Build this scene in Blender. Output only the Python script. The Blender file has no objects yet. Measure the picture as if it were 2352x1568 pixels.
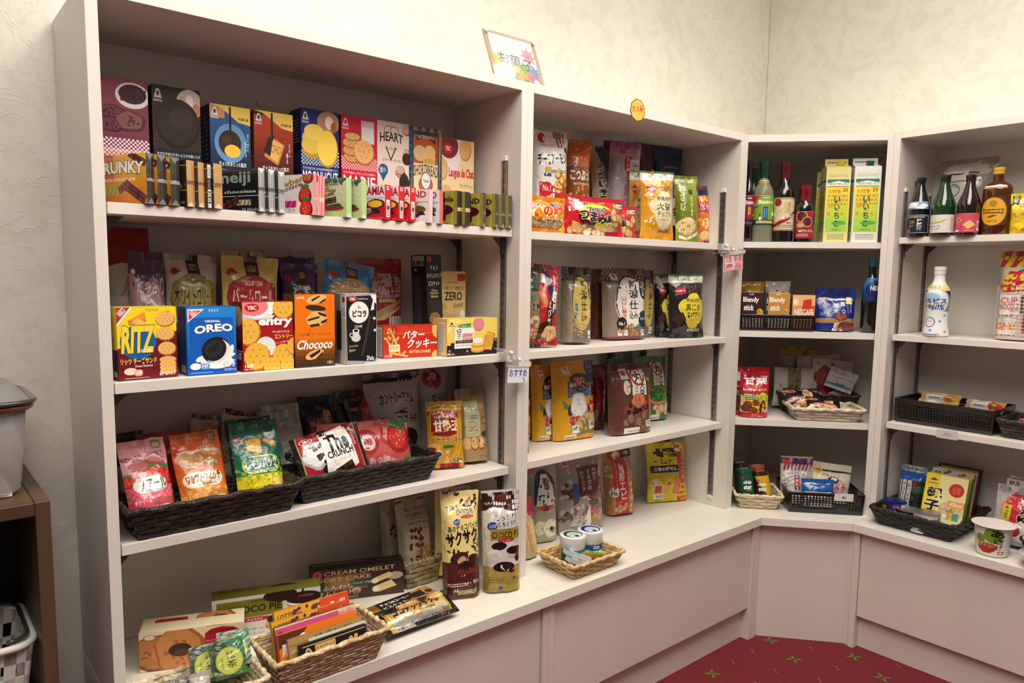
import bpy, bmesh, math, random
from math import sin, cos, pi, radians, sqrt, tan
from mathutils import Vector, Matrix, noise

# ------------------------------------------------------------------ camera, world, lights, exposure
SC = bpy.context.scene
COL = SC.collection
Z0 = 0.397                       # worktop height above the floor
def V(x, y, z): return Vector((x, y, z))
CAM = {'cx': -0.251, 'cy': -1.28256, 'cz': 0.7325, 'yaw': 0.69024, 'pitch': -0.1048, 'roll': 0.01253, 'f': 1680.53619, 'px': -41.74264, 'py': 27.04207}
cd_ = bpy.data.cameras.new('camera')
cam = bpy.data.objects.new('camera', cd_)
COL.objects.link(cam)
_cy, _sy, _cp, _sp = cos(CAM['yaw']), sin(CAM['yaw']), cos(CAM['pitch']), sin(CAM['pitch'])
_f = V(_sy * _cp, _cy * _cp, _sp)
_r = V(_cy, -_sy, 0)
_u = _r.cross(_f)
_c, _s = cos(CAM['roll']), sin(CAM['roll'])
R_, U_ = _c * _r + _s * _u, -_s * _r + _c * _u
cam.matrix_world = Matrix(((R_.x, U_.x, -_f.x, CAM['cx']), (R_.y, U_.y, -_f.y, CAM['cy']), (R_.z, U_.z, -_f.z, CAM['cz'] + Z0), (0, 0, 0, 1)))
cd_.sensor_width = 36
cd_.lens = 36 * CAM['f'] / 2352
cd_.shift_x = -CAM['px'] / 2352
cd_.shift_y = CAM['py'] / 2352
cd_.clip_start = 0.02
SC.camera = cam
SC.view_settings.view_transform = 'Standard'
SC.view_settings.look = 'None'
SC.view_settings.exposure = 0.2
SC.view_settings.gamma = 1
SC.view_settings.use_curve_mapping = False
wd = bpy.data.worlds.new('world')
SC.world = wd
wd.use_nodes = True
wd.node_tree.nodes['Background'].inputs[0].default_value = (1, 0.93, 0.84, 1)
wd.node_tree.nodes['Background'].inputs[1].default_value = 0.11
def lamp(name, loc, power, size, spot=None, target=None, col=(1, 0.88, 0.72)):
    l = bpy.data.lights.new(name, 'SPOT' if spot else 'POINT')
    l.energy = power; l.color = col; l.shadow_soft_size = size
    if spot:
        l.spot_size = radians(spot); l.spot_blend = 0.5
    o = bpy.data.objects.new(name, l)
    COL.objects.link(o)
    o.location = V(*loc) + V(0, 0, Z0)
    if target:
        o.rotation_euler = (V(*target) - V(*loc)).to_track_quat('-Z', 'Y').to_euler()
    return o
WARM = (1, 0.93, 0.84)
def panel(name, loc, sx, sy, power):
    l = bpy.data.lights.new(name, 'AREA'); l.shape = 'RECTANGLE'; l.size = sx; l.size_y = sy; l.energy = power; l.color = WARM
    o = bpy.data.objects.new(name, l); COL.objects.link(o); o.location = V(*loc) + V(0, 0, Z0); return o
panel("ceiling_bounce_fill", (0.75, -0.95, 2.09), 2.3, 0.9, 44)  # added soft area light standing in for light bounced off the ceiling
panel('ceiling_bounce_fill', (-0.6, -1.3, 2.09), 1.0, 1.4, 18)  # second added bounce fill, over the left side; no such fixture
for _x, _y in ((0.67, -0.34), (1.62, -0.40)):
    lamp('ceiling_downlight', (_x, _y, 2.05), 13, 0.035, 110, (_x, _y, 0), WARM)
for _i in range(8):
    _a = _i * pi / 4
    lamp('chandelier_bulb', (0.62 + 0.22 * cos(_a), -1.25 + 0.22 * sin(_a), 1.85), 0.9, 0.02, col=WARM)

# ------------------------------------------------------------------ materials
MATS = {}
def lin(c):
    return c / 12.92 if c <= 0.04045 else ((c + 0.055) / 1.055) ** 2.4
def rgb(h):
    h = h.lstrip('#')
    if len(h) == 3: h = ''.join(x + x for x in h)
    return tuple(lin(int(h[i:i + 2], 16) / 255) for i in (0, 2, 4))
def new_mat(name):
    m = bpy.data.materials.new(name)
    m.use_nodes = True
    nt = m.node_tree
    return m, nt, nt.nodes['Principled BSDF'], nt.nodes, nt.links
def mat(name, col, rough=0.5, metal=0.0, bump=0.0, bscale=200, trans=0.0, ior=1.45, alpha=1.0, var=0.0, vscale=30, coat=0.0, stretch=(1, 1, 1)):
    if name in MATS: return MATS[name]
    m, nt, b, N, L = new_mat(name)
    c = rgb(col) if isinstance(col, str) else col
    b.inputs['Base Color'].default_value = (*c, 1)
    b.inputs['Roughness'].default_value = rough
    b.inputs['Metallic'].default_value = metal
    b.inputs['IOR'].default_value = ior
    b.inputs['Transmission Weight'].default_value = trans
    b.inputs['Alpha'].default_value = alpha
    b.inputs['Coat Weight'].default_value = coat
    if bump or var:
        tc = N.new('ShaderNodeTexCoord'); mp = N.new('ShaderNodeMapping')
        mp.inputs['Scale'].default_value = stretch
        L.new(tc.outputs['Object'], mp.inputs['Vector'])
    if bump:
        n = N.new('ShaderNodeTexNoise'); n.inputs['Scale'].default_value = bscale; n.inputs['Detail'].default_value = 3
        L.new(mp.outputs[0], n.inputs['Vector'])
        bp = N.new('ShaderNodeBump'); bp.inputs['Strength'].default_value = bump; bp.inputs['Distance'].default_value = 0.002
        L.new(n.outputs['Fac'], bp.inputs['Height']); L.new(bp.outputs[0], b.inputs['Normal'])
    if var:
        n = N.new('ShaderNodeTexNoise'); n.inputs['Scale'].default_value = vscale; n.inputs['Detail'].default_value = 4
        L.new(mp.outputs[0], n.inputs['Vector'])
        r = N.new('ShaderNodeValToRGB')
        r.color_ramp.elements[0].position = 0.3; r.color_ramp.elements[1].position = 0.7
        r.color_ramp.elements[0].color = (*[x * (1 - var) for x in c], 1)
        r.color_ramp.elements[1].color = (*[min(1, x * (1 + var)) for x in c], 1)
        L.new(n.outputs['Fac'], r.inputs[0]); L.new(r.outputs[0], b.inputs['Base Color'])
    MATS[name] = m
    return m
def print_mat(name, rough, bump=0.0, bscale=60, metal=0.0, coat=0.0, alpha=None):
    """printed surface: colour comes from the 'ink' attribute"""
    if name in MATS: return MATS[name]
    m, nt, b, N, L = new_mat(name)
    a = N.new('ShaderNodeAttribute'); a.attribute_name = 'ink'
    L.new(a.outputs['Color'], b.inputs['Base Color'])
    b.inputs['Roughness'].default_value = rough
    b.inputs['Metallic'].default_value = metal
    b.inputs['Coat Weight'].default_value = coat
    b.inputs['Coat Roughness'].default_value = 0.12
    if bump:
        tc = N.new('ShaderNodeTexCoord')
        n = N.new('ShaderNodeTexNoise'); n.inputs['Scale'].default_value = bscale; n.inputs['Detail'].default_value = 2; n.inputs['Distortion'].default_value = 0.6
        L.new(tc.outputs['Object'], n.inputs['Vector'])
        bp = N.new('ShaderNodeBump'); bp.inputs['Strength'].default_value = bump; bp.inputs['Distance'].default_value = 0.006
        L.new(n.outputs['Fac'], bp.inputs['Height']); L.new(bp.outputs[0], b.inputs['Normal'])
        if coat: L.new(bp.outputs[0], b.inputs['Coat Normal'])
    if alpha is not None:
        L.new(a.outputs['Alpha'], b.inputs['Alpha'])
    MATS[name] = m
    return m
CARD = print_mat('printed_card', 0.42)
FILM = print_mat('printed_film', 0.3, 0.55, 38, 0.0, 0.6)
FOIL = print_mat('printed_foil', 0.27, 0.55, 45, 0.35, 0.4)
WRAP = print_mat('wrapped_card', 0.3, 0.12, 60, 0.0, 0.8)
LABEL = print_mat('printed_label', 0.45)
CLEARFILM = print_mat('clear_film', 0.12, 0.7, 40, 0.0, 0.5, alpha=1)

# ------------------------------------------------------------------ objects
def tag(o, label=None, cat=None, group=None, kind=None):
    if label: o['label'] = label
    if cat: o['category'] = cat
    if group: o['group'] = group
    if kind: o['kind'] = kind
    return o
def link(name, me, parent=None, M=None):
    o = bpy.data.objects.new(name, me)
    COL.objects.link(o)
    if parent: o.parent = parent
    if M is not None: o.matrix_local = M
    return o
def empty(name, M, label, cat, group=None):
    o = bpy.data.objects.new(name, None)
    COL.objects.link(o)
    o.empty_display_size = 0.02
    o.matrix_world = M
    return tag(o, label, cat, group)
class MB:
    """collects verts/faces/colours into one mesh"""
    def __init__(s): s.v = []; s.f = []; s.c = []; s.m = []; s.sm = []; s.n = {}
    def add(s, vs, fs, col=None, smooth=False, mi=0, normals=None):
        b = len(s.v)
        s.v += [tuple(p) for p in vs]
        if normals:
            for i, n in enumerate(normals): s.n[b + i] = n
        for f in fs:
            s.f.append(tuple(b + i for i in f)); s.c.append(col or (0.8, 0.8, 0.8)); s.m.append(mi); s.sm.append(smooth)
    def box(s, x0, x1, y0, y1, z0, z1, col=None, bev=0.0, mi=0):
        if bev <= 0:
            vs = [(x, y, z) for z in (z0, z1) for y in (y0, y1) for x in (x0, x1)]
            fs = [(0, 2, 3, 1), (4, 5, 7, 6), (0, 1, 5, 4), (2, 6, 7, 3), (0, 4, 6, 2), (1, 3, 7, 5)]
            s.add(vs, fs, col, False, mi); return
        b = bev; vs = []; ix = {}
        for zi, z in enumerate((z0, z1)):
            for yi, y in enumerate((y0, y1)):
                for xi, x in enumerate((x0, x1)):
                    sx, sy, sz = (1, -1)[xi], (1, -1)[yi], (1, -1)[zi]
                    for a, p in enumerate(((x, y + sy * b, z + sz * b), (x + sx * b, y, z + sz * b), (x + sx * b, y + sy * b, z))):
                        ix[xi, yi, zi, a] = len(vs); vs.append(p)
        fs = []
        for xi in (0, 1):
            q = [ix[xi, 0, 0, 0], ix[xi, 1, 0, 0], ix[xi, 1, 1, 0], ix[xi, 0, 1, 0]]; fs.append(q if xi else q[::-1])
            q = [ix[0, xi, 0, 1], ix[1, xi, 0, 1], ix[1, xi, 1, 1], ix[0, xi, 1, 1]]; fs.append(q[::-1] if xi else q)
            q = [ix[0, 0, xi, 2], ix[1, 0, xi, 2], ix[1, 1, xi, 2], ix[0, 1, xi, 2]]; fs.append(q if xi else q[::-1])
        for a in (0, 1):
            for c in (0, 1):
                fs.append([ix[0, a, c, 1], ix[1, a, c, 1], ix[1, a, c, 2], ix[0, a, c, 2]])
                fs.append([ix[a, 0, c, 0], ix[a, 1, c, 0], ix[a, 1, c, 2], ix[a, 0, c, 2]])
                fs.append([ix[a, c, 0, 0], ix[a, c, 1, 0], ix[a, c, 1, 1], ix[a, c, 0, 1]])
                for e in (0, 1): fs.append([ix[a, c, e, 0], ix[a, c, e, 1], ix[a, c, e, 2]])
        s.add(vs, fs, col, False, mi)
    def tube(s, pts, r, n=8, col=None, closed=False, mi=0, rad=None):
        pts = [Vector(p) for p in pts]; m = len(pts); rings = []
        prev = None
        for i, p in enumerate(pts):
            a = pts[(i - 1) % m] if (closed or i) else p
            b = pts[(i + 1) % m] if (closed or i < m - 1) else p
            t = (b - a).normalized()
            u = t.cross(V(0, 0, 1)) if prev is None else (prev - t * prev.dot(t))
            if u.length < 1e-4: u = t.cross(V(1, 0, 0))
            u.normalize(); prev = u
            w = t.cross(u)
            rr = rad[i] if rad else r
            rings.append([p + rr * (cos(2 * pi * k / n) * u + sin(2 * pi * k / n) * w) for k in range(n)])
        vs = [q for ring in rings for q in ring]; fs = []
        for i in range(m if closed else m - 1):
            j = (i + 1) % m
            for k in range(n):
                l = (k + 1) % n
                fs.append((i * n + k, i * n + l, j * n + l, j * n + k))
        if not closed:
            fs.append(tuple(range(n))[::-1]); fs.append(tuple((m - 1) * n + k for k in range(n)))
        s.add(vs, fs, col, True, mi)
    def lathe(s, prof, n=32, col=None, mi=0, center=(0, 0), cap=True, cols=None):
        m = len(prof); vs = []; fs = []
        for r, z in prof:
            for k in range(n): vs.append((center[0] + r * cos(2 * pi * k / n), center[1] + r * sin(2 * pi * k / n), z))
        for i in range(m - 1):
            ff = [(i * n + k, i * n + (k + 1) % n, (i + 1) * n + (k + 1) % n, (i + 1) * n + k) for k in range(n)]
            if cols: s.add([], [], None); 
            fs.append(ff)
        b = len(s.v); s.v += vs
        for i, ff in enumerate(fs):
            c = cols[i] if cols else col
            for f in ff:
                s.f.append(tuple(b + q for q in f)); s.c.append(c or (0.8, 0.8, 0.8)); s.m.append(mi); s.sm.append(True)
        if cap:
            for base, rev in ((0, True), ((m - 1) * n, False)):
                f = tuple(b + base + k for k in range(n))
                s.f.append(f[::-1] if rev else f); s.c.append((cols[0 if rev else -1] if cols else col) or (0.8, 0.8, 0.8)); s.m.append(mi); s.sm.append(False)
    def mesh(s, name, mats, sharp=None):
        me = bpy.data.meshes.new(name)
        me.from_pydata(s.v, [], s.f)
        for m in (mats if isinstance(mats, (list, tuple)) else [mats]): me.materials.append(m)
        me.polygons.foreach_set('material_index', s.m)
        me.polygons.foreach_set('use_smooth', s.sm)
        at = me.color_attributes.new('ink', 'FLOAT_COLOR', 'CORNER')
        buf = []
        for f, c in zip(s.f, s.c):
            cc = (*c, 1.0) if len(c) == 3 else c
            buf.extend(cc * len(f))
        at.data.foreach_set('color', buf)
        if s.n:
            vn = [tuple(v.vector) for v in me.vertex_normals]
            ns = [s.n.get(i, vn[i]) for i in range(len(s.v))]
            loops = []
            sm = s.sm; pn = me.polygons
            for p in pn:
                if p.use_smooth:
                    for i in p.vertices: loops.append(ns[i])
                else:
                    for i in p.vertices: loops.append(tuple(p.normal))
            me.normals_split_custom_set(loops)
        elif sharp is not None:
            me.set_sharp_from_angle(angle=radians(sharp))
        me.update()
        return me
    def obj(s, name, mats, parent=None, M=None, sharp=None):
        return link(name, s.mesh(name, mats, sharp), parent, M)

# ------------------------------------------------------------------ flat print design -> triangles in (u,v) percent space
GLY = {}
def text_tris(txt, bold, res=2):
    k = (txt, bold)
    if k in GLY: return GLY[k]
    c = bpy.data.curves.new('t', 'FONT'); c.body = txt; c.offset = bold; c.resolution_u = res
    o = bpy.data.objects.new('t', c); COL.objects.link(o)
    dg = bpy.context.evaluated_depsgraph_get()
    me = bpy.data.meshes.new_from_object(o.evaluated_get(dg))
    vs = [(v.co.x, v.co.y) for v in me.vertices]; fs = [tuple(p.vertices) for p in me.polygons]
    bpy.data.objects.remove(o); bpy.data.curves.remove(c); bpy.data.meshes.remove(me)
    GLY[k] = (vs, fs)
    return GLY[k]
def text_shape(txt, w, h, bold=0.0, vert=False, refb=0.0):
    """returns verts (centred, fitted to w x h metres) and faces"""
    parts = [(t, 0, -i * 1.02) for i, t in enumerate(txt)] if vert else [(txt, 0, 0)]
    vs, fs, rs = [], [], []
    for t, ox, oy in parts:
        a, f = text_tris(t, bold)
        ra = text_tris(t, refb)[0] if refb != bold else a
        if not a: continue
        mx = (min(x for x, y in ra) + max(x for x, y in ra)) / 2 if vert else 0
        b = len(vs)
        vs += [(x + ox - mx, y + oy) for x, y in a]; rs += [(x + ox - mx, y + oy) for x, y in ra]
        fs += [tuple(b + i for i in q) for q in f]
    if not vs: return [], []
    x0, x1 = min(x for x, y in rs), max(x for x, y in rs); y0, y1 = min(y for x, y in rs), max(y for x, y in rs)
    sx = w / max(x1 - x0, 1e-6); sy = h / max(y1 - y0, 1e-6)
    if w <= 0: sx = sy
    if h <= 0: sy = sx
    cx, cy = (x0 + x1) / 2, (y0 + y1) / 2
    return [((x - cx) * sx, (y - cy) * sy) for x, y in vs], fs
class Art:
    """draws in metres on a w x h face, origin bottom-left; layers stack upward"""
    def __init__(s, w, h, seed=1):
        s.w, s.h = w, h; s.items = []; s.rnd = random.Random(seed)
    def put(s, col, vs, fs):
        if not vs: return
        out = []
        for f in fs:      # keep every printed face turned outward
            a = sum(vs[f[i - 1]][0] * vs[f[i]][1] - vs[f[i]][0] * vs[f[i - 1]][1] for i in range(len(f)))
            out.append(f if a >= 0 else tuple(f)[::-1])
        fs = out
        xs = [p[0] for p in vs]; ys = [p[1] for p in vs]
        bb = (min(xs), min(ys), max(xs), max(ys))
        if bb[0] < -1e-6 or bb[1] < -1e-6 or bb[2] > s.w + 1e-6 or bb[3] > s.h + 1e-6:
            vs, fs = clip(vs, fs, s.w, s.h)
            if not vs: return
        l = 1
        for b, k, _, _, _ in s.items:
            if k >= l and b[0] < bb[2] and b[2] > bb[0] and b[1] < bb[3] and b[3] > bb[1]: l = k + 1
        s.items.append((bb, l, rgb(col), vs, fs))
    def poly(s, col, pts): s.put(col, pts, [tuple(range(len(pts)))])
    def rect(s, col, x0, y0, x1, y1, r=0):
        if r <= 0: return s.poly(col, [(x0, y0), (x1, y0), (x1, y1), (x0, y1)])
        r = min(r, (x1 - x0) / 2, (y1 - y0) / 2)
        pts = []
        for cx, cy, a in ((x1 - r, y0 + r, -90), (x1 - r, y1 - r, 0), (x0 + r, y1 - r, 90), (x0 + r, y0 + r, 180)):
            pts += [(cx + r * cos(radians(a + k * 22.5)), cy + r * sin(radians(a + k * 22.5))) for k in range(5)]
        s.poly(col, pts)
    def ell(s, col, cx, cy, rx, ry, rot=0, n=22, amp=0, k=0, ph=0):
        c, q = cos(radians(rot)), sin(radians(rot)); pts = []
        for i in range(n):
            a = 2 * pi * i / n; m = 1 + (amp * cos(k * a + ph) if amp else 0)
            x, y = rx * m * cos(a), ry * m * sin(a)
            pts.append((cx + c * x - q * y, cy + q * x + c * y))
        if amp:   # fan so wavy outlines stay valid
            pts.append((cx, cy)); s.put(col, pts, [(i, (i + 1) % n, n) for i in range(n)])
        else: s.poly(col, pts)
    def text(s, col, cx, cy, w, h, txt, fl):
        bold, rot, vert, sh, out = 0.012, 0, False, 0, None
        arc = 0
        for f in fl:
            if f[0] == 'b': bold = float(f[1:]) / 200
            elif f[0] == 'r': rot = float(f[1:])
            elif f == 'v': vert = True
            elif f[0] == 'i': sh = float(f[1:] or 0.2)
            elif f[0] == 'a': arc = float(f[1:]) * s.h / 100
            elif f[0] == 'o': c, t = (f[1:].split(',') + ['6'])[:2]; out = (c, float(t) / 170)
        c, q = cos(radians(rot)), sin(radians(rot))
        for cc, bb in (([(out[0], bold + out[1])] if out else []) + [(col, bold)]):
            vs, fs = text_shape(txt, w, h, bb, vert, bold)
            vs = [(x, y + (arc * (1 - (2 * x / w) ** 2) if arc and w else 0)) for x, y in vs]
            s.put(cc, [(cx + c * (x + sh * y) - q * y, cy + q * (x + sh * y) + c * y) for x, y in vs], fs)
    def run(s, code):
        W, H = s.w / 100, s.h / 100
        for ln in code.replace(';', '\n').split('\n'):
            ln = ln.strip()
            if not ln: continue
            txt = None
            if ln[0] == 'T': ln, txt = ln.split('=', 1)
            a = ln.split(); k = a[0]; 
            def n(i, d=0.0): return float(a[i]) if len(a) > i else d
            if k == 'T':
                s.text(a[1], n(2) * W, n(3) * H, n(4) * W, n(5) * H, txt, a[6:])
            elif k == 'R': s.rect(a[1], n(2) * W, n(3) * H, n(4) * W, n(5) * H, n(6) * W)
            elif k == 'E': s.ell(a[1], n(2) * W, n(3) * H, n(4) * W, n(5) * H, n(6))
            elif k == 'C': s.ell(a[1], n(2) * W, n(3) * H, n(4) * W, n(4) * W)
            elif k == 'P': s.poly(a[1], [(float(a[i]) * W, float(a[i + 1]) * H) for i in range(2, len(a) - 1, 2)])
            elif k == 'V':   # gradient of printed bands c1 (bottom) -> c2 (top)
                m = int(n(7, 8)); c1, c2 = hexs(a[1]), hexs(a[2])
                for i in range(m):
                    t = i / (m - 1); cc = '%02x%02x%02x' % tuple(int(c1[j] + (c2[j] - c1[j]) * t) for j in range(3))
                    s.rect(cc, n(3) * W, (n(4) + (n(6) - n(4)) * i / m) * H, n(5) * W, (n(4) + (n(6) - n(4)) * (i + 1) / m) * H)
            elif k == 'G':   # checks c x0 y0 x1 y1 nx
                m = int(n(6, 10)); x0, y0, x1, y1 = n(2) * W, n(3) * H, n(4) * W, n(5) * H; d = (x1 - x0) / m
                vs, fs = [], []
                for i in range(m):
                    for j in range(int((y1 - y0) / d + 0.5)):
                        if (i + j) % 2: continue
                        b = len(vs); xa, ya = x0 + i * d, y0 + j * d
                        vs += [(xa, ya), (xa + d, ya), (xa + d, min(y1, ya + d)), (xa, min(y1, ya + d))]; fs.append((b, b + 1, b + 2, b + 3))
                s.put(a[1], vs, fs)
            elif k == 'D':   # diagonal stripes c x0 y0 x1 y1 n
                m = int(n(6, 8)); x0, y0, x1, y1 = n(2) * W, n(3) * H, n(4) * W, n(5) * H; d = (x1 - x0) / m; vs, fs = [], []
                for i in range(m):
                    b = len(vs); xa = x0 + i * d
                    vs += [(xa, y0), (xa + d / 2, y0), (min(x1, xa + d), y1), (xa + d / 2, y1)]; fs.append((b, b + 1, b + 2, b + 3))
                s.put(a[1], vs, fs)
            elif k == 'L':   # fine print: c x0 y0 x1 y1 rows
                m = int(n(6, 3)); x0, y0, x1, y1 = n(2) * W, n(3) * H, n(4) * W, n(5) * H; vs, fs = [], []
                dy = (y1 - y0) / m
                for j in range(m):
                    x = x0
                    while x < x1:
                        l = dy * s.rnd.uniform(0.4, 1.1); e = min(x1, x + l); b = len(vs); ya = y0 + j * dy
                        vs += [(x, ya), (e, ya), (e, ya + dy * 0.5), (x, ya + dy * 0.5)]; fs.append((b, b + 1, b + 2, b + 3))
                        x = e + dy * 0.25
                s.put(a[1], vs, fs)
            elif k == 'Z':   # barcode x0 y0 x1 y1
                x0, y0, x1, y1 = n(1) * W, n(2) * H, n(3) * W, n(4) * H
                s.rect('eee', x0, y0, x1, y1); vs, fs = [], []; x = x0 + (x1 - x0) * 0.08; e = x1 - (x1 - x0) * 0.08
                while x < e:
                    l = (x1 - x0) * s.rnd.choice((0.015, 0.03, 0.045)); b = len(vs)
                    vs += [(x, y0 + (y1 - y0) * 0.2), (x + l, y0 + (y1 - y0) * 0.2), (x + l, y1 - (y1 - y0) * 0.1), (x, y1 - (y1 - y0) * 0.1)]
                    fs.append((b, b + 1, b + 2, b + 3)); x += l + (x1 - x0) * s.rnd.choice((0.02, 0.035))
                s.put('222', vs, fs)
            elif k == 'X':   # burst c cx cy r n amp
                m = int(n(5, 12)); s.ell(a[1], n(2) * W, n(3) * H, n(4) * W, n(4) * W, 0, m * 2, n(6, 0.12), m)
            elif k == 'K':   # biscuit cx cy r [ratio] [light] [dark] [rot]
                cx, cy, r, q = n(1) * W, n(2) * H, n(3) * W, n(4, 1.0)
                c1 = a[5] if len(a) > 5 else 'eb6'; c2 = a[6] if len(a) > 6 else 'b73'; ro = n(7)
                s.ell(c2, cx + r * 0.04, cy - r * 0.1, r, r * q, ro, 30, 0.03, 15)
                s.ell(c1, cx, cy, r * 0.94, r * q * 0.94, ro, 30, 0.02, 15)
                for i in range(7):
                    t = i * 2 * pi / 6 if i else 0; d = 0.5 * r if i else 0
                    s.ell(c2, cx + d * cos(t), cy + d * q * sin(t), r * 0.06, r * 0.06, 0, 6)
            elif k == 'O':   # rough round food: c1 c2 cx cy r ratio bumps
                cx, cy, r, q = n(3) * W, n(4) * H, n(5) * W, n(6, 1.0); m = int(n(7, 6)); ph = s.rnd.uniform(0, 6)
                s.ell(a[2], cx, cy, r, r * q, 0, 20, 0.07, 5, ph)
                s.ell(a[1], cx - r * 0.06, cy + r * q * 0.08, r * 0.86, r * q * 0.84, 0, 20, 0.08, 5, ph)
                for i in range(m):
                    t = s.rnd.uniform(0, 6.28); d = r * s.rnd.uniform(0.1, 0.6)
                    s.ell(a[2], cx + d * cos(t), cy + d * q * sin(t), r * s.rnd.uniform(.06, .14), r * 0.06, s.rnd.uniform(0, 180), 7)
            elif k == 'Y':   # scatter: c1 c2 x0 y0 x1 y1 count size ratio
                for i in range(int(n(7))):
                    x, y = s.rnd.uniform(n(3), n(5)) * W, s.rnd.uniform(n(4), n(6)) * H; r = n(8) * W * s.rnd.uniform(0.8, 1.2); q = n(9, 1); ro = s.rnd.uniform(0, 180)
                    s.ell(a[2], x, y, r, r * q, ro, 10); s.ell(a[1], x - r * 0.1, y + r * q * 0.15, r * 0.78, r * q * 0.7, ro, 10)
            elif k == 'S':   # strawberry cx cy r
                cx, cy, r = n(1) * W, n(2) * H, n(3) * W
                s.poly('a11', [(cx + r * 1.0 * sin(t * .3142) * (1 - 0.25 * cos(t * .3142)), cy + r * 1.15 * cos(t * .3142)) for t in range(20)][::-1])
                s.poly('d33', [(cx - r * .08 + r * .8 * sin(t * .3142), cy + r * .08 + r * 0.9 * cos(t * .3142)) for t in range(20)][::-1])
                for i in range(9):
                    t = i * 2.4; d = r * 0.22 * sqrt(i); s.ell('fc8', cx + d * cos(t), cy + d * sin(t), r * 0.05, r * 0.08, 0, 5)
                for i in range(5):
                    t = radians(i * 36 + 18); s.ell('384', cx + r * .4 * cos(t), cy + r * (0.95 + .15 * sin(t)), r * .35, r * .12, i * 36 + 18, 8)
            elif k == 'N':   # chocolate blocks c1 c2 cx cy w h rot
                cx, cy, w2, h2, ro = n(3) * W, n(4) * H, n(5) * W / 2, n(6) * H / 2, radians(n(7)); c, q = cos(ro), sin(ro)
                def tr(x, y): return (cx + c * x - q * y, cy + q * x + c * y)
                s.poly(a[2], [tr(-w2, -h2), tr(w2, -h2), tr(w2, h2), tr(-w2, h2)])
                for i in range(3):
                    for j in range(2):
                        xa = -w2 + (i + 0.12) * w2 * 2 / 3; ya = -h2 + (j + 0.15) * h2
                        s.poly(a[1], [tr(xa, ya), tr(xa + w2 * .5, ya), tr(xa + w2 * .5, ya + h2 * .68), tr(xa, ya + h2 * .68)])
            elif k == 'F':   # wavy drape c x0 x1 ytop ybase drops
                m = 24; x0, x1, yt, yb = n(2) * W, n(3) * W, n(4) * H, n(5) * H; k_ = n(6, 3); vs = []
                for i in range(m + 1):
                    x = x0 + (x1 - x0) * i / m; vs += [(x, yt), (x, yb - (yt - yb) * 0.35 * (0.5 + 0.5 * cos(k_ * 2 * pi * i / m + 1)))]
                s.put(a[1], vs, [(2 * i, 2 * i + 1, 2 * i + 3, 2 * i + 2) for i in range(m)])
        return s
def hexs(h):
    if len(h) == 3: h = ''.join(x + x for x in h)
    return [int(h[i:i + 2], 16) for i in (0, 2, 4)]
def clip(vs, fs, w, h):
    """Sutherland-Hodgman of every face against the w x h sheet"""
    ov, of = [], []
    for f in fs:
        poly = [vs[i] for i in f]
        for ax, lim, sg in ((0, 0.0, 1), (0, w, -1), (1, 0.0, 1), (1, h, -1)):
            out = []
            for i in range(len(poly)):
                p, q = poly[i - 1], poly[i]; a, b = sg * (p[ax] - lim), sg * (q[ax] - lim)
                if (a < 0) != (b < 0):
                    t = a / (a - b); out.append((p[0] + (q[0] - p[0]) * t, p[1] + (q[1] - p[1]) * t))
                if b >= 0: out.append(q)
            poly = out
            if len(poly) < 3: break
        if len(poly) >= 3:
            b = len(ov); ov += poly; of.append(tuple(range(b, b + len(poly))))
    return ov, of

# ------------------------------------------------------------------ wrap a design on a gridded surface
LAY = 0.00005
def planar(mb, art, O, X, Y, Nn, mi=0):
    O, X, Y, Nn = Vector(O), Vector(X), Vector(Y), Vector(Nn)
    for bb, l, col, vs, fs in art.items:
        mb.add([O + X * x + Y * y + Nn * (LAY * l + 0.00008) for x, y in vs], fs, col, False, mi)
def wrapped(mb, art, grid, norm, nu, nv, mi=0, lay=LAY):
    """grid[j][i] positions, norm[j][i] normals; art spans the grid; cuts follow the grid lines so print lies on the facets"""
    bm = bmesh.new()
    lc = bm.faces.layers.int.new('it')
    lv = bm.verts.layers.int.new('lv')
    for idx, (bb, l, col, vs, fs) in enumerate(art.items):
        bv = []
        for x, y in vs:
            q = bm.verts.new((x, y, 0)); q[lv] = l; bv.append(q)
        for f in fs:
            try: bf = bm.faces.new([bv[i] for i in f])
            except ValueError: continue
            bf[lc] = idx
    for ax, m, L in ((0, nu, art.w), (1, nv, art.h)):
        for i in range(1, m):
            co = [0, 0, 0]; co[ax] = L * i / m; no = [0, 0, 0]; no[ax] = 1
            bmesh.ops.bisect_plane(bm, geom=bm.verts[:] + bm.edges[:] + bm.faces[:], plane_co=co, plane_no=no, dist=1e-7)
    bm.verts.index_update()
    vl = {}
    for f in bm.faces:
        l = art.items[f[lc]][1]
        for q in f.verts: vl[q.index] = l
    P, Nr = [], []
    for q in bm.verts:
        gx = min(max(q.co.x / art.w * nu, 0), nu - 1e-6); gy = min(max(q.co.y / art.h * nv, 0), nv - 1e-6)
        i, j = int(gx), int(gy); a, b = gx - i, gy - j
        p = (grid[j][i] * (1 - a) + grid[j][i + 1] * a) * (1 - b) + (grid[j + 1][i] * (1 - a) + grid[j + 1][i + 1] * a) * b
        nn = ((norm[j][i] * (1 - a) + norm[j][i + 1] * a) * (1 - b) + (norm[j + 1][i] * (1 - a) + norm[j + 1][i + 1] * a) * b).normalized()
        P.append(p + nn * (lay * vl.get(q.index, 1) + 0.00018)); Nr.append(tuple(nn))
    byit = {}
    b0 = len(mb.v); mb.v += [tuple(p) for p in P]
    for i, nn in enumerate(Nr): mb.n[b0 + i] = nn
    for f in bm.faces:
        mb.f.append(tuple(b0 + q.index for q in f.verts)); mb.c.append(art.items[f[lc]][2]); mb.m.append(mi); mb.sm.append(True)
    bm.free()
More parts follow.
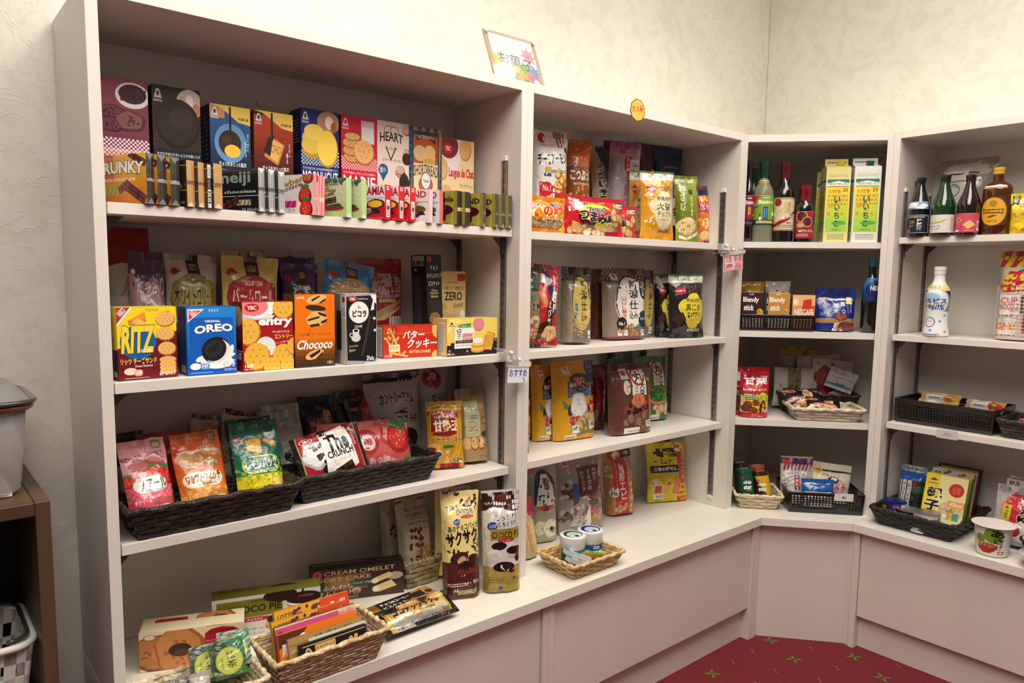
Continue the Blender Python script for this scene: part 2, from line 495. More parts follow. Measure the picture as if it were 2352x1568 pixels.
def grid_normals(g, flip=False):
    nv, nu = len(g), len(g[0]); out = []
    for j in range(nv):
        row = []
        for i in range(nu):
            a = g[j][min(i + 1, nu - 1)] - g[j][max(i - 1, 0)]; b = g[min(j + 1, nv - 1)][i] - g[max(j - 1, 0)][i]
            n = a.cross(b)
            if n.length < 1e-12: n = V(0, -1, 0)
            n.normalize(); row.append(-n if flip else n)
        out.append(row)
    return out
def add_grid(mb, g, nrm, col, mi=0, flip=False, wrapu=False):
    nv, nu = len(g), len(g[0]); vs = [p for r in g for p in r]; fs = []
    for j in range(nv - 1):
        for i in range(nu - 1):
            q = (j * nu + i, j * nu + i + 1, (j + 1) * nu + i + 1, (j + 1) * nu + i); fs.append(q[::-1] if flip else q)
    mb.add(vs, fs, col, True, mi, [tuple(x) for r in nrm for x in r])

# ------------------------------------------------------------------ packages.  local frame: x across, -y towards the viewer, z up, origin bottom centre of the FRONT face
def carton(w, h, t, front, side='888', top=None, right=None, m=CARD, bev=0.0006, name='carton', parent=None, M=None, back=None, seed=1):
    mb = MB()
    base = side if not side.startswith('!') else side[1:].split('!')[0]
    mb.box(-w / 2, w / 2, 0, t, 0, h, rgb(base), bev)
    planar(mb, Art(w, h, seed).run(front), (-w / 2, 0, 0), (1, 0, 0), (0, 0, 1), (0, -1, 0))
    if side.startswith('!'): planar(mb, Art(t, h, seed).run(side[1:].split('!', 1)[1]), (-w / 2, t, 0), (0, -1, 0), (0, 0, 1), (-1, 0, 0))
    if right: planar(mb, Art(t, h, seed).run(right), (w / 2, 0, 0), (0, 1, 0), (0, 0, 1), (1, 0, 0))
    if top: planar(mb, Art(w, t, seed).run(top), (-w / 2, 0, h), (1, 0, 0), (0, 1, 0), (0, 0, 1))
    return mb.obj(name, m, parent, M)
def bag(w, h, t, front, edge='ccc', style='pillow', m=FILM, seal=0.035, seed=1, name='bag', parent=None, M=None, crinkle=1.0, lean=0.0, back=None, zig=True, sealcol=None, both=True):
    """film bag with two bulging sheets, crimped seals and creases"""
    nu, nv = 14, 20
    rnd = random.Random(seed); sd = rnd.uniform(0, 100)
    def th(v):
        sl = seal / max(h, 1e-3)
        if style == 'pillow':
            if v < sl or v > 1 - sl: return 0.0006
            q = (v - sl) / (1 - 2 * sl); return t / 2 * max(0, 1 - abs(2 * q - 1) ** 2.6) ** 0.75 + 0.0006
        if style == 'stand':
            if v > 1 - sl * 1.6: return 0.0006
            q = v / (1 - sl * 1.6); return t / 2 * (1 - q ** 2.2) ** 0.9 * (0.72 + 0.28 * min(1, q * 4)) + 0.0006
        if style == 'block':
            if v > 1 - sl: return 0.0006
            q = v / (1 - sl); k = 1 if q < 0.74 else max(0, 1 - ((q - 0.74) / 0.26) ** 1.7); return t / 2 * k * min(1, 0.86 + q * 3) + 0.0006
        return t / 2
    def wid(v):
        k = th(v) / (t / 2)
        return w * (1 - (0.075 if style == 'pillow' else 0.05) * min(1, k) * min(1, t / w * 2))
    pw = 2.4 if style == 'pillow' else (2.8 if style == 'stand' else 5.0)
    def sheet(sg):
        g = []
        for j in range(nv + 1):
            v = j / nv; row = []; T = th(v); W = wid(v)
            for i in range(nu + 1):
                u = i / nu; x = (2 * u - 1)
                y = T * max(0, 1 - abs(x) ** pw) ** 0.8
                amp = crinkle * (0.0007 + 0.0022 * min(1, T * 200) * (0.45 + abs(2 * v - 1) ** 2))
                nz = noise.noise(Vector((x * 2.2 + sd, v * 5 * h / w, sg * 3 + sd))) + 0.6 * noise.noise(Vector((x * 6 + sd, v * 4, sd * 2)))
                e = min(1, (1 - abs(x)) * 6)
                yy = -sg * (y + nz * amp * e) if T > 0.001 else -sg * 0.0006 + noise.noise(Vector((x * 3 + sd, v * 2, sd))) * 0.004 * crinkle
                zz = v * h + (noise.noise(Vector((x * 2 + sd, sd, v * 2))) * 0.003 * crinkle if v > 0.5 else 0)
                xx = x * W / 2 + noise.noise(Vector((v * 4 + sd, sd * 3, x))) * 0.0015 * crinkle
                row.append(Vector((xx, yy + t / 2, zz)))
            g.append(row)
        return g
    mb = MB()
    gf, gb = sheet(1), sheet(-1)
    nf, nb = grid_normals(gf), grid_normals(gb, True)
    ec = rgb(edge)
    add_grid(mb, gf, nf, ec); add_grid(mb, gb, nb, rgb(back) if back else ec, flip=True)
    # close sides and ends
    for a, b_, fl in ((0, 0, False), (nu, nu, True)):
        vs = [gf[j][a] for j in range(nv + 1)] + [gb[j][a] for j in range(nv + 1)]
        mb.add(vs, [(j, j + 1, nv + 2 + j, nv + 1 + j) for j in range(nv)], ec, True)
    for j in (0, nv):
        vs = gf[j] + gb[j]
        mb.add(vs, [(i, i + 1, nu + 2 + i, nu + 1 + i) for i in range(nu)], ec, True)
    if style == 'pillow' or zig:      # crimp lines
        for top in ((True, False) if style == 'pillow' else (True,)):
            sl = seal * 0.8; z0 = h - sl if top else 0; n = int(w / 0.004)
            j0 = nv if top else 0; yb = gf[j0][nu // 2].y
    art = Art(w, h, seed).run(front)
    wrapped(mb, art, gf, nf, nu, nv)
    if back and back.startswith('R'): pass
    return mb.obj(name, m, parent, M)
def lathe_label(mb, prof_r, z0, z1, a0, a1, code, seed=1, nu=24, nv=8, mi=0, center=(0, 0)):
    """design on a turned surface, radius prof_r(z), spanning angles a0..a1 (degrees, -90 faces the viewer)"""
    g = []
    for j in range(nv + 1):
        z = z0 + (z1 - z0) * j / nv; r = prof_r(z)
        g.append([Vector((center[0] + r * cos(radians(a0 + (a1 - a0) * i / nu)), center[1] + r * sin(radians(a0 + (a1 - a0) * i / nu)), z)) for i in range(nu + 1)])
    rm = prof_r((z0 + z1) / 2)
    art = Art(rm * radians(a1 - a0), z1 - z0, seed).run(code)
    wrapped(mb, art, g, grid_normals(g), nu, nv, mi)
# ------------------------------------------------------------------ room and joinery
D_, ST, E_ = 0.2668, 0.0185, 0.1171
ZT, TT = 1.1733, 0.0215
FRM = {'A': ((0.0, 0.0), (1.0, 0.0)), 'B': ((0.9, 0.0), (1.0, 0.0)), 'C': ((1.81116, 0.0), (0.668494, -0.743717)), 'D': ((2.078844, -0.31648), (-0.010182, -0.999948)), 'W': ((-0.6, 0.0), (1.0, 0.0))}
SH = {'A': (0, 0.2779, 0.5515, 0.8426), 'B': (0, 0.28, 0.5519, 0.8398), 'C': (0, 0.2876, 0.5708, 0.8496), 'D': (0, 0.3013, 0.5718, 0.8633)}
def frame(bay, s=0, d=0, z=0, yaw=0.0):
    """matrix at distance s along the bay front, d behind it, z above the worktop; local -y faces the viewer"""
    (ox, oy), (ux, uy) = FRM[bay]
    M = Matrix.Translation((ox + s * ux - d * uy, oy + s * uy + d * ux, z + Z0)) @ Matrix.Rotation(math.atan2(uy, ux), 4, 'Z')
    return M @ Matrix.Rotation(yaw, 4, 'Z') if yaw else M

LAM = mat('white_laminate', (0.74, 0.69, 0.63), 0.42, bump=0.05, bscale=300, var=0.03, vscale=6, stretch=(1, 1, 0.15))
WTOP = mat('worktop_laminate', (0.78, 0.745, 0.67), 0.33, bump=0.04, bscale=400, var=0.02, vscale=5)
STEEL = mat('rail_steel', (0.33, 0.31, 0.28), 0.38, 0.9, var=0.1, vscale=60)
BRK = mat('bracket_grey', (0.10, 0.09, 0.085), 0.45, 0.6, var=0.05)
PLW = mat('white_plastic', (0.75, 0.74, 0.70), 0.35, var=0.02)

def wallpaper(name, plane):
    m, nt, b, N, L = new_mat(name)
    tc = N.new('ShaderNodeTexCoord')
    def noise_(scale, det, dist, vec=None, rough=0.55):
        n = N.new('ShaderNodeTexNoise'); n.inputs['Scale'].default_value = scale; n.inputs['Detail'].default_value = det; n.inputs['Distortion'].default_value = dist; n.inputs['Roughness'].default_value = rough
        L.new(vec or tc.outputs['Object'], n.inputs['Vector']); return n
    big = noise_(11, 3, 1.6)           # leafy blotches
    vor = N.new('ShaderNodeTexVoronoi'); vor.inputs['Scale'].default_value = 26; vor.feature = 'SMOOTH_F1'
    wob = noise_(14, 4, 0.8)
    mx = N.new('ShaderNodeMix'); mx.data_type = 'VECTOR'; mx.inputs[0].default_value = 0.16
    L.new(tc.outputs['Object'], mx.inputs[4]); L.new(wob.outputs['Color'], mx.inputs[5]); L.new(mx.outputs[1], vor.inputs['Vector'])
    fine = noise_(75, 6, 2.5, rough=0.7)
    ramp = N.new('ShaderNodeValToRGB'); e = ramp.color_ramp.elements
    e[0].position = 0.44; e[0].color = (0.665, 0.635, 0.555, 1); e[1].position = 0.58; e[1].color = (0.715, 0.69, 0.615, 1)
    add = N.new('ShaderNodeMath'); add.operation = 'MULTIPLY_ADD'; add.inputs[1].default_value = 0.35
    L.new(vor.outputs['Distance'], add.inputs[0]); L.new(big.outputs['Fac'], add.inputs[2])
    sub = N.new('ShaderNodeMath'); sub.operation = 'MULTIPLY_ADD'; sub.inputs[1].default_value = 0.18
    L.new(fine.outputs['Fac'], sub.inputs[0]); L.new(add.outputs[0], sub.inputs[2])
    sh = N.new('ShaderNodeMath'); sh.operation = 'SUBTRACT'; sh.inputs[1].default_value = 0.19
    L.new(sub.outputs[0], sh.inputs[0]); L.new(sh.outputs[0], ramp.inputs[0]); L.new(ramp.outputs[0], b.inputs['Base Color'])
    # embossed vine lines
    ln_ = noise_(9, 5, 2.2)
    ab = N.new('ShaderNodeMath'); ab.operation = 'SUBTRACT'; ab.inputs[1].default_value = 0.5; L.new(ln_.outputs['Fac'], ab.inputs[0])
    ab2 = N.new('ShaderNodeMath'); ab2.operation = 'ABSOLUTE'; L.new(ab.outputs[0], ab2.inputs[0])
    mr = N.new('ShaderNodeMapRange'); mr.inputs[1].default_value = 0.0; mr.inputs[2].default_value = 0.02; mr.inputs[3].default_value = 1; mr.inputs[4].default_value = 0
    L.new(ab2.outputs[0], mr.inputs[0])
    hs = N.new('ShaderNodeMath'); hs.operation = 'MULTIPLY_ADD'; hs.inputs[1].default_value = 0.5; L.new(mr.outputs[0], hs.inputs[0]); L.new(sub.outputs[0], hs.inputs[2])
    bp = N.new('ShaderNodeBump'); bp.inputs['Strength'].default_value = 0.35; bp.inputs['Distance'].default_value = 0.0025
    L.new(hs.outputs[0], bp.inputs['Height']); L.new(bp.outputs[0], b.inputs['Normal'])
    b.inputs['Roughness'].default_value = 0.5
    return m
WP = wallpaper('embossed_wallpaper', 0)
def struct(name, mb, m): 
    o = mb.obj(name, m); o['kind'] = 'structure'; return o
zf = 0.0
mb = MB(); mb.box(-2.4, 2.36, D_ + 0.001, D_ + 0.10, 0, 2.5); struct('wall_back', mb, WP)
mb = MB(); mb.box(2.347, 2.45, -3.4, D_ - 0.0005, 0, 2.5); struct('wall_right', mb, WP)
mb = MB(); mb.box(-2.4, 2.36, -3.4, D_ + 0.05, 2.5, 2.6); struct('ceiling', mb, mat('ceiling_paint', (0.75, 0.70, 0.62), 0.8, bump=0.05, bscale=60))
# carpet with woven-in motifs
carp = print_mat('carpet_pile', 0.95, 1.0, 420)
_nt = carp.node_tree; _b = _nt.nodes['Principled BSDF']
_n = _nt.nodes.new('ShaderNodeTexNoise'); _n.inputs['Scale'].default_value = 260; _n.inputs['Detail'].default_value = 4
_tc = _nt.nodes.new('ShaderNodeTexCoord'); _nt.links.new(_tc.outputs['Object'], _n.inputs['Vector'])
_mr = _nt.nodes.new('ShaderNodeMapRange'); _mr.inputs[3].default_value = 0.45; _mr.inputs[4].default_value = 1.5; _nt.links.new(_n.outputs['Fac'], _mr.inputs[0])
_mx = _nt.nodes.new('ShaderNodeVectorMath'); _mx.operation = 'MULTIPLY'
_at = [x for x in _nt.nodes if x.type == 'ATTRIBUTE'][0]
_nt.links.new(_at.outputs['Color'], _mx.inputs[0]); _nt.links.new(_mr.outputs[0], _mx.inputs[1]); _nt.links.new(_mx.outputs[0], _b.inputs['Base Color'])
mb = MB(); mb.box(-2.4, 2.36, -3.4, D_ + 0.01, -0.02, 0, (0.23, 0.014, 0.022))
gold, green, tan_ = (0.33, 0.22, 0.04), (0.09, 0.13, 0.03), (0.45, 0.16, 0.05)
a = 0.105; k_ = 0
for i in range(-6, 16):
    for j in range(-16, 4):
        cx, cy = 1.62 + (i * 0.5 + (j % 2) * 0.25) * a * 2, -0.36 + j * a
        if not (0.9 < cx < 2.3 and -1.5 < cy < -0.1): continue
        k_ += 1; th = radians(45); z = 0.0008
        def pt(x, y): return (cx + cos(th) * x - sin(th) * y, cy + sin(th) * x + cos(th) * y, z)
        if (i + 2 * j) % 3 == 0:
            for q in range(4):
                th = radians(45 + 90 * q)
                mb.add([pt(0.002, 0.003), pt(0.006, 0.0065), pt(0.021, 0.005), pt(0.026, 0), pt(0.021, -0.005), pt(0.006, -0.0065), pt(0.002, -0.003)], [tuple(range(7))], green)
                z = 0.0011
                mb.add([pt(0.004, 0.002), pt(0.018, 0.003), pt(0.022, 0), pt(0.018, -0.003), pt(0.004, -0.002)], [tuple(range(5))], gold)
                z = 0.0008
        else:
            for q in (0, 1):
                th = radians(45 + 180 * q)
                mb.add([pt(0.001, 0), pt(0.010, 0.005), pt(0.010, -0.005)], [(0, 1, 2)], tan_)
struct('floor', mb, carp)

SHN = {'A': ('left', 'left of the two joined bays on the back wall'), 'B': ('middle', 'second bay, right of the tall biscuit bay'), 'D': ('right', 'bay along the right-hand wall with bottles on top')}
def rail(parent, x, y, face, z0, z1):
    mb = MB(); w = 0.009; t = 0.004
    x1 = x + face * t
    mb.box(min(x, x1), max(x, x1), y - w, y - w + 0.004, z0, z1); mb.box(min(x, x1), max(x, x1), y + w - 0.004, y + w, z0, z1)
    mb.box(min(x, x + face * 0.0015), max(x, x + face * 0.0015), y - w, y + w, z0, z1)
    o = mb.obj('rail', STEEL, parent)
    n = int((z1 - z0) / 0.022); mb = MB()
    for i in range(n):
        zz = z0 + 0.012 + i * 0.022
        for dy in (-0.003, 0.003): mb.box(min(x + face * 0.0014, x + face * 0.0022), max(x + face * 0.0014, x + face * 0.0022), y + dy - 0.001, y + dy + 0.001, zz, zz + 0.012)
    mb.obj('slots', BRK, o)
    for zz in (z0 - 0.012, z1):
        mb = MB(); mb.box(min(x, x + face * 0.006), max(x, x + face * 0.006), y - w, y + w, zz, zz + 0.012, bev=0.0015); mb.obj('end_cap', PLW, o)
def shelf_board(parent, x0, x1, y0, y1, z, th=0.0185):
    mb = MB(); mb.box(x0, x1, y0, y1, z - th, z, bev=0.0006); return mb.obj('shelf', LAM, parent)
def brackets(parent, x, face, z):
    for y in (0.055, 0.225):
        mb = MB(); x1 = x + face * 0.006
        mb.box(min(x, x1), max(x, x1), y - 0.004, y + 0.004, z - 0.04, z)
        xa = x + face * 0.032
        v = [(x, y - 0.001, z - 0.034), (x, y + 0.001, z - 0.034), (xa, y + 0.001, z - 0.001), (xa, y - 0.001, z - 0.001), (x, y - 0.001, z - 0.001), (x, y + 0.001, z - 0.001)]
        mb.add(v, [(0, 3, 4), (1, 5, 2), (0, 1, 2, 3), (3, 2, 5, 4), (0, 4, 5, 1)])
        mb.obj('bracket', BRK, parent)
def unit(bay, W, label, exl=0):
    M = frame(bay)
    root = empty('shelf_unit', M, label, 'shelf unit', 'white shelf units against the walls')
    for x0, x1 in ((0, ST), (W - ST, W)):
        mb = MB(); mb.box(x0 + 0.0002, x1 - 0.0002, 0, D_ - 0.001, 0, ZT, bev=0.0005); mb.obj('side_panel', LAM, root)
    mb = MB(); mb.box(ST, W - ST, 0.0001, D_ - 0.001, ZT - TT, ZT - 0.0001, bev=0.0005); mb.obj('top_panel', LAM, root)
    mb = MB(); mb.box(ST, W - ST, D_ - 0.007, D_ - 0.002, 0.0005, ZT - TT); bp = mb.obj('back_panel', LAM, root)
    if bay == 'A':
        mb = MB(); mb.lathe([(0.0, 0), (0.007, 0), (0.008, 0.0015), (0.007, 0.003)], 20, cap=True)
        o = mb.obj('cable_cap', LAM, root); o.matrix_local = Matrix.Translation((0.375, D_ - 0.0071, 1.09)) @ Matrix.Rotation(pi / 2, 4, 'X')
    for i in (1, 2, 3):
        z = SH[bay][i]; g = 0.006
        shelf_board(root, ST + g, W - ST - g, 0.02, D_ - 0.012, z)
        brackets(root, ST + 0.004, 1, z - 0.0186); brackets(root, W - ST - 0.004, -1, z - 0.0186)
    for y in (0.055, 0.232):
        rail(root, ST, y, 1, 0.035, 1.0); rail(root, W - ST, y, -1, 0.035, 1.0)
    return root
unit('A', 0.9, 'white shelf unit at the left end of the run, holding biscuit boxes and chocolate')
unit('B', 0.8927, 'white shelf unit between the biscuit bay and the corner, holding rice cracker bags')
unit('D', 0.9, 'white shelf unit on the right-hand wall, holding sake bottles and instant noodles')
def prism(mb, pts, z0, z1, col=None):
    n = len(pts); area = sum(pts[i - 1][0] * pts[i][1] - pts[i][0] * pts[i - 1][1] for i in range(n))
    if area < 0: pts = pts[::-1]
    vs = [(x, y, z0) for x, y in pts] + [(x, y, z1) for x, y in pts]
    mb.add(vs, [tuple(range(n))[::-1], tuple(range(n, 2 * n))] + [(i, (i + 1) % n, n + (i + 1) % n, n + i) for i in range(n)], col)
# corner unit, built in room axes
CO, CE = (1.81116, 0.0), (2.07903, -0.29801)
cu = (0.668494, -0.743717); cn = (0.743717, 0.668494)
root = empty('shelf_unit', Matrix.Translation((1.95, 0.0, Z0)), 'dark-backed angled corner shelf unit holding wine bottles and tall cartons', 'shelf unit', 'white shelf units against the walls')
def W2(pts): return [(x - 1.95, y) for x, y in pts]
mb = MB(); mb.box(1.79275 - 1.95, 1.81116 - 1.95, 0, D_ - 0.001, 0, ZT, bev=0.0005); mb.obj('side_panel', LAM, root)
mb = MB(); prism(mb, W2([(2.07903, -0.29801), (2.079, -0.3163), (2.344, -0.3163), (2.344, -0.29801)]), 0, ZT); mb.obj('side_panel', LAM, root)
poly_c = [CO, (1.8114, D_ - 0.008), (2.338, D_ - 0.008), (2.338, -0.2978), CE]
mb = MB(); prism(mb, W2(poly_c), ZT - TT, ZT - 0.0002); mb.obj('top_panel', LAM, root)
mb = MB(); mb.box(1.8114 - 1.95, 2.338 - 1.95, D_ - 0.007, D_ - 0.002, 0.0005, ZT - TT); mb.obj('back_panel', LAM, root)
mb = MB(); mb.box(2.339 - 1.95, 2.344 - 1.95, -0.2976, D_ - 0.007, 0.0005, ZT - TT); mb.obj('back_panel', LAM, root)
r_ = 0.010
pc = [(CO[0] + 0.0006, 0.0135), (1.8118, D_ - 0.01), (2.336, D_ - 0.01), (2.336, -0.2974), (CE[0] + 0.0135, CE[1] + 0.0006)]
for i in (1, 2, 3):
    mb = MB(); prism(mb, W2(pc), SH['C'][i] - 0.0185, SH['C'][i]); mb.obj('shelf', LAM, root)
# worktops
Y1 = D_ - 0.002
def top(pts, label):
    cx, cy = pts[0]; mb = MB(); prism(mb, [(x - cx, y - cy) for x, y in pts], -0.0253, 0)
    o = mb.obj('worktop', WTOP, None, Matrix.Translation((cx, cy, Z0 - 0.0002)), ); 
    b = o.modifiers.new('b', 'BEVEL'); b.width = 0.0007; b.segments = 1; b.limit_method = 'ANGLE'
    return tag(o, label, 'worktop', 'white worktops under the shelf units')
top([(0, -E_), (0.8995, -E_), (0.8995, Y1), (0, Y1)], 'white worktop carrying doughnut box and rattan baskets under the left bay')
top([(0.9003, -E_), (1.7971, -E_), (1.8105, 0), (1.8105, Y1), (0.9003, Y1)], 'long bare white worktop with small gum basket under the middle bay')
C1, C2 = (1.7971, -0.1163), (1.96955, -0.3175)
top([(C1[0] + 0.0008, C1[1]), (1.8113, 0), (1.8113, Y1), (2.344, Y1), (2.344, -0.3155), (C2[0], C2[1] + 0.0008)], 'short angled white worktop in the corner below the wine bottles')
dx = 2.078844
top([C2, (2.344, -0.3165), (2.344, -1.22), (dx - 0.1042 - 0.009, -1.22)], 'white worktop along the right-hand wall with black woven basket and noodle cup')
# base cabinets
BASE = mat('base_laminate', (0.70, 0.635, 0.575), 0.42, bump=0.05, bscale=300, var=0.03, vscale=6, stretch=(1, 1, 0.15))
def cabinet(bay, W, yf, label):
    root = empty('base_cabinet', frame(bay, 0, 0, -Z0), label, 'cabinet', 'white base cabinets below the worktops')
    T = Z0 - 0.0262
    for x0, x1 in ((0, ST), (W - ST, W)):
        mb = MB(); mb.box(x0 + 0.0003, x1 - 0.0003, yf - 0.007, D_ - 0.004, 0, T, bev=0.0005); mb.obj('side_panel', BASE, root)
    mb = MB(); mb.box(ST + 0.0012, W - ST - 0.0012, yf, yf + 0.018, 0.103, T - 0.001, bev=0.0006); mb.obj('front_panel', BASE, root)
    mb = MB(); mb.box(ST, W - ST, yf + 0.0205, yf + 0.036, 0, 0.11); mb.obj('plinth', BASE, root)
    return root
cabinet('A', 0.9, -0.097, 'white base cabinet under the left bay, one wide flat front cut off by the frame')
cabinet('B', 0.8927, -0.097, 'white base cabinet under the middle bay, wide flat front above the red carpet')
cabinet('D', 0.9, -0.085, 'white base cabinet along the right-hand wall, wide flat front with recessed plinth')
root = empty('base_cabinet', Matrix.Translation((1.9, -0.2, 0)), 'narrow angled base cabinet closing the corner, full height plain front', 'cabinet', 'white base cabinets below the worktops')
T = Z0 - 0.0262
def Wb(pts): return [(x - 1.9, y + 0.2) for x, y in pts]
mb = MB(); prism(mb, Wb([(1.7929, -0.104), (1.8110, -0.104), (1.8110, 0.2), (1.7929, 0.2)]), 0, T); mb.obj('side_panel', BASE, root)
mb = MB(); prism(mb, Wb([(1.9935, -0.2982), (1.9935, -0.3163), (2.3, -0.3163), (2.3, -0.2982)]), 0, T); mb.obj('side_panel', BASE, root)
mb = MB(); prism(mb, Wb([(1.8112, -0.086), (1.9935, -0.2980), (2.006, -0.286), (1.8112, -0.065)]), 0, T); mb.obj('front_panel', BASE, root)
# ------------------------------------------------------------------ placing the goods
COUNT = {}
def place(pos, w, t):
    bay, s, d, z, yaw, tilt, roll = pos
    return frame(bay, s, d, z, yaw) @ Matrix.Rotation(-radians(tilt), 4, 'X') @ Matrix.Rotation(-radians(roll), 4, 'Y')
def crimp(parent, w, z0, z1, y, col, m, bow=0.0):
    """crimped seal strip with vertical ridges"""
    n = max(10, int(w / 0.0022)); mb = MB(); vs = []
    for j in (0, 1):
        zz = (z0, z1)[j]
        for sgn in (-1, 1):
            for i in range(n + 1):
                x = -w / 2 + w * i / n
                vs.append((x, y + bow * (1 - (2 * i / n - 1) ** 2) * (zz - z0) / max(z1 - z0, 1e-4) + sgn * 0.0006 + (0.0007 if i % 2 else -0.0007), zz + (0.0012 if (i % 2 and j) else 0)))
    m1 = n + 1; fs = []
    for i in range(n):
        fs += [(i, i + 1, 2 * m1 + i + 1, 2 * m1 + i), (m1 + i + 1, m1 + i, 3 * m1 + i, 3 * m1 + i + 1), (2 * m1 + i, 2 * m1 + i + 1, 3 * m1 + i + 1, 3 * m1 + i), (i + 1, i, m1 + i, m1 + i + 1)]
    fs += [(0, 2 * m1, 3 * m1, m1), (n, m1 + n, 3 * m1 + n, 2 * m1 + n)]
    mb.add(vs, fs, rgb(col), False)
    return mb.obj('seal', m, parent)
def I(name, label, cat, group, pos, size, kind, art, side='888', top=None, right=None, edge='ccc', seed=1, seal=None, sealcol=None, m=None, style=None, crinkle=1.0, lid=None):
    w, h, t = size
    M = place(pos, w, t)
    m = globals()[m] if m else None
    if kind == 'box' or kind == 'choc':
        if kind == 'choc': M = M @ Matrix.Translation((-w / 2, 0, 0))
        o = carton(w, h, t, art, side, top, right, m or (WRAP if kind == 'choc' else CARD), name=name, M=M, seed=seed)
        mb = MB(); mb.box(-w / 2 + 0.0012, w / 2 - 0.0012, 0.0012, t * 0.62, h + 0.00015, h + 0.0007, rgb((side.split('!')[1] if side.startswith('!') else side)) if not top else rgb(top.split()[1]))
        if kind == 'box': mb.obj('tuck_flap', m or CARD, o)
    else:
        sl = seal or {'pillow': 0.014, 'stand': 0.022, 'block': 0.02}[kind]
        o = bag(w, h, t, art, edge, kind, m or FILM, sl, seed, name, None, M, crinkle)
        sc = sealcol or edge
        crimp(o, w * 0.985, h - sl * 0.95, h - 0.0004, t / 2, sc, m or FILM)
        if kind == 'pillow': crimp(o, w * 0.985, 0.0004, sl * 0.8, t / 2, sc, m or FILM)
    return tag(o, label, cat, group)
# ------------------------------------------------------------------ other kinds of goods and holders
WICK = print_mat('wicker', 0.55, 0.8, 160, coat=0.15)
SHINY = print_mat('gloss_plastic', 0.22, coat=0.5)
METAL = print_mat('tin_metal', 0.3, metal=0.85)
CLEAR = mat('clear_plastic', (0.92, 0.92, 0.92), 0.08, trans=0.92, ior=1.3, bump=0.1, bscale=30)
DGLASS = print_mat('dark_glass', 0.06, coat=1.0)
PGLASS = mat('pale_glass', (0.62, 0.64, 0.42), 0.04, trans=0.75, ior=1.35)
def weave(mb, P, nr, nc, cols, bulge, sd):
    """P(u,v,off) -> point on a basket wall; horizontal strands pass over and under upright stakes"""
    rnd = random.Random(sd)
    for i in range(nr):
        for j in range(nc):
            if (i + j) % 2 == 0:
                c = rnd.choice(cols); vs = []; n = 5
                u0, u1 = (j - 0.42) / nc, (j + 1.42) / nc; u0, u1 = max(u0, 0), min(u1, 1)
                v0, v1 = (i + 0.08) / nr, (i + 0.92) / nr
                for k in range(n + 1):
                    t = k / n; o = bulge * sin(pi * t) + 0.0006; u = u0 + (u1 - u0) * t
                    jz = rnd.uniform(-0.04, 0.04) / nr
                    vs += [P(u, v0 + jz, o - 0.0005), P(u, (v0 + v1) / 2, o + 0.0006), P(u, v1 + jz, o - 0.0005)]
                mb.add(vs, [(3 * k + q, 3 * k + 3 + q, 3 * k + 4 + q, 3 * k + 1 + q) for k in range(n) for q in (0, 1)], c, True)
            else:
                c = tuple(x * 0.8 for x in rnd.choice(cols))
                u0, u1 = (j + 0.22) / nc, (j + 0.78) / nc; v0, v1 = (i - 0.1) / nr, (i + 1.1) / nr; v0, v1 = max(0, v0), min(1, v1)
                vs = []
                for k in range(5):
                    v = v0 + (v1 - v0) * k / 4; o = bulge * 0.55 * sin(pi * k / 4) + 0.0004
                    vs += [P(u0, v, o), P(u1, v, o)]
                mb.add(vs, [(2 * k, 2 * k + 1, 2 * k + 3, 2 * k + 2) for k in range(4)], c, True)
def basket(label, group, pos, w, dp, h, fl, cols, rows=6, cell=0.016, rimr=0.005, bulge=0.003, seed=1, name='woven_basket', rimc=None, round_=0.0, cat='basket'):
    """tapered woven tray: bottom w x dp, top wider by fl on every side; local origin bottom front centre"""
    M = frame(*pos[:5])
    cl = [rgb(c) for c in cols]; rc = [rgb(c) for c in (rimc or cols)]
    b = [(-w / 2, 0), (w / 2, 0), (w / 2, dp), (-w / 2, dp)]
    t = [(-w / 2 - fl, -fl), (w / 2 + fl, -fl), (w / 2 + fl, dp + fl), (-w / 2 - fl, dp + fl)]
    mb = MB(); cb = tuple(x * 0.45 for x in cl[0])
    for k in range(4):
        l = (k + 1) % 4; nrm = ((0, -1), (1, 0), (0, 1), (-1, 0))[k]
        def P(u, v, o, k=k, l=l, nrm=nrm):
            x = (b[k][0] * (1 - u) + b[l][0] * u) * (1 - v) + (t[k][0] * (1 - u) + t[l][0] * u) * v
            y = (b[k][1] * (1 - u) + b[l][1] * u) * (1 - v) + (t[k][1] * (1 - u) + t[l][1] * u) * v
            return (x + nrm[0] * o, y + nrm[1] * o, 0.002 + v * (h - 0.002))
        L = w if k % 2 == 0 else dp
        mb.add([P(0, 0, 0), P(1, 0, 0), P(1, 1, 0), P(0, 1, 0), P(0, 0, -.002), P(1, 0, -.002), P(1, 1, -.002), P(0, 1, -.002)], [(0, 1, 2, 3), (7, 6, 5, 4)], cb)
        nc = max(3, int(L / cell))
        weave(mb, P, rows, nc, cl, bulge, seed + k)
        weave(mb, lambda u, v, o, P=P: P(u, v, -0.002 - o * 0.7), rows, nc, cl, bulge, seed + k + 9)
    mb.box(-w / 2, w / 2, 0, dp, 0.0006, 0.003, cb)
    root = mb.obj(name, WICK, None, M)
    pts = []; n = 26
    for k in range(4):
        l = (k + 1) % 4
        for i in range(n):
            u = (i + 0.5) / n; pts.append((t[k][0] * (1 - u) + t[l][0] * u, t[k][1] * (1 - u) + t[l][1] * u, h + 0.0015 * sin(i * 1.3 + k)))
    mb = MB(); mb.tube(pts, rimr, 8, rc[0], True, rad=[rimr * (1 + 0.16 * sin(i * 2.3) + 0.1 * sin(i * 5.1)) for i in range(len(pts))])
    m0 = len(mb.f); rnd = random.Random(seed)
    for i in range(0, m0, 8):
        c = rnd.choice(rc)
        for q in range(8): mb.c[i + q] = c
    mb.obj('rim', WICK, root)
    return tag(root, label, cat, group)
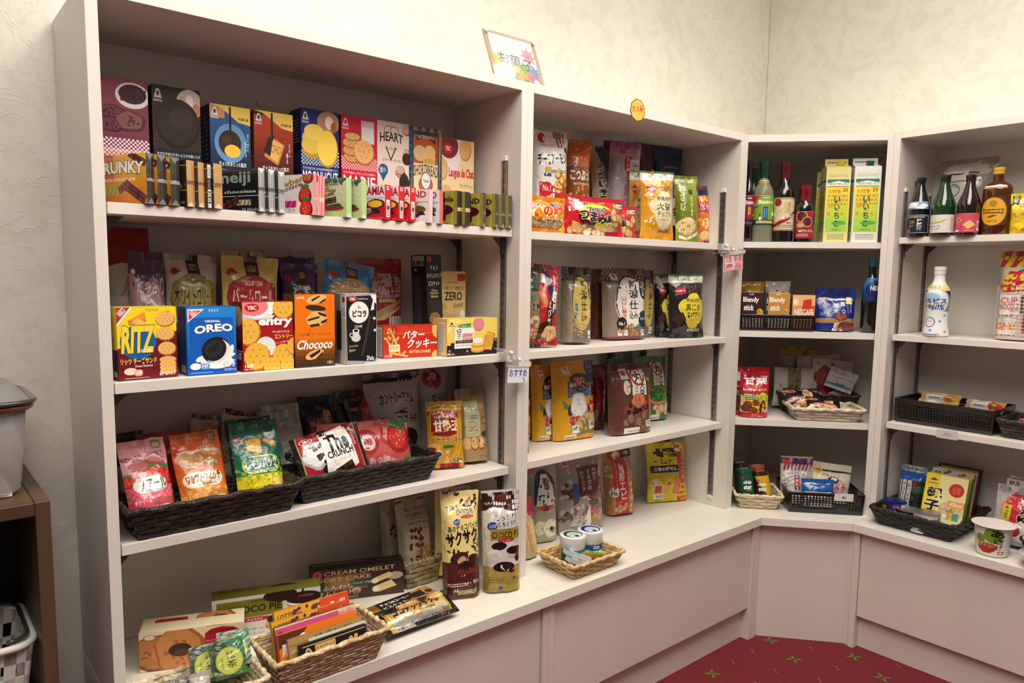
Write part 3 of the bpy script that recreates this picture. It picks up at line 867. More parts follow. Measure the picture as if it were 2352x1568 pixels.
def mesh_basket(label, group, pos, w, dp, h, col='1c1414', cells=24, rows=6, fl=0.004, z0=.2, z1=.8):
    M = frame(*pos[:5]); c = rgb(col)
    mb = MB(); b = [(-w / 2, 0), (w / 2, 0), (w / 2, dp), (-w / 2, dp)]; t = [(-w / 2 - fl, -fl), (w / 2 + fl, -fl), (w / 2 + fl, dp + fl), (-w / 2 - fl, dp + fl)]
    root = empty('plastic_basket', M, label, 'basket', group)
    for k in range(4):
        mb = MB(); l = (k + 1) % 4; nrm = ((0, -1), (1, 0), (0, 1), (-1, 0))[k]; L = w if k % 2 == 0 else dp; nc = max(6, int(cells * L / w))
        def P(u, v, o):
            x = (b[k][0] * (1 - u) + b[l][0] * u) * (1 - v) + (t[k][0] * (1 - u) + t[l][0] * u) * v
            y = (b[k][1] * (1 - u) + b[l][1] * u) * (1 - v) + (t[k][1] * (1 - u) + t[l][1] * u) * v
            return (x + nrm[0] * o, y + nrm[1] * o, 0.0006 + v * (h - 0.0006))
        def slab(u0, u1, v0, v1, th=0.0014):
            vs = [P(u0, v0, 0), P(u1, v0, 0), P(u1, v1, 0), P(u0, v1, 0), P(u0, v0, -th), P(u1, v0, -th), P(u1, v1, -th), P(u0, v1, -th)]
            mb.add(vs, [(0, 1, 2, 3), (7, 6, 5, 4), (0, 4, 5, 1), (1, 5, 6, 2), (2, 6, 7, 3), (3, 7, 4, 0)], c)
        slab(0, 1, 0, z0); slab(0, 1, z1, 1); m = 0.035 * w / L; slab(0, m, z0, z1); slab(1 - m, 1, z0, z1)
        du = (1 - 2 * m) / nc
        for i in range(nc + 1): slab(m + i * du - du * .2, m + i * du + du * .2, z0, z1)
        dv = (z1 - z0) / rows
        for i in range(1, rows): slab(m, 1 - m, z0 + i * dv - dv * .2, z0 + i * dv + dv * .2)
        mb.obj('side', SHINY, root)
    mb = MB(); mb.box(-w / 2, w / 2, 0, dp, 0.0004, 0.0020, c); mb.obj('base', SHINY, root)
    mb = MB(); mb.tube([(p[0], p[1], h) for k in range(4) for p in [((t[k][0] * (1 - u) + t[(k + 1) % 4][0] * u), (t[k][1] * (1 - u) + t[(k + 1) % 4][1] * u)) for u in (0.02, .25, .5, .75, 0.98)]], 0.0022, 6, c, True); mb.obj('rim', SHINY, root)
    return root
def bottle(label, group, pos, prof, capz, capcol, body, labels, tilt=0, name='bottle', capr=None, m=None, cat='bottle', capm=None, sx=1.0):
    """prof: list of (z, r) in metres; labels: (z0,z1,a0,a1,art)"""
    M = frame(*pos[:5]) @ Matrix.Rotation(-radians(tilt), 4, 'X') @ Matrix.Diagonal((1, sx, 1, 1))
    rs = [(r, z + 0.0006) for z, r in prof]
    def R(z):
        for (z0, r0), (z1, r1) in zip(prof, prof[1:]):
            if z0 <= z <= z1:
                q = (z - z0) / max(z1 - z0, 1e-6); q = q * q * (3 - 2 * q) if False else q; return r0 + (r1 - r0) * q
        return prof[-1][1]
    mb = MB(); mb.lathe(rs, 36, rgb(body)); root = mb.obj(name, m or DGLASS, None, M, sharp=50)
    for z0, z1, a0, a1, art in labels:
        mb = MB(); n = 28; g = [[Vector(((R(z) + 0.0004) * cos(radians(a0 + (a1 - a0) * i / n)), (R(z) + 0.0004) * sin(radians(a0 + (a1 - a0) * i / n)), z + 0.0006)) for i in range(n + 1)] for z in [z0 + (z1 - z0) * j / 12 for j in range(13)]]
        add_grid(mb, g, grid_normals(g), rgb('ddd' if art[0] != 'E' else body))
        lathe_label(mb, lambda z: R(z) + 0.0005, z0 , z1, a0, a1, art, nv=12, nu=28)
        mb.obj('label', LABEL, root, Matrix.Translation((0, 0, 0.0006)))
    if capz:
        z0, z1 = capz; r = capr or R(z0) + 0.0012
        mb = MB(); mb.lathe([(r, z0), (r, z0 + (z1 - z0) * .55), (r * 1.06, z0 + (z1 - z0) * .58), (r * 1.04, z1 - 0.001), (r * 0.9, z1)], 24, rgb(capcol)); mb.obj('cap', capm or SHINY, root, sharp=40)
    return tag(root, label, cat, group)
def gable(label, group, pos, w, h, t, front, side, capcol, col, hs):
    """gable-top drinks carton; hs = shoulder height"""
    M = frame(*pos[:5]); c = rgb(col); mb = MB()
    hr = h - 0.018
    v = [(-w/2,0,0),(w/2,0,0),(w/2,t,0),(-w/2,t,0),(-w/2,0,hs),(w/2,0,hs),(w/2,t,hs),(-w/2,t,hs),(-w/2+.002,t/2-.0015,hr),(w/2-.002,t/2-.0015,hr),(w/2-.002,t/2+.0015,hr),(-w/2+.002,t/2+.0015,hr),(-w/2+.002,t/2-.0015,h),(w/2-.002,t/2-.0015,h),(w/2-.002,t/2+.0015,h),(-w/2+.002,t/2+.0015,h),(-w/2+.014,t/2,hr-.006),(w/2-.014,t/2,hr-.006)]
    v = [(x, y, z + 0.0006) for x, y, z in v]
    mb.add(v, [(3,2,1,0),(0,1,5,4),(1,2,6,5),(2,3,7,6),(3,0,4,7),(4,5,9,8),(6,7,11,10),(4,8,16),(7,16,11),(4,16,7),(5,17,9),(6,10,17),(5,6,17),(8,9,13,12),(10,11,15,14),(12,13,14,15),(8,12,15,11),(9,10,14,13)], c)
    planar(mb, Art(w, hs).run(front), (-w/2, 0, 0.0006), (1,0,0), (0,0,1), (0,-1,0))
    if side: planar(mb, Art(t, hs).run(side), (-w/2, t, 0.0006), (0,-1,0), (0,0,1), (-1,0,0))
    planar(mb, Art(w - .004, 0.018).run('L 345 8 30 92 70 1'), (-w/2+.002, t/2-.0015, hr + .0006), (1,0,0), (0,0,1), (0,-1,0))
    o = mb.obj('drink_carton', CARD, None, M)
    sl = Vector((0, t/2, hr - hs)).normalized(); nn = Vector((0, -sl.z, sl.y)); cpos = Vector((w * .12, t * .27, hs + (hr - hs) * .54))
    mc = MB(); mc.lathe([(0.0125, 0), (0.0125, .002), (.0105, .002), (.0105, .012), (.009, .0135)], 24, rgb(capcol))
    mc.obj('cap', SHINY, o, Matrix.Translation(cpos + Vector((0, 0, .0006))) @ Vector((0, 0, 1)).rotation_difference(nn).to_matrix().to_4x4(), sharp=40)
    mt = Art(w, .03).run('T 222 18 60 26 60 b3=%s' % ('20.' if capcol > 'c' else '25.'))
    planar(mb2 := MB(), mt, (-w/2, t*.06, hs + (hr-hs)*.12 + .0006), (1,0,0), tuple(sl), tuple(nn)); mb2.obj('print', CARD, o)
    return tag(o, label, 'drink carton', group)
def can(label, group, name, cat, pos, r, h, lidc, side_art, top_art=None, lip='bbb', taper=1.0, rot=0, m=None, seam=True, lidh=0.0, lidr=1.0):
    """upright tin or tub; pos may carry tilt and roll; side_art wraps the visible half"""
    M = place(pos, 0, 0)
    mb = MB(); r0 = r * taper; z = 0.0006
    prof = [(r0 * .97, z), (r0, z + .0015), (r, h - lidh - .001)]
    prof += [(r * .995, h - .0005), (r * .94, h)] if not lidh else [(r, h - lidh)]
    mb.lathe(prof, 36, rgb(lip))
    root = mb.obj(name, m or METAL, None, M, sharp=40)
    mb = MB(); lathe_label(mb, lambda q: r0 + (r - r0) * (q - z) / h + .0003, z + .002, h - lidh - .002, -200 + rot, 20 + rot, side_art, nv=3)
    mb.obj('print', LABEL, root)
    mb = MB(); R2 = r * lidr
    if lidh: mb.lathe([(R2, h - lidh), (R2 * 1.02, h - lidh + .001), (R2 * 1.02, h - .0012), (R2 * .97, h)], 36, rgb(lidc))
    else: mb.lathe([(r * .93, h - .0022), (r * .9, h - .0015), (r * .5, h - .0015)], 36, rgb(lidc))
    if top_art: planar(mb, Art(R2 * 1.7, R2 * 1.7).run(top_art), (-R2 * .85, -R2 * .85, h + (0 if lidh else -.0012)), (1, 0, 0), (0, 1, 0), (0, 0, 1))
    mb.obj('lid', SHINY, root, sharp=40)
    return tag(root, label, cat, group)
def flat_sign(name, label, cat, M, w, h, art, col, th=0.001, m=None, group=None):
    mb = MB(); mb.box(-w / 2, w / 2, 0, th, 0, h, rgb(col)); planar(mb, Art(w, h).run(art), (-w / 2, 0, 0), (1, 0, 0), (0, 0, 1), (0, -1, 0))
    o = mb.obj(name, m or CARD, None, M); 
    return tag(o, label, cat, group)
def slab_item(name, label, cat, group, pos, w, l, t, art, side, m=None, roll=0, pitch=0, rz=0):
    """flat pack lying on its back: art on the upper face"""
    M = frame(*pos[:5]) @ Matrix.Rotation(radians(rz), 4, 'Z') @ Matrix.Rotation(radians(pitch), 4, 'X') @ Matrix.Rotation(radians(roll), 4, 'Y')
    mb = MB(); mb.box(-w / 2, w / 2, 0, l, 0, t, rgb(side), 0.0005); planar(mb, Art(w, l).run(art), (-w / 2, 0, t), (1, 0, 0), (0, 1, 0), (0, 0, 1))
    return tag(mb.obj(name, m or CARD, None, M), label, cat, group)

ART_0 = 'R 222 0 0 100 100;D 333 0 0 100 100 3;P 777 0 100 100 100 50 86;P 777 0 0 100 0 50 12;T fff 50 48 30 44 r90 b4=LOTTE'
ART_1 = 'V c72 eb2 0 0 100 100 6;V c63 c63 0 50 40 100 2;T d31 42 91 46 8 b4 offa,5=サクサクいこうぜ！;N 633 411 84 90 34 14 -25;T f8f4ee 50 71 92 25 b9 a4 o532,7=CRUNKY;T fff 44 50 70 6 b5=CRUNCH CHOCOLATE;R bb4 2 20 46 38;D 993 2 20 46 38 6;N 633 411 78 24 44 20 -30;N 845 512 58 36 22 14 30'
ART_2 = 'R c9a06a 0 0 100 100;D b98d5a 0 0 100 100 4;P dcb 0 0 100 0 50 12;T 643 50 52 42 40 r90 b5=meiji'
ART_3 = 'R 2a1a14 0 0 100 100;R b93 40 88 100 90;R b93 40 34 100 36;R 321 30 36 100 88;T ba7 84 44 12 10=e;T a97 70 10 50 8 i.2=26 blocks'
ART_4 = 'R 222 0 0 100 100;R ddd 10 68 90 98;R ddd 10 0 90 42;R 333 20 10 80 14;R 333 20 17 80 19;R 333 20 22 80 26;R 333 20 29 80 31;R 333 20 34 80 38;L 999 20 45 80 66 6;L 555 20 72 80 94 6'
ART_5 = 'R b8b8b4 0 0 100 100;D 999 0 0 100 100 3;P ddd 0 0 100 0 50 12;P eee 0 100 100 100 50 88;T 444 50 52 42 38 r90 b5=meiji'
ART_6 = 'R 15171a 0 0 100 100;R 445 0 95 100 98;T 99a0a0 48 76 72 34 b5=meiji;T ddd 62 47 66 7 b3=chocolate;R ccc 0 36 100 37.5;R c7b89a 34 15 84 28;D 8b7a5a 34 15 84 28 6;N 533 311 40 19 40 20 20;T bbb 82 5 34 7 i.2 b2=26 blocks'
ART_7 = 'R e66 0 0 100 100;D eaa 0 0 100 100 2;T fdd 50 40 44 38 r90 b5=meiji'
ART_8 = 'R efe6e2 0 0 100 100;S 88 96 11;S 12 98 10;T a83 50 78 96 22 r14 b6=Strawberry;T 633 40 64 74 10 r14 i.3=chocolate;S 82 50 13;S 22 48 11;R d49 2 20 64 36;D a26 2 20 64 36 6;S 24 10 12;S 84 18 13;T ba9 54 14 16 8=26'
ART_9 = 'R b5d490 0 0 100 100;P dde 0 0 100 0 50 12'
ART_10 = 'V c8e08a e8eacb 0 0 100 100 5;Y 586 354 55 88 100 100 22 5 .6;T a96 62 74 50 34 b5=茶;T 654 40 52 72 8 r12 i.3=chocolate;N 754 321 60 42 40 14 8;P 253 60 30 84 36 92 30 72 22;R 365 30 20 62 34;D 8b8 30 20 62 34 6;E 933 72 24 24 6;T bba 60 8 60 8 i.2=26 blocks'
ART_11 = 'R c12 0 0 100 100;R eee 22 8 80 58;L 444 30 12 72 54 9;R 333 35 30 70 40;R eee 30 86 70 96;R c12 40 88 60 94'
ART_12 = 'R f3eeee 0 0 100 100;P c12 0 0 100 0 100 42 78 62;T b12 46 83 106 24 b7=MACADAMIA;T a77 60 63 70 4=the chocolate in the world;E 311 18 45 24 16;E 522 40 56 16 10;E 522 78 46 22 14;E fc3 76 46 18 10;P 222 12 18 90 18 84 32 18 32;E 236 46 24 28 13;E b74 46 25 22 9;T fff 46 31 40 5 b4 a2=MOSHINO;T fcc 60 5 70 5 b3=(粒チョコレート)'
ART_13 = 'R f0eeee 0 0 100 100;T b13 44 85 98 20 b4=ALMOND;T a88 60 63 76 5 i.2=chocolate;E 8a5 52 50 20 11 20;E 563 70 40 22 12;E bb6 56 42 18 10 40;P 222 20 18 92 24 84 34 18 28;E 236 50 25 28 12;T fff 50 30 40 5 b4 a2=ALMOND;T 755 60 7 70 5=(粒チョコレート)'
ART_14 = 'R 111 0 0 100 100;T fd8 50 46 40 60 r90 b5=Macadamia'
ART_15 = 'R 9a9040 0 0 100 100;R 222 72 0 74 100;R c5b24a 0 4 90 98;R a0963e 3 6 87 96;T 111 46 76 90 17 b6=Macadamia;R 321 64 60 68 98;E 412 60 44 30 16;E 634 50 50 22 10;P 411 60 40 72 40 70 12 64 12;E 533 14 24 22 14;E b97 16 24 14 10;L 552 40 4 84 9 1'
ART_16 = 'R 222 0 0 100 100;D 555 0 0 100 100 2;P 999 0 0 100 0 50 12;T bbb 50 40 30 36 r90 b4=LOTTE'
ART_17 = 'R 9a9040 0 0 100 100;R 222 72 0 74 100;R c5b24a 0 4 90 98;R a0963e 3 6 87 96;T 111 46 76 90 17 b6=ALMOND;R 321 64 60 68 98;E 412 60 44 30 16;E 634 50 50 22 10;P 411 60 40 72 40 70 12 64 12;E 533 14 24 22 14;E b97 16 24 14 10;L 552 40 4 84 9 1'
ART_18 = 'R e0a830 0 0 100 100;T 5a2a14 14 88 20 9 b5=LOTTE;Y 5a2a44 7a3a54 24 70 60 96 26 2.2 .9;R d84a2c 60 64 100 100;T fee 84 84 20 14 b5 offa,5=コーゼ！;N 6a2418 3a100c 18 40 30 70 0'
ART_19 = 'R 1a3a14 0 0 100 100;P 2a6a44 40 100 100 100 100 50 86 40 50 80;T dfd 80 84 16 20 r-50=よう;C 9aa838 50 44 42;C b0b84c 50 44 38;T 1a2a10 56 58 30 20 b2=抹;T 1a2a10 56 34 30 20 b2=茶;T 1a2a10 28 40 8 30 v=ようかん;L 5a4 60 4 98 20 3'
ART_20 = 'R c01824 0 0 100 100;T f4dcd8 12 90 14 8 b5=亀田;P f0d8c8 16 92 24 92 30 66 22 56 12 64;E 4a0c10 52 47 34 30;E e8d42c 48 58 28 24;E c01824 56 54 24 18;E d8c828 66 26 20 12;T fff 14 66 20 14 r10 b5 o622,3=まじワク;R 1a4a9a 82 70 98 92 3;T fd3 90 82 16 14 b8=10%;T 141014 48 66 28 13 b9 offf,5=亀田の;T 141014 50 46 62 30 b10 r-6 offf,5=つまみ種;T fcb 46 84 40 5 r2 b3=おつまみミックス;P e0b060 10 34 20 30 30 12 22 4 12 8;Y e0b878 a87840 4 6 34 36 6 5 .9;Y f0d8b0 c89868 34 2 78 14 8 5 1;Y d8b078 9a6c3c 76 14 96 60 9 6 .8;C f0dcd0 40 10 5'
ART_21 = 'R 14100e 0 0 100 100;R d8d8cc 0 86 100 98;R 3a7a44 0 97 100 100;T 3a6a44 36 92 22 4 i.2=Rice;T 3a6a44 68 92 50 4=お豆の香り;P b01c28 12 70 26 66 40 70 40 76 26 80 12 76;T fee 26 73 22 3 b4=KAMEDA;E d8c838 62 42 32 26;E d8c838 62 60 20 10;E d8c838 62 24 20 10;E d8c838 38 48 20 12;E d8c838 86 48 16 12;T 3a2a18 62 58 46 6 b2=熱風焙煎;T 2a1c10 60 47 46 11 b3=黒ごま;T 2a1c10 62 36 44 9 b2=チップス;T 4a3a20 64 28 32 3=ごま油仕立て;T e8e4dc 66 12 36 4.4 b5=6PACKS;Y 6a4a3c 2a1814 40 70 98 86 30 3 .7;P 3a2420 4 30 30 40 40 26 20 18;P 4a342c 74 20 94 26 90 14 78 12'
ART_22 = 'R d8a010 0 0 100 100;R eee 24 83 40 93 1;E c8202c 32 89.5 5 2.4 -40;T 933 32 84.6 12 1.6=三幸製菓;P 1a4a8a 76 99 100 99 100 72 78 72;T fff 88 88 14 10 b3=小魚;E 2a1a14 58 74 26 10;R 2a1a14 26 54 94 74 3;T eee 38 70 16 6 b3=素材;T d84020 58 73 22 11 b6 offa,4=充実;T eee 82 70 20 6 b3=シリーズ;T 1850a0 58 60 58 13 b9 offf,5=じゃこ気分;P 5a8a3a 14 52 28 44 30 38 18 40;E 2a2420 52 36 27 14;O f0f0ec c8c4c0 52 42 20 1.3 10;T c82828 42 25 30 12 b10 offf,5=塩味;R c83028 78 32 98 48 2;T fd8 86 38 14 9 b6=97;R 6a5634 34 8 94 22;Y c8ac74 8a7040 36 8 92 24 9 12 1.2;R eee 34 8 50 18;T 222 42 14 14 6 b5=24枚;Z 76 12 98 22;R e8e0c8 16 2 44 7;L 653 18 3 40 6 1'
ART_23 = 'R b81424 0 0 100 100;C e8dcd4 46 94 3;C e8dcd4 16 90 4;C e8dcd4 30 92 4;T e8c8c8 18 95 18 2 b3=Kracie;T f0eeea 32 80 42 19 b10 o8a0c18,3=甘;T f0eeea 74 80 42 19 b10 o8a0c18,3=栗;T f8f4f0 50 60 86 6 b6=むいちゃいました;R e8dcd4 0 10 100 48;P e8b818 8 12 92 12 96 50 6 50;R 1a5a30 6 46 52 52;T fff 30 49 40 4 b4=自然の甘さ、;R 1a5a30 16 38 64 44;T fff 40 41 40 4 b4=ホクホク食感;C 1a5a2a 78 44 18;C d4d428 78 44 16;T 222 78 46 22 5 b4=焼いた;T 222 78 41 22 4 b3=香ばしさ;O 7a3c20 4a2010 24 28 15 .9 2;O 7a3c20 4a2010 52 32 13 .9 2;O 7a3c20 4a2010 16 20 15 .9 2;O 8a4824 4a2010 42 15 17 .85 3;Y 3a2018 1a0c08 66 10 92 36 12 5 .9;Y e86030 a82818 70 16 88 32 5 2.5 1;R b81424 0 0 100 11;T f0a040 50 7 24 3=栗甘露;T fdd 60 3 46 2.6=化粧箱入'
ART_24 = 'R 141216 0 0 100 100;E c87860 20 84 16 9;E e8c898 66 70 14 26 16;E c89a60 64 68 9 22 16;P 7a2c2c 6 46 40 60 80 50 96 34 50 26 8 30;T e8dcd0 52 44 60 10 b4 r-3=ミックスナッツ;Y d8a878 a87848 2 2 96 34 16 12 .6'
ART_25 = 'R c8c4c4 0 0 100 100;T 111 14 93 20 7 b5=93;T 222 14 88 12 2.4=kcal;C c83044 62 62 44;E e89078 30 58 20 24;E c83044 33 58 18 22;T 120c0c 62 78 36 17 b10 offf,5=梅;T 120c0c 60 61 28 14 b10 offf,5=が;T 120c0c 58 46 30 14 b10 offf,5=ゆ;R e8d040 14 40 30 66 1;T 222 22 53 8 22 v b4=あっさり;O e8e4e4 c8c4c8 66 22 40 .6 12;C b02c28 40 24 12;R b0b0b4 0 0 100 6'
I('biscuit_box', 'tall terracotta carton with two chocolate-chip cookies and a dark dip bowl', 'biscuit box', 'biscuit cartons along the back of the top left shelf', ('A',0.0831,0.14,0.8432,0,0,0), (0.0777,0.2214,0.045), 'box', 'R b65 0 0 100 100;V 734 945 0 46 100 100 5;E eee 68 88 36 10;E 412 68 89 29 7.5;Y 723 301 40 84 95 94 12 3;G fde 0 40 100 55 22;O 734 312 22 74 30 .5 9;O 734 312 20 64 32 .5 9;O 855 522 62 68 32 .72 14;T fec 50 45 88 2.6 b2=たっぷりなめらかチョコチップ;T 411 50 33 98 12 b4=CHOCOCHIPS;T 411 48 24 64 5 b4=C o o k i e;T 411 48 18 48 2.6=[チョコチップクッキー];T 421 14 9 16 5 b4=12枚', side='842', top='R 953 0 0 100 100')
I('biscuit_box', 'tall black carton with a big dark cookie and a yellow and blue title', 'biscuit box', 'biscuit cartons along the back of the top left shelf', ('A',0.1702,0.14,0.8432,0,0,0), (0.0833,0.2211,0.045), 'box', 'R 112 0 0 100 100;R 321 0 50 100 97;E dcb 78 88 28 12;E caa 62 89 7 5;E fee 78 90 8 6;E c86 92 84 9 5;Y 533 200 2 50 40 62 16 4 .5;E 100 52 71 46 20;E 2a1a14 51 72 43 18;E 3a2820 60 76 26 9;P ccc 4 90 9 97 15 97 20 90;E 223 12 93.5 3 2;T ccc 12 88 18 2.2 b4=MORINAGA;T eee 52 46 90 2.6 b2=サクサクほどけるショコラの深いコク;R 123 0 0 100 43;T fd5 52 37 94 9.5 b4=BLACK MOON;T bdf 52 27 72 9 i.25 b2 o248,5=Chocolat;T fd8 52 20 46 4.2 b3=C o o k i e;T fff 50 15 32 2.4=[ブラックムーン]', side='!111!L 445 10 6 80 90 22;R 223 20 30 80 60')
I('biscuit_box', 'blue premium carton with chocolate poured over a round biscuit, second of the blue ones', 'biscuit box', 'biscuit cartons along the back of the top left shelf', ('A',0.2675,0.14,0.8432,0,0,0), (0.0769,0.2037,0.062), 'box', 'R 147 0 0 100 100;V 123 36a 0 40 100 96 9;R d96 0 88 36 100;P fd6 0 100 100 100 100 84 70 86 40 94 22 98;T 633 82 89 26 2.6 b3=PREMIUM;P eee 4 90 9 97 15 97 20 90;E 333 12 93.5 3 2;T eee 12 88 18 2.2 b4=MORINAGA;E 69c 50 66 40 18;E 321 48 66 28 12;E fc4 54 59 20 6;E 432 40 69 12 4;R 210 47 74 52 99;T fff 93 68 5 17 v=さくさく;T fff 87 62 4 14 v=ほどける;T fff 54 47 68 4 b3=チョコをまとった贅沢;R 38c 0 30 100 42;T fff 50 36 88 11 b2=MOONLIGHT;R 122 0 0 100 30;T 6ad 28 20 26 4.5 b3=14枚入;E 642 76 10 20 5;E 431 76 13 18 4;R 210 74 14 77 30;L 68a 5 5 40 12 3', side='!124!L 667 10 8 80 92 20;Z 12 30 88 44')
I('biscuit_box', 'red-brown premium carton with chocolate poured over a square biscuit', 'biscuit box', 'biscuit cartons along the back of the top left shelf', ('A',0.3531,0.14,0.8432,0,0,0), (0.08,0.2046,0.05), 'box', 'R 411 0 0 100 100;V 411 c42 0 40 100 96 9;P fd6 0 100 100 100 100 84 70 86 40 94 22 98;T 633 82 89 26 2.6 b3=PREMIUM;P eee 4 90 9 97 15 97 20 90;E 333 12 93.5 3 2;T eee 12 88 18 2.2 b4=MORINAGA;P c84 24 58 60 50 78 70 44 77;P eb6 27 60 58 53 74 70 45 75;T b74 54 65 26 8 r-8 b4=CHO;P 310 22 62 40 58 46 72 52 78 36 76;R 210 43 74 48 99;T fff 90 66 5 12 v=バター;T fff 84 58 5 10 v=香る;T fff 54 47 68 4 b3=チョコをまとった贅沢;R fd5 0 29 100 41;T 722 50 35 88 11 b3=CHOICE;R 311 0 0 100 29;T e96 28 20 26 4.5 b3=14枚入;E 642 76 8 22 5;E 431 76 12 18 4;R 210 72 14 76 29;L b86 5 5 40 12 3', side='!742!L caa 10 8 80 60 14')
I('biscuit_box', 'navy carton with yellow round cookies, second copy half hidden behind the front one', 'biscuit box', 'biscuit cartons along the back of the top left shelf', ('A',0.4558,0.194,0.8432,0,0,0), (0.0831,0.2223,0.045), 'box', 'R 126 0 0 100 100', side='!124!L 88a 20 10 80 90 20')
I('biscuit_box', 'navy carton with a stack of yellow round cookies and blue gingham', 'biscuit box', 'biscuit cartons along the back of the top left shelf', ('A',0.4526,0.14,0.8432,0,0,0), (0.0847,0.223,0.05), 'box', 'R 127 0 0 100 100;E b96 72 90 30 10;E c86 60 88 8 5;E fee 74 90 11 6;E a63 86 86 8 5;R bcd 0 50 100 64;G 236 0 50 100 64 24;E c93 30 64 26 8;E ec5 28 68 27 8;E ec5 30 74 27 8;E fd6 34 80 26 7;E c93 69 66 28 17;E fd5 68 67 27 16;P eee 4 90 9 97 15 97 20 90;E 236 12 93.5 3 2;T eee 12 88 18 2.2 b4=MORINAGA;T eee 50 47 92 2.6 b2=サクサクほどけるコクのある卵の黄金比率クッキー;T fff 50 39 92 12 b2=MOONLIGHT;T fe9 52 29 58 5 b3=C o o k i e;T fff 50 24 34 2.8=[ムーンライト];T fff 18 14 20 5 b4=14枚;L 88b 70 4 95 12 3', side='!114!R 335 20 5 90 20;R 335 20 25 90 40;R 335 20 45 90 62;L 99b 25 70 85 92 8')
I('biscuit_box', 'red carton with pricked tea biscuits, a glass of milk and red gingham', 'biscuit box', 'biscuit cartons along the back of the top left shelf', ('A',0.5436,0.14,0.8432,0,0,0), (0.086,0.2231,0.05), 'box', 'R c13 0 0 100 100;R fcc 0 50 100 62;G c34 0 50 100 62 26;R dcd 55 76 92 97;R eee 58 76 90 91;K 30 62 24 .55 da6 a62;K 28 68 25 .5 da6 a62;K 27 75 24 .5 da6 a62;K 30 81 22 .4 db7 a62;K 62 68 29 1.05 eb7 b73;Y a62 a62 42 56 84 82 22 1.1;P fdd 4 90 9 97 15 97 20 90;E a22 12 93.5 3 2;T fdd 12 88 18 2.2 b4=MORINAGA;T fdd 50 47 90 2.6 b2=サクサク香ばしいやさしいミルクの味わい;T fff 50 38 90 13 b3=MARIE;T fb6 50 28 64 5.5=B i s c u i t;T 511 50 23 22 3=[マリー];T fff 18 12 20 6 b4=21枚;L f9a 74 4 96 12 3', side='!a12!R c56 20 40 80 70')
I('biscuit_box', 'white carton with heart-shaped cookies, almonds and a heart crest', 'biscuit box', 'biscuit cartons along the back of the top left shelf', ('A',0.6282,0.14,0.8432,0,0,0), (0.0815,0.2237,0.045), 'box', 'R eeddd0 0 0 100 100;C 333 35 91 14;C eeddd0 35 91 12.5;C 333 53 91 14;C eeddd0 53 91 12.5;P 333 14 85 42 62 72 85;P eeddd0 18 85 42 65 68 85;R eeddd0 8 76 84 89;T 222 44 84 72 9 b5 a2=HEART;T 333 44 74 34 4 b4=ハートクッキー;O dba 742 92 94 14 1 6;O dba 742 92 70 12 1.3 6;E 411 92 66 14 6;T 432 44 63 56 3.4 b3=[バターアーモンド];E 258 18 53 15 6;P 258 4 52 18 42 32 52;T eee 18 53 22 6=発酵バター;O dba 742 72 52 16 .9 8;E 321 84 42 16 10;O dba 742 72 54 14 .9 6;E dca 26 30 28 9;Y b63 842 8 27 50 38 14 6 .6;P fd9 8 34 30 34 28 41 10 41;O dba 742 82 20 18 .8 8;E 321 88 12 14 6;T ccc 32 14 20 8 b3=WW;L 866 30 4 60 8 2', side='dcc')
I('biscuit_box', 'navy argyle shortbread carton with cream centre panel and butter blocks', 'biscuit box', 'biscuit cartons along the back of the top left shelf', ('A',0.7143,0.14,0.8432,0,0,0), (0.0877,0.2234,0.045), 'box', 'R 245 0 0 100 100;G 368 0 0 100 100 12;D b84 0 0 100 100 4;R 245 8 4 92 96;R b52 12 63 88 92;P 321 22 90 50 96 80 88 80 84 50 92 22 86;T fdb 50 90 46 3 b3 a1=BUTTER PLAYFUL;E db8 32 74 20 8 60;E eb7 62 76 18 7;E eb7 60 70 20 7;E ca5 60 66 20 4;R eda 12 6 88 64;T 533 50 56 76 11 b3 a2=SHORTBREAD;C 433 50 43 22;C d64 50 43 20;E 433 50 47 16 9;E fee 50 47 14 8;T 333 50 47 18 3.4 b4=Yoneda;R a23 12 28 88 37;T fff 50 32.5 68 5.5 b4=ショートブレッド;C b34 20 17 15;T fff 20 17 20 5 b3=ほんのり;P fe9 36 12 60 8 66 22 42 25;P fea 56 6 84 4 92 14 66 22;P eb6 36 12 60 8 60 5 38 7;T eee 88 4 12 4 b4=11枚', side='224')
I('biscuit_box', 'cream carton with thin golden round cookies and a tea cup, rightmost in its row', 'biscuit box', 'biscuit cartons along the back of the top left shelf', ('A',0.8069,0.14,0.8432,0,0,0), (0.0941,0.2083,0.05), 'box', 'R fda 0 0 100 100;R dbd 0 66 46 100 4;E fee 22 84 36 24;E 823 20 92 30 14;E c23 18 89 14 6;T fee 18 89 16 5 b5=YBC;E c85 72 90 19 13;E eb7 71 91 18 12;E c85 0 66 18 13;E eb7 0 67 17 12;T d33 60 62 78 13 b5 o944,2=Langue de Chat;T 543 76 49 40 5 b3=ラングドシャ;E c85 12 32 24 17;E eb7 11 33 23 16;E c85 36 22 22 18;E eb7 35 23 21 17;E c85 78 20 20 15;E eb7 77 21 19 14;E c85 98 30 12 9;T 644 14 6 16 5=36枚;L caa 60 38 84 44 2', side='ecb')
I('chocolate_carton', 'yellow crunch chocolate carton showing its whole front beside the left stile', 'chocolate box', 'small chocolate cartons lined along the top left shelf edge', ('A',0.0822,0.012,0.8432,-1.134,0,0), (0.128,0.0815,0.0146), 'choc', ART_1, side='444', right=ART_0)
I('chocolate_carton', 'second yellow crunch chocolate carton, mostly behind the first', 'chocolate box', 'small chocolate cartons lined along the top left shelf edge', ('A',0.099,0.012,0.8432,-1.134,0,0), (0.112,0.0808,0.0176), 'choc', ART_1, side='444', right=ART_0)
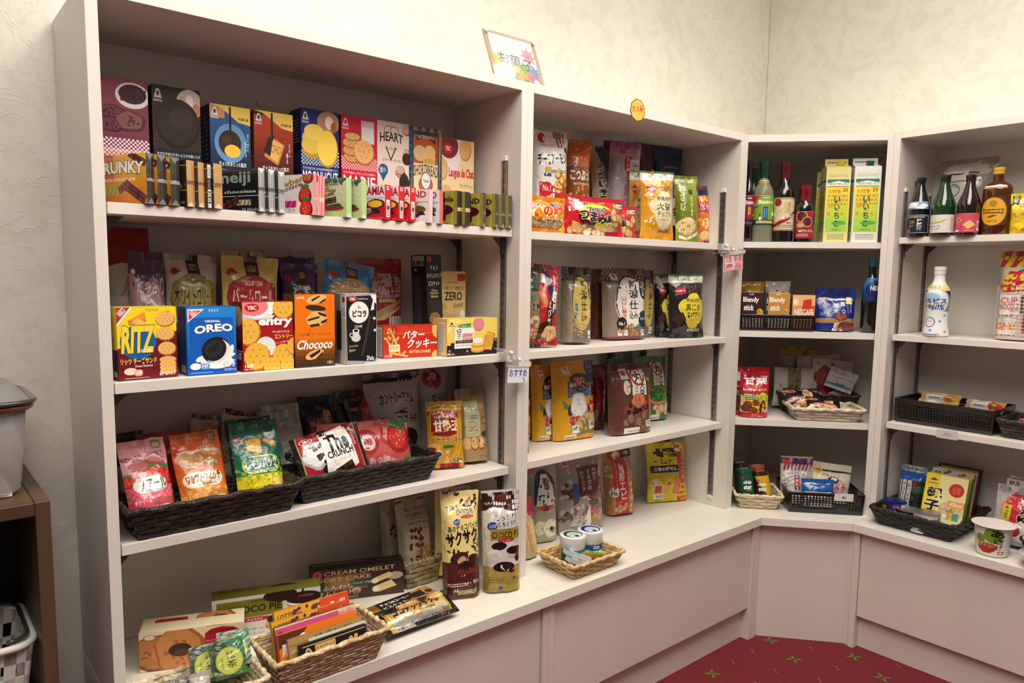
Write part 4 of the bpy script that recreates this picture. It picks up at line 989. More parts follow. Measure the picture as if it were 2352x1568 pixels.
I('chocolate_carton', 'third yellow crunch chocolate carton, before the dark brown one', 'chocolate box', 'small chocolate cartons lined along the top left shelf edge', ('A',0.1191,0.012,0.8432,-1.134,0,0), (0.112,0.0791,0.019), 'choc', ART_1, side='444', right=ART_0)
I('chocolate_carton', 'dark brown carton with tan spine, first of the tan-spined ones', 'chocolate box', 'small chocolate cartons lined along the top left shelf edge', ('A',0.145,0.012,0.8432,-1.134,0,0), (0.112,0.0766,0.0163), 'choc', ART_3, side='444', right=ART_2)
I('chocolate_carton', 'dark brown carton with tan spine, second of the tan-spined ones', 'chocolate box', 'small chocolate cartons lined along the top left shelf edge', ('A',0.1637,0.012,0.8432,-1.134,0,0), (0.112,0.0753,0.013), 'choc', ART_3, side='444', right=ART_2)
I('chocolate_carton', 'dark carton turned round so its barcode strip faces out', 'chocolate box', 'small chocolate cartons lined along the top left shelf edge', ('A',0.1787,0.012,0.8432,-1.134,0,0), (0.112,0.0739,0.0094), 'choc', ART_3, side='444', right=ART_4)
I('chocolate_carton', 'dark brown carton with tan spine, next to the big black front', 'chocolate box', 'small chocolate cartons lined along the top left shelf edge', ('A',0.1897,0.012,0.8432,-1.134,0,0), (0.112,0.076,0.019), 'choc', ART_3, side='444', right=ART_2)
I('chocolate_carton', 'black chocolate carton showing its grey lettering in full', 'chocolate box', 'small chocolate cartons lined along the top left shelf edge', ('A',0.2683,0.012,0.8432,-1.134,0,0), (0.115,0.0764,0.0161), 'choc', ART_6, side='444', right=ART_5)
I('chocolate_carton', 'black chocolate carton with silver spine, second of three', 'chocolate box', 'small chocolate cartons lined along the top left shelf edge', ('A',0.2867,0.012,0.8432,-1.134,0,0), (0.112,0.0754,0.0164), 'choc', ART_6, side='444', right=ART_5)
I('chocolate_carton', 'black chocolate carton with silver spine, last of three before the strawberry one', 'chocolate box', 'small chocolate cartons lined along the top left shelf edge', ('A',0.3055,0.012,0.8432,-1.134,0,0), (0.112,0.0736,0.017), 'choc', ART_6, side='444', right=ART_5)
I('chocolate_carton', 'white strawberry chocolate carton with full front of berries', 'chocolate box', 'small chocolate cartons lined along the top left shelf edge', ('A',0.3754,0.012,0.8432,-1.134,0,0), (0.118,0.0762,0.0079), 'choc', ART_8, side='444', right=ART_7)
I('chocolate_carton', 'strawberry chocolate carton behind, only its red spine showing', 'chocolate box', 'small chocolate cartons lined along the top left shelf edge', ('A',0.3848,0.012,0.8432,-1.134,0,0), (0.112,0.0738,0.018), 'choc', ART_8, side='444', right=ART_7)
I('chocolate_carton', 'green tea chocolate carton with full pale green front', 'chocolate box', 'small chocolate cartons lined along the top left shelf edge', ('A',0.4424,0.012,0.8432,-1.134,0,0), (0.115,0.0753,0.017), 'choc', ART_10, side='444', right=ART_9)
I('chocolate_carton', 'second green tea chocolate carton overlapped by the first', 'chocolate box', 'small chocolate cartons lined along the top left shelf edge', ('A',0.4756,0.012,0.8432,-1.134,0,0), (0.112,0.0752,0.017), 'choc', ART_10, side='444', right=ART_9)
I('chocolate_carton', 'red and white nut chocolate carton with three letters showing, first of three', 'chocolate box', 'small chocolate cartons lined along the top left shelf edge', ('A',0.529,0.012,0.8432,-1.152,0,0), (0.1,0.0698,0.021), 'choc', ART_12, m='CARD', side='c12', right=ART_11)
I('chocolate_carton', 'red and white nut chocolate carton, second of three', 'chocolate box', 'small chocolate cartons lined along the top left shelf edge', ('A',0.5611,0.012,0.8432,-1.152,0,0), (0.1,0.0702,0.021), 'choc', ART_12, m='CARD', side='c12', right=ART_11)
I('chocolate_carton', 'red and white nut chocolate carton, last of three', 'chocolate box', 'small chocolate cartons lined along the top left shelf edge', ('A',0.5889,0.012,0.8432,-1.152,0,0), (0.1,0.0704,0.021), 'choc', ART_12, m='CARD', side='c12', right=ART_11)
I('chocolate_carton', 'white almond chocolate carton showing two pink letters', 'chocolate box', 'small chocolate cartons lined along the top left shelf edge', ('A',0.6359,0.012,0.8432,-1.187,0,0), (0.1,0.0698,0.014), 'choc', ART_13, side='444', right='R e8b0b8 0 0 100 100;D fdd 0 0 100 100 2')
I('chocolate_carton', 'white almond chocolate carton showing a single letter', 'chocolate box', 'small chocolate cartons lined along the top left shelf edge', ('A',0.6629,0.012,0.8432,-1.187,0,0), (0.1,0.0702,0.014), 'choc', ART_13, side='444', right='R e66 0 0 100 100')
I('chocolate_carton', 'olive chocolate carton with black lettering, first by the red and white ones', 'chocolate box', 'small chocolate cartons lined along the top left shelf edge', ('A',0.7092,0.012,0.8432,-1.222,0,0), (0.1,0.0726,0.0198), 'choc', ART_15, side='444', right=ART_14)
I('chocolate_carton', 'olive chocolate carton with black spine, second in line', 'chocolate box', 'small chocolate cartons lined along the top left shelf edge', ('A',0.7309,0.012,0.8432,-1.222,0,0), (0.1,0.072,0.021), 'choc', ART_15, side='444', right=ART_14)
I('chocolate_carton', 'olive almond chocolate carton showing one black letter', 'chocolate box', 'small chocolate cartons lined along the top left shelf edge', ('A',0.7814,0.012,0.8432,-1.239,0,0), (0.1,0.0737,0.013), 'choc', ART_17, side='444', right=ART_16)
I('chocolate_carton', 'olive almond chocolate carton, second of the clear-wrapped four', 'chocolate box', 'small chocolate cartons lined along the top left shelf edge', ('A',0.8167,0.012,0.8432,-1.239,0,0), (0.1,0.0746,0.013), 'choc', ART_17, side='444', right=ART_16)
I('chocolate_carton', 'olive almond chocolate carton, third of the clear-wrapped four', 'chocolate box', 'small chocolate cartons lined along the top left shelf edge', ('A',0.8347,0.012,0.8432,-1.239,0,0), (0.1,0.0741,0.017), 'choc', ART_17, side='444', right=ART_16)
I('chocolate_carton', 'olive almond chocolate carton at the very end of the shelf', 'chocolate box', 'small chocolate cartons lined along the top left shelf edge', ('A',0.8556,0.012,0.8432,-1.239,0,0), (0.1,0.0737,0.017), 'choc', ART_17, side='444', right=ART_16)
I('biscuit_box', 'yellow and maroon cracker carton with blue disc, leftmost on its shelf', 'biscuit box', 'larger biscuit cartons on the second left shelf', ('A',0.0817,0.0391,0.5521,0.081,0,0), (0.0963,0.1213,0.05), 'box', 'R 6a1020 0 0 100 100;P f8d820 0 100 100 100 100 66 70 58 40 52 0 44;P a33 0 100 22 100 0 78;P eee 0 78 22 100 26 100 0 74;T fee 8 94 14 8 r45 b5=NABISCO;T 643 58 96 20 4 b3=ナビスコ;P e93 18 82 46 94 48 84 20 76;P c72 18 82 20 76 48 84 48 80;P fb6 22 78 34 86 50 78;C 136ab0 34 52 30;C 1560a0 34 52 27;T f8d838 34 56 54 38 b9 i.06 o126,3=RITZ;T eee 46 40 22 4 i.1 b5=CRACKERS;T f6e060 34 26 60 9 b5 o000,2=リッツ チーズサンド;T edd 42 19 30 3 b5=Cheese Sandwich;E fdb 20 12 11 5;R f97 26 5 40 14 4;T fff 33 10 10 5 b5=138;K 80 84 17 .8;K 80 63 16 .75;K 82 42 16 .75;K 83 26 15 .4;K 83 20 15 .4;K 83 15 15 .4;K 83 10 15 .4;T eee 82 6 28 6 b5=6枚×2パック;T a66 86 93 6 4=まろやか;L dbb 10 2 50 4 1', side='!4a1020!R f8d820 0 42 100 100;R 611 20 0 100 8;L 999 10 12 70 60 14;L bb6 0 66 60 92 6;R bb8 40 4 90 12', top='R d8c030 0 0 100 100')
I('biscuit_box', 'blue sandwich-biscuit carton with a black cookie splashing into milk', 'biscuit box', 'larger biscuit cartons on the second left shelf', ('A',0.1878,0.0372,0.5521,0,0,0), (0.0867,0.1202,0.05), 'box', 'V 05b 28d 0 0 100 100 7;R 0860c0 6 20 94 84 5;P fff 3 97 36 97 3 78;P d34 5 95 30 95 5 81;T fee 14 92 14 9 r45 b5=NABISCO;T fff 54 95 20 4.5 b3=ナビスコ;T fff 52 79 32 3.6 b5=ORIGINAL;T fff 54 67 78 12 r3 b9 a2 o248,8=OREO;E fff 60 18 34 10;E eff 86 30 6 14 -20;E fff 28 24 12 4 20;E fff 84 26 14 3 20;E fff 60 34 28 20 30;E 101418 57 36 29 19 34;E eee 60 34 27 17 34;E 181a20 54 37 26 17 36;E 262a30 53 38 20 12 36;T 0a0c10 53 38 26 9 r36 b6=OREO;E fff 16 13 11 5;R 6ae 26 8 44 17 4;T fff 35 13 12 5 b5=147;T fff 84 13 26 7 b6 o26c,4=オレオ;T fff 84 19 26 4 b4=5枚×2パック;T fff 86 6 24 4 b4=バニラクリーム;L adf 6 3 50 5 1', side='!14458a!R 226 0 80 100 100;L 569 10 20 60 78 14;R ca5 30 4 80 14', top='R 2858a0 0 0 100 100')
I('biscuit_box', 'dark red cracker carton with round golden crackers and white title', 'biscuit box', 'larger biscuit cartons on the second left shelf', ('A',0.2926,0.0383,0.5521,0.049,0,0), (0.0999,0.1276,0.048), 'box', 'R a8101c 0 0 100 100;R dcd 0 74 56 100;E fff 30 96 38 20;E e88 20 94 30 14;P eee 48 84 62 80 52 70 36 74;E c12 18 92 14 6;T fff 18 92 18 6 b5=YBC;K 80 92 22 1 eb4 b62;K 10 58 24 1.05 eb4 b62;T fff 64 70 68 16 b9 i.12 o811,5=entry;T fff 76 56 36 3.4 b4=クリームサンド クラッカー;T fd3 80 49 36 7 b6=エントリー;C eee 44 34 20;K 26 22 26 1 eb4 b62;K 78 20 22 1.1 eb4 b62;K 100 34 14 1.2 eb4 b62;K 56 6 18 1 eb4 b62;K 90 4 18 1 eb4 b62;T fff 12 8 18 6 b5=16枚;T fcc 74 40 30 3 r8=バニラ香る;T fcc 14 3 24 2.6=(8枚×2パック)', side='!8a0e18!K 60 80 40 1;R 400 10 30 90 44;T dcc 60 24 40 40 r90 b8=entry', top='R a22 0 0 100 100')
I('biscuit_box', 'orange and brown carton with chocolate-striped thin cookies', 'biscuit box', 'larger biscuit cartons on the second left shelf', ('A',0.3864,0.0375,0.5521,0,0,0), (0.0837,0.1416,0.05), 'box', 'V 321 f27800 0 0 100 44 8;R f27800 0 44 100 100;T fff 14 95 20 3 b3=LOTTE;E eb7 54 93 26 6 12;P 321 40 92 60 98 64 97 44 90;P 321 60 88 76 94 78 92 64 87;E 321 52 81 26 4 -6;E eb7 54 66 26 11 10;P 321 32 66 62 70 60 67 32 63;P 321 56 76 78 72 78 68 60 72;P 321 36 58 60 60 62 56 40 55;P 321 64 62 80 66 80 62 66 59;T 321 50 45 84 3.6 b2=こんなに薄くて、くちどけリッチ。;T b92 52 38 34 3.6=チョココ;T fff 50 31 90 13 b5 i.25=Chococo;E eb7 48 17 24 6 18;P 321 34 16 62 24 62 20 40 12;P 321 52 12 68 20 70 17 56 11;T dcb 88 5 16 5 b3=17枚入', side='!542!V 311 c62 0 0 100 50 5', top='R 532 0 0 100 100')
I('biscuit_box', 'black biscuit-stick carton with white disc and milk jug, hatched border', 'biscuit box', 'larger biscuit cartons on the second left shelf', ('A',0.4829,0.028,0.5521,-0.03,0,0), (0.0691,0.1416,0.05), 'box', 'R e8e8e6 0 0 100 100;D 222 0 0 100 100 26;P 131216 4 6 88 3 98 8 99 92 80 98 2 96;E c22 22 93 14 4;T fff 22 93 18 4 b5=YBC;T fff 54 93 34 3 b3=ヤマザキビスケット;P eee 78 99 99 99 99 86 92 88 92 78 80 76 88 92;C eee 42 74 32;C f8f8f4 42 74 28;T 222 44 81 12 4=黒い;T 111 44 72 46 10 b9=ピコラ;T fff 40 54 24 4.5 b4=ミルク味;E ddd 32 38 15 6;R ddd 22 38 42 48;E eee 32 48 11 3;E 222 32 48 7 2;C ddd 18 42 7;C 131216 18 42 4;P 3a2a26 76 70 84 72 56 12 46 10;P 3a2a26 90 62 98 66 66 30 60 26;P 3a2a26 92 46 98 50 72 26 68 22;P 52403a 77 70 79 71 50 12 48 11;E ddd 92 65 5 2;E ddd 94 48 5 2;T dd6 24 26 30 3 r6=サクサクかるい;T fff 20 20 20 4 r6=焼きロール;T fff 78 8 24 7 b4=2Packs;R bdf 60 0 100 2', side='!d8d0c0!D 222 0 0 50 100 30;R 222 20 20 60 76;R eee 60 66 100 98;T 333 80 74 26 12 v b4=ピコラ;C c22 80 92 12', top='R bcd 0 0 100 100')
I('biscuit_box', 'wide flat red butter cookie carton with wheat ears', 'biscuit box', 'larger biscuit cartons on the second left shelf', ('A',0.63,0.0731,0.5521,-0.167,0,0), (0.1281,0.0702,0.045), 'box', 'R c82c14 0 0 100 100;D d84428 0 78 100 100 20;R e0602c 0 74 100 77;C 411 20 88 5;C d33 20 88 4;P db7 10 94 14 92 30 30 24 32;Y eb6 a73 8 66 22 92 10 3 .5;Y eb6 a73 16 40 28 66 8 3 .5;P db7 2 66 6 64 18 30 14 28;Y eb6 a73 2 50 16 66 6 3 .5;P db7 10 14 12 20 46 6 44 2;Y eb6 a73 14 6 44 22 12 3 .5;R eda 10 20 30 42 1;T 433 20 32 14 12 b3=3パック;T fff 56 72 40 26 b5 i.15=バター;T fff 72 44 56 30 b5 i.15=クッキー;T fd8 68 18 40 9 b4 i.15=BUTTER COOKIES;K 100 88 10 1.6;K 98 4 8 1.2;L fcb 2 4 14 12 2', side='!a89890!R eee 10 5 90 95;L 777 20 10 80 90 12;R c42 88 0 100 100', top='R b03018 0 0 100 100')
I('biscuit_box', 'yellow and black cream cookie carton with white logo square, last on its shelf', 'biscuit box', 'larger biscuit cartons on the second left shelf', ('A',0.7759,0.0382,0.5521,0,0,0), (0.145,0.0835,0.055), 'box', 'R f0d860 0 0 100 100;Y fae88a f0d860 0 40 100 100 9 8 1;R 1c1614 0 0 100 46;Y e99 611 2 4 98 44 22 2.4 .9;R f0d860 0 44 100 50;Y f0d860 f0d860 0 40 100 48 10 6 1;P 222 6 86 9 93 12 86;T 222 9 82 12 3 b4=MORINAGA;P 285 22 84 46 88 46 76 22 72;T fff 34 80 20 6 b3=エンゼルクリーム;C b67 62 84 11;C d89 62 85 10;R f4f0ea 14 20 52 76 1;P 222 18 70 26 74 27 64 20 62;P f4f0ea 20 69 25 72 25 66 21 64;R 222 20 58 26 60;R 222 20 53 26 55;P 222 19 44 23 48 27 44 23 50;T c34 40 57 20 12 b6=mister;T c34 40 47 20 11 b6=Donut;R 432 16 34 50 42;T eda 33 38 26 4=ミスタードーナツ;T 222 33 28 32 5 b4=クリームサンドクッキー;E c93 60 14 14 8;E eb5 60 20 14 8;E c93 60 26 13 7;E ec6 60 32 13 7;E fee 60 40 10 8;P c83 70 14 88 10 96 56 80 64;P eb5 71 17 87 13 93 54 80 61;D c83 72 18 92 54 6;T fff 8 6 14 7 b5=8個入', side='!e8cc60!R eee 40 6 84 92;L 777 46 10 80 88 20;R 876 20 20 30 80;L a63 10 10 20 90 3', top='R d8c070 0 0 100 100')
I('snack_bag', 'tall red-topped snack bag with stick pretzels, against the left stile', 'snack bag', 'film bags behind the cartons on the second left shelf', ('A',0.0963,0.172,0.5568,0,6,0), (0.0792,0.2611,0.045), 'pillow', 'R ddd 0 0 100 100;R 911 0 76 100 100;F 911 0 100 80 74 1;P a75 36 50 46 54 74 74 62 74;P 954 50 50 60 54 84 74 72 72;P c97 22 50 34 52 60 70 50 72;E cb9 30 30 60 10;R eee 0 24 100 50;T 876 70 47 40 3=BOURBON;T 1a1a1a 52 36 84 14 b7=オリジナル;R 543 0 4 100 20;Y 865 533 0 2 100 20 12 10 .5', edge='911', seed=3)
I('snack_bag', 'mauve snack pouch with cream swirl and silver brushed lettering', 'snack bag', 'film bags behind the cartons on the second left shelf', ('A',0.1133,0.115,0.5573,0,6,0), (0.0593,0.215,0.05), 'stand', 'R 86606c 0 0 100 100;R 4a2a50 0 66 100 100;E aa8890 0 60 34 22;E 74505c 66 44 40 34;E 8a6870 64 50 34 26;E 9a7880 64 62 24 16;E c33 12 83 7 3;E fee 12 83 5 2;T dccfd4 58 72 82 16 b2=たっぷり;T dccfd4 66 54 60 8 b2=クリームの;T e0d4d8 60 34 66 14 b2=ルマンド;Y a86 743 40 2 90 22 8 14 .5;L bab 10 6 30 40 10', edge='4a2a50', seed=4)
I('snack_bag', 'pale bag with gold oval panel and white rolled wafers', 'snack bag', 'film bags behind the cartons on the second left shelf', ('A',0.1873,0.12,0.5607,0,6,-2.8), (0.0982,0.2094,0.06), 'pillow', 'R c8c4b4 0 0 100 100;Y aaa894 aaa894 4 62 96 94 26 1.4 1;R 211a1a 38 80 62 100;T cb8 50 88 16 7 b2=BOURBON;C c22 14 84 7;T 322 18 84 14 3 b5=Bourbon;R 98864c 8 44 94 76 12;E 98864c 50 60 45 22;T 141414 50 74 30 5 b2=BOURBON;T 141414 50 61 76 17 b3=ホワイトロリータ;R 141414 34 46 66 51 3;T 98864c 50 48.5 26 3.4=クリームクッキー;R 3a3632 0 0 100 38;E dccb9c 60 30 26 7 25;E ecdcae 64 22 28 7 25;E 998a60 36 30 18 6 60;P ccc 8 40 12 40 20 0 14 0;P ddd 30 38 33 40 50 10 46 6', edge='8c887c', seal=0.016, sealcol='9a968c', seed=5)
I('snack_bag', 'yellow-topped roll cake bag partly hidden, rear copy', 'snack bag', 'film bags behind the cartons on the second left shelf', ('A',0.302,0.18,0.5572,0,4,-3.2), (0.0936,0.2214,0.035), 'pillow', 'R d6bf6a 0 0 100 100;R 3a1618 38 80 62 100', edge='b8a45a', seal=0.014, sealcol='bfae74', seed=6)
I('snack_bag', 'yellow-topped bag with red oval panel and small roll cakes', 'snack bag', 'film bags behind the cartons on the second left shelf', ('A',0.2973,0.12,0.559,0,5,-2.9), (0.1165,0.2088,0.045), 'pillow', 'R dcc470 0 0 100 100;Y b89c40 b89c40 4 62 96 94 26 1.4 1;R 211a1a 38 80 62 100;T cb8 50 88 16 7 b2=BOURBON;C c22 14 84 7;T 322 18 84 14 3 b5=Bourbon;R a81c20 8 44 94 76 12;E a81c20 50 60 45 22;T f2dcd0 50 74 30 5 b2=BOURBON;T f2dcd0 50 61 76 17 b3=バームロール;R f2dcd0 34 46 66 51 3;T a81c20 50 48.5 26 3.4=ミニロールケーキ;R 3a1a1c 0 0 100 38;E e4cf90 62 30 26 8 20;E ecd89c 82 24 26 9 10;E bb9a58 60 22 20 6 20;P eee 12 42 15 42 22 0 18 0;R caa 44 24 50 40', edge='c0a850', seal=0.014, sealcol='c9b67c', seed=7)
I('snack_bag', 'purple crepe cookie bag peeping over its twin, rear copy', 'snack bag', 'film bags behind the cartons on the second left shelf', ('A',0.4143,0.19,0.554,0,3,0), (0.1197,0.2289,0.035), 'pillow', 'R 3c2460 0 0 100 100;R 201436 38 80 62 100', edge='8a7a90', seal=0.016, sealcol='b8a8a8', seed=8)
I('snack_bag', 'purple bag with black oval panel and crepe cookies', 'snack bag', 'film bags behind the cartons on the second left shelf', ('A',0.4114,0.12,0.5591,0,6,-1), (0.0839,0.1982,0.06), 'pillow', 'R 4a2a62 0 0 100 100;Y 6a4482 6a4482 4 62 96 94 26 1.4 1;R 211a1a 38 80 62 100;T cb8 50 88 16 7 b2=BOURBON;C c22 14 84 7;T 322 18 84 14 3 b5=Bourbon;R 101014 8 44 94 76 12;E 101014 50 60 45 22;T d8d4d0 50 74 30 5 b2=BOURBON;T d8d4d0 50 61 76 17 b3=ルマンド;R d8d4d0 34 46 66 51 3;T 101014 50 48.5 26 3.4=クレープクッキー;R 2a1a2a 0 0 100 36;E 8a5a3a 80 30 24 6 20;E 7a4a30 70 22 24 6 20;P c86 60 34 100 40 100 36 64 30', edge='4a2a62', seal=0.014, sealcol='8a7494', seed=9)
I('snack_bag', 'blue-topped bag with tan oval panel and thin langue de chat cookies', 'snack bag', 'film bags behind the cartons on the second left shelf', ('A',0.5019,0.12,0.5645,0,5,-8.2), (0.12,0.198,0.045), 'pillow', 'R 2c78a8 0 0 100 100;Y 3c88b8 3c88b8 4 62 96 94 26 1.4 1;R 211a1a 38 80 62 100;T cb8 50 88 16 7 b2=BOURBON;C c22 14 84 7;T 322 18 84 14 3 b5=Bourbon;R a4845a 8 44 94 76 12;E a4845a 50 60 45 22;T 141414 50 74 30 5 b2=BOURBON;T 141414 50 61 76 17 b3=ラングレイス;R 141414 34 46 66 51 3;T a4845a 50 48.5 26 3.4=ラングドシャクッキー;R 8a8078 0 0 100 40;E a89080 60 26 20 6;L 666 4 20 20 40 5', edge='2c78a8', seal=0.014, sealcol='7aa0b4', seed=10)
I('snack_bag', 'red-topped wafer stick bag with silver wrapped sticks, behind the flat red carton', 'snack bag', 'film bags behind the cartons on the second left shelf', ('A',0.6316,0.185,0.5542,0,3,0), (0.1285,0.2173,0.04), 'pillow', 'R a01c20 0 0 100 100;R c8c0c0 2 58 96 84 14;T 444 46 80 40 5 b2=BOURBON;T b81820 54 69 74 13 b4 i.1=エリーゼ;T a23 56 60 50 5=北海道ミルク;R db8 40 53 80 57 2;P b89a6a 20 40 96 58 98 54 22 30;P cbb080 10 30 94 50 92 46 14 24;R d8d4cc 0 4 24 34;D 888 0 4 24 34 4;R 9c1c20 28 0 60 34;T e8c0a0 44 24 22 5 b4=ELISE;T e8c0a0 44 14 22 5 b4=ELISE;R d8d4cc 62 4 100 38;D 9a9088 62 4 100 38 5;P d8c8a0 50 4 54 0 100 18 100 26;T a33 78 12 46 5 r16 b3=香ばしいウエハース', edge='9a1a20', seal=0.014, sealcol='a85a50', seed=11)
I('biscuit_box', 'narrow black digestive biscuit carton standing tall by the rails', 'biscuit box', None, ('A',0.7325,0.12,0.5531,0,0,2.6), (0.0424,0.2273,0.062), 'box', 'R 15171c 0 0 100 100;C c33 22 96 16;C a22 22 96 10;T eee 50 87 48 4.6 b3=チョコ;T eee 50 79 94 5 b3=ダイジェスティブ;T eee 50 71 72 5 b3=ビスケット;T d4c07a 50 64 40 2.6 b4=Choco;T d4c07a 50 61 56 2.6 b4=Digestive;T d4c07a 50 58 46 2.6 b4=Biscuits;E 2a2024 50 49 38 8 10;K 48 35 38 1.0 b86 854;G 643 16 28 80 42 8;E 3a2428 46 20 40 6 -14;P b94 8 6 90 18 92 16 12 3;Y cba 643 10 4 80 12 8 8 .5;L ca6 50 1 90 4 1', side='!101216!R bbb 10 89 90 99;L 444 14 90 86 98 1;T ccc 30 85 20 3=B;L 667 10 10 60 80 30')
I('biscuit_box', 'cream sugar-free biscuit carton with large black title, beside the black one', 'biscuit box', None, ('A',0.7949,0.14,0.5521,0,0,0), (0.0733,0.1909,0.05), 'box', 'R dcbf82 0 0 100 100;P b33 66 97 98 97 98 88 66 88;T 532 46 86 44 3=Sugar Free Biscuits;T 432 52 79 80 5 b1=砂糖ゼロ・糖類ゼロ;T 1c1c1c 50 69 72 11 b5=ZERO;T 654 72 58 40 6 r8 i.3=Butter;E d8b040 12 56 14 6;T 432 12 56 18 6=タウリン;L a87 4 44 30 50 3;E eee 88 46 10 6;E d4aa60 44 42 22 5;E c08848 44 34 22 5;E d4aa60 46 28 22 5;E c08848 46 20 22 5;E d4aa60 48 12 22 5;E b97a3c 74 26 18 15 20;E d4aa60 72 27 15 13 20;P efd48a 2 4 34 4 34 22 4 24', side='c8a868')
I('biscuit_pouch', 'glossy pink strawberry cream biscuit pouch, leftmost in the basket', 'biscuit pouch', 'resealable biscuit pouches in the left dark woven basket', ('A',0.0888,0.045,0.3062,0,24,2.2), (0.0787,0.1449,0.045), 'stand', 'R e8a0a8 0 0 100 100;R d84a5a 0 0 100 44;G e07080 0 24 100 44 14;T b04050 34 92 60 3.4 b3=クリームサンドビスケット;R 8a7040 72 86 92 97 6;T ffe0a0 82 91 14 5 b5=PACKS;E a03a54 12 78 12 2.6;T fee 12 78 12 2.6 b5=YBC;P 5a8a3a 58 80 92 84 94 78 60 76;C e78 88 80 6;T e8ffd0 76 80 26 3.6=ノアール;E b86060 36 70 24 12;E cc7c7a 35 71 21 10;G b86060 20 64 52 78 10;E a85058 72 73 22 9 -24;E d4807a 73 75 19 6 -24;S 62 56 16;S 92 52 20;S 8 50 13;R efe6e0 14 32 86 52 20;T e05060 24 50 22 8 b3=苺の;T 222 56 42 58 14 b4 r4=ノアール;T 333 56 34 44 2.6 b4=CREAM & BISCUITS;E c85a64 74 16 30 9;G a04048 48 12 98 24 14;E ffe0dc 74 10 26 5;T fff 28 22 34 6 r4 b2=苺クリーム;T fdd 34 13 44 4 r4=とちおとめのおいしさ', edge='d08a94', m='FILM', seed=21)
I('biscuit_pouch', 'orange maple waffle biscuit pouch in the middle of the basket', 'biscuit pouch', 'resealable biscuit pouches in the left dark woven basket', ('A',0.1809,0.05,0.3043,0,22,1.3), (0.0895,0.1466,0.045), 'stand', 'V e0a040 d8500c 0 0 100 60 6;R d8500c 0 60 100 100;T f2c890 34 93 62 4 b3=クリームサンドビスケット;R 3a3028 76 86 92 98 4;T c8a060 84 92 12 8 b5=PACKS;E a22 14 76 12 3;T fdd 14 76 14 3 b5=YBC;E a86a3c 34 64 28 14;E d09a64 33 65 25 12;G a86a3c 14 56 52 76 12;E a86a3c 74 74 26 9 -16;E d09a64 74 75 22 7 -16;G a86a3c 54 69 94 80 12;E 8a6a30 74 58 16 6;T f4e0a0 74 58 22 6 b3=ザクッ;R efe2c8 8 28 90 48 26;T 4a1818 50 40 72 12 b7 r3=ワッフルウィッチ;T 433 54 31 40 2.6 b4=CREAM & BISCUITS;T fbe8c8 36 19 48 8 b4 r5 oa4400,4=メープルクリーム;G e8b050 0 2 100 26 10;E b87840 76 14 26 9;E f0dcae 76 9 24 6;T 643 30 9 44 4 r5=やさしい甘さ', edge='c04a10', seed=22)
I('biscuit_pouch', 'second orange biscuit pouch, folded top behind the first', 'biscuit pouch', 'resealable biscuit pouches in the left dark woven basket', ('A',0.1383,0.135,0.2933,0,20,0), (0.0924,0.145,0.02), 'stand', 'R b84410 0 0 100 100;T e8a870 40 92 62 4 b3=クリームサンドビスケット', edge='a83c0c', seed=23)
I('biscuit_pouch', 'green lemon cracker pouch with yellow bottom, front copy', 'biscuit pouch', 'resealable biscuit pouches in the left dark woven basket', ('A',0.2904,0.055,0.3023,0,20,-0.6), (0.0964,0.154,0.045), 'stand', 'R 0a6b50 0 0 100 100;R e8d820 0 0 100 30;G 8ab830 0 26 100 42 12;E 0a6b50 50 56 60 26;T e4d060 50 93 62 4.4 b4=クリームサンドクラッカー;E c22 14 79 10 3;T fff 14 79 14 3 b5=YBC;T cde 34 79 24 2.6 b3=ヤマザキビスケット;P c88a38 26 60 56 56 60 77 28 78;P efc468 28 62 54 58 58 76 29 77;Y c88a38 c88a38 32 62 54 74 9 1.2 .8;P c88a38 62 72 90 62 92 70 70 79;P efc468 63 73 88 65 90 70 70 78;C 88aacc 82 82 14;C eee 82 82 12;R 234 72 84 90 92;T 246 82 79 18 5=レモン;R ffe95a 12 32 92 54 24;R 0a6b50 14 33.5 90 52.5 22;T f4f4ee 52 44 66 14 b6 r4=レモンパック;T eee 56 35 44 2.8 b5 r3=CREAM & CRACKERS;T 4a4a18 38 23 46 7 r4 b1=レモンクリーム;T 4a4a18 40 14 40 4 r4=すっきりレモンの;P c89a40 62 12 90 8 94 24 68 26;P efd070 64 14 88 11 92 23 69 24', edge='0a5a44', seed=24)
I('biscuit_pouch', 'green lemon cracker pouch, rear copy showing barcode side', 'biscuit pouch', 'resealable biscuit pouches in the left dark woven basket', ('A',0.3079,0.135,0.2933,0,20,0), (0.0959,0.1516,0.02), 'stand', 'R 0a5a44 0 0 100 100;R bbb 4 8 16 44;L 555 5 10 15 42 12;E a22 12 70 8 3;P cc9 80 94 88 98 94 92', edge='0a5040', seed=25)
I('snack_packet', 'dark purple-topped packet low behind the pink pouch', 'snack packet', 'loose snack packets at the back of the third left shelf', ('A',0.0891,0.14,0.2936,0,20,3), (0.0572,0.1519,0.04), 'pillow', 'R c8c4c0 0 0 100 100;R 2a1420 0 60 100 100;E 7a8a6a 90 30 30 20', edge='2a1420', seed=26)
I('snack_packet', 'cream packet with red ribbon and nuts, tilted behind the baskets', 'snack packet', 'loose snack packets at the back of the third left shelf', ('A',0.1989,0.16,0.2955,0,16,-12.2), (0.0583,0.1637,0.04), 'pillow', 'R cfc4b0 0 0 100 100;P a11c24 20 40 60 50 100 90 100 60;E c09a6a 60 84 30 8;E b8884c 40 74 22 7;R 3a2a22 0 94 100 100', edge='b8ac98', seed=27)
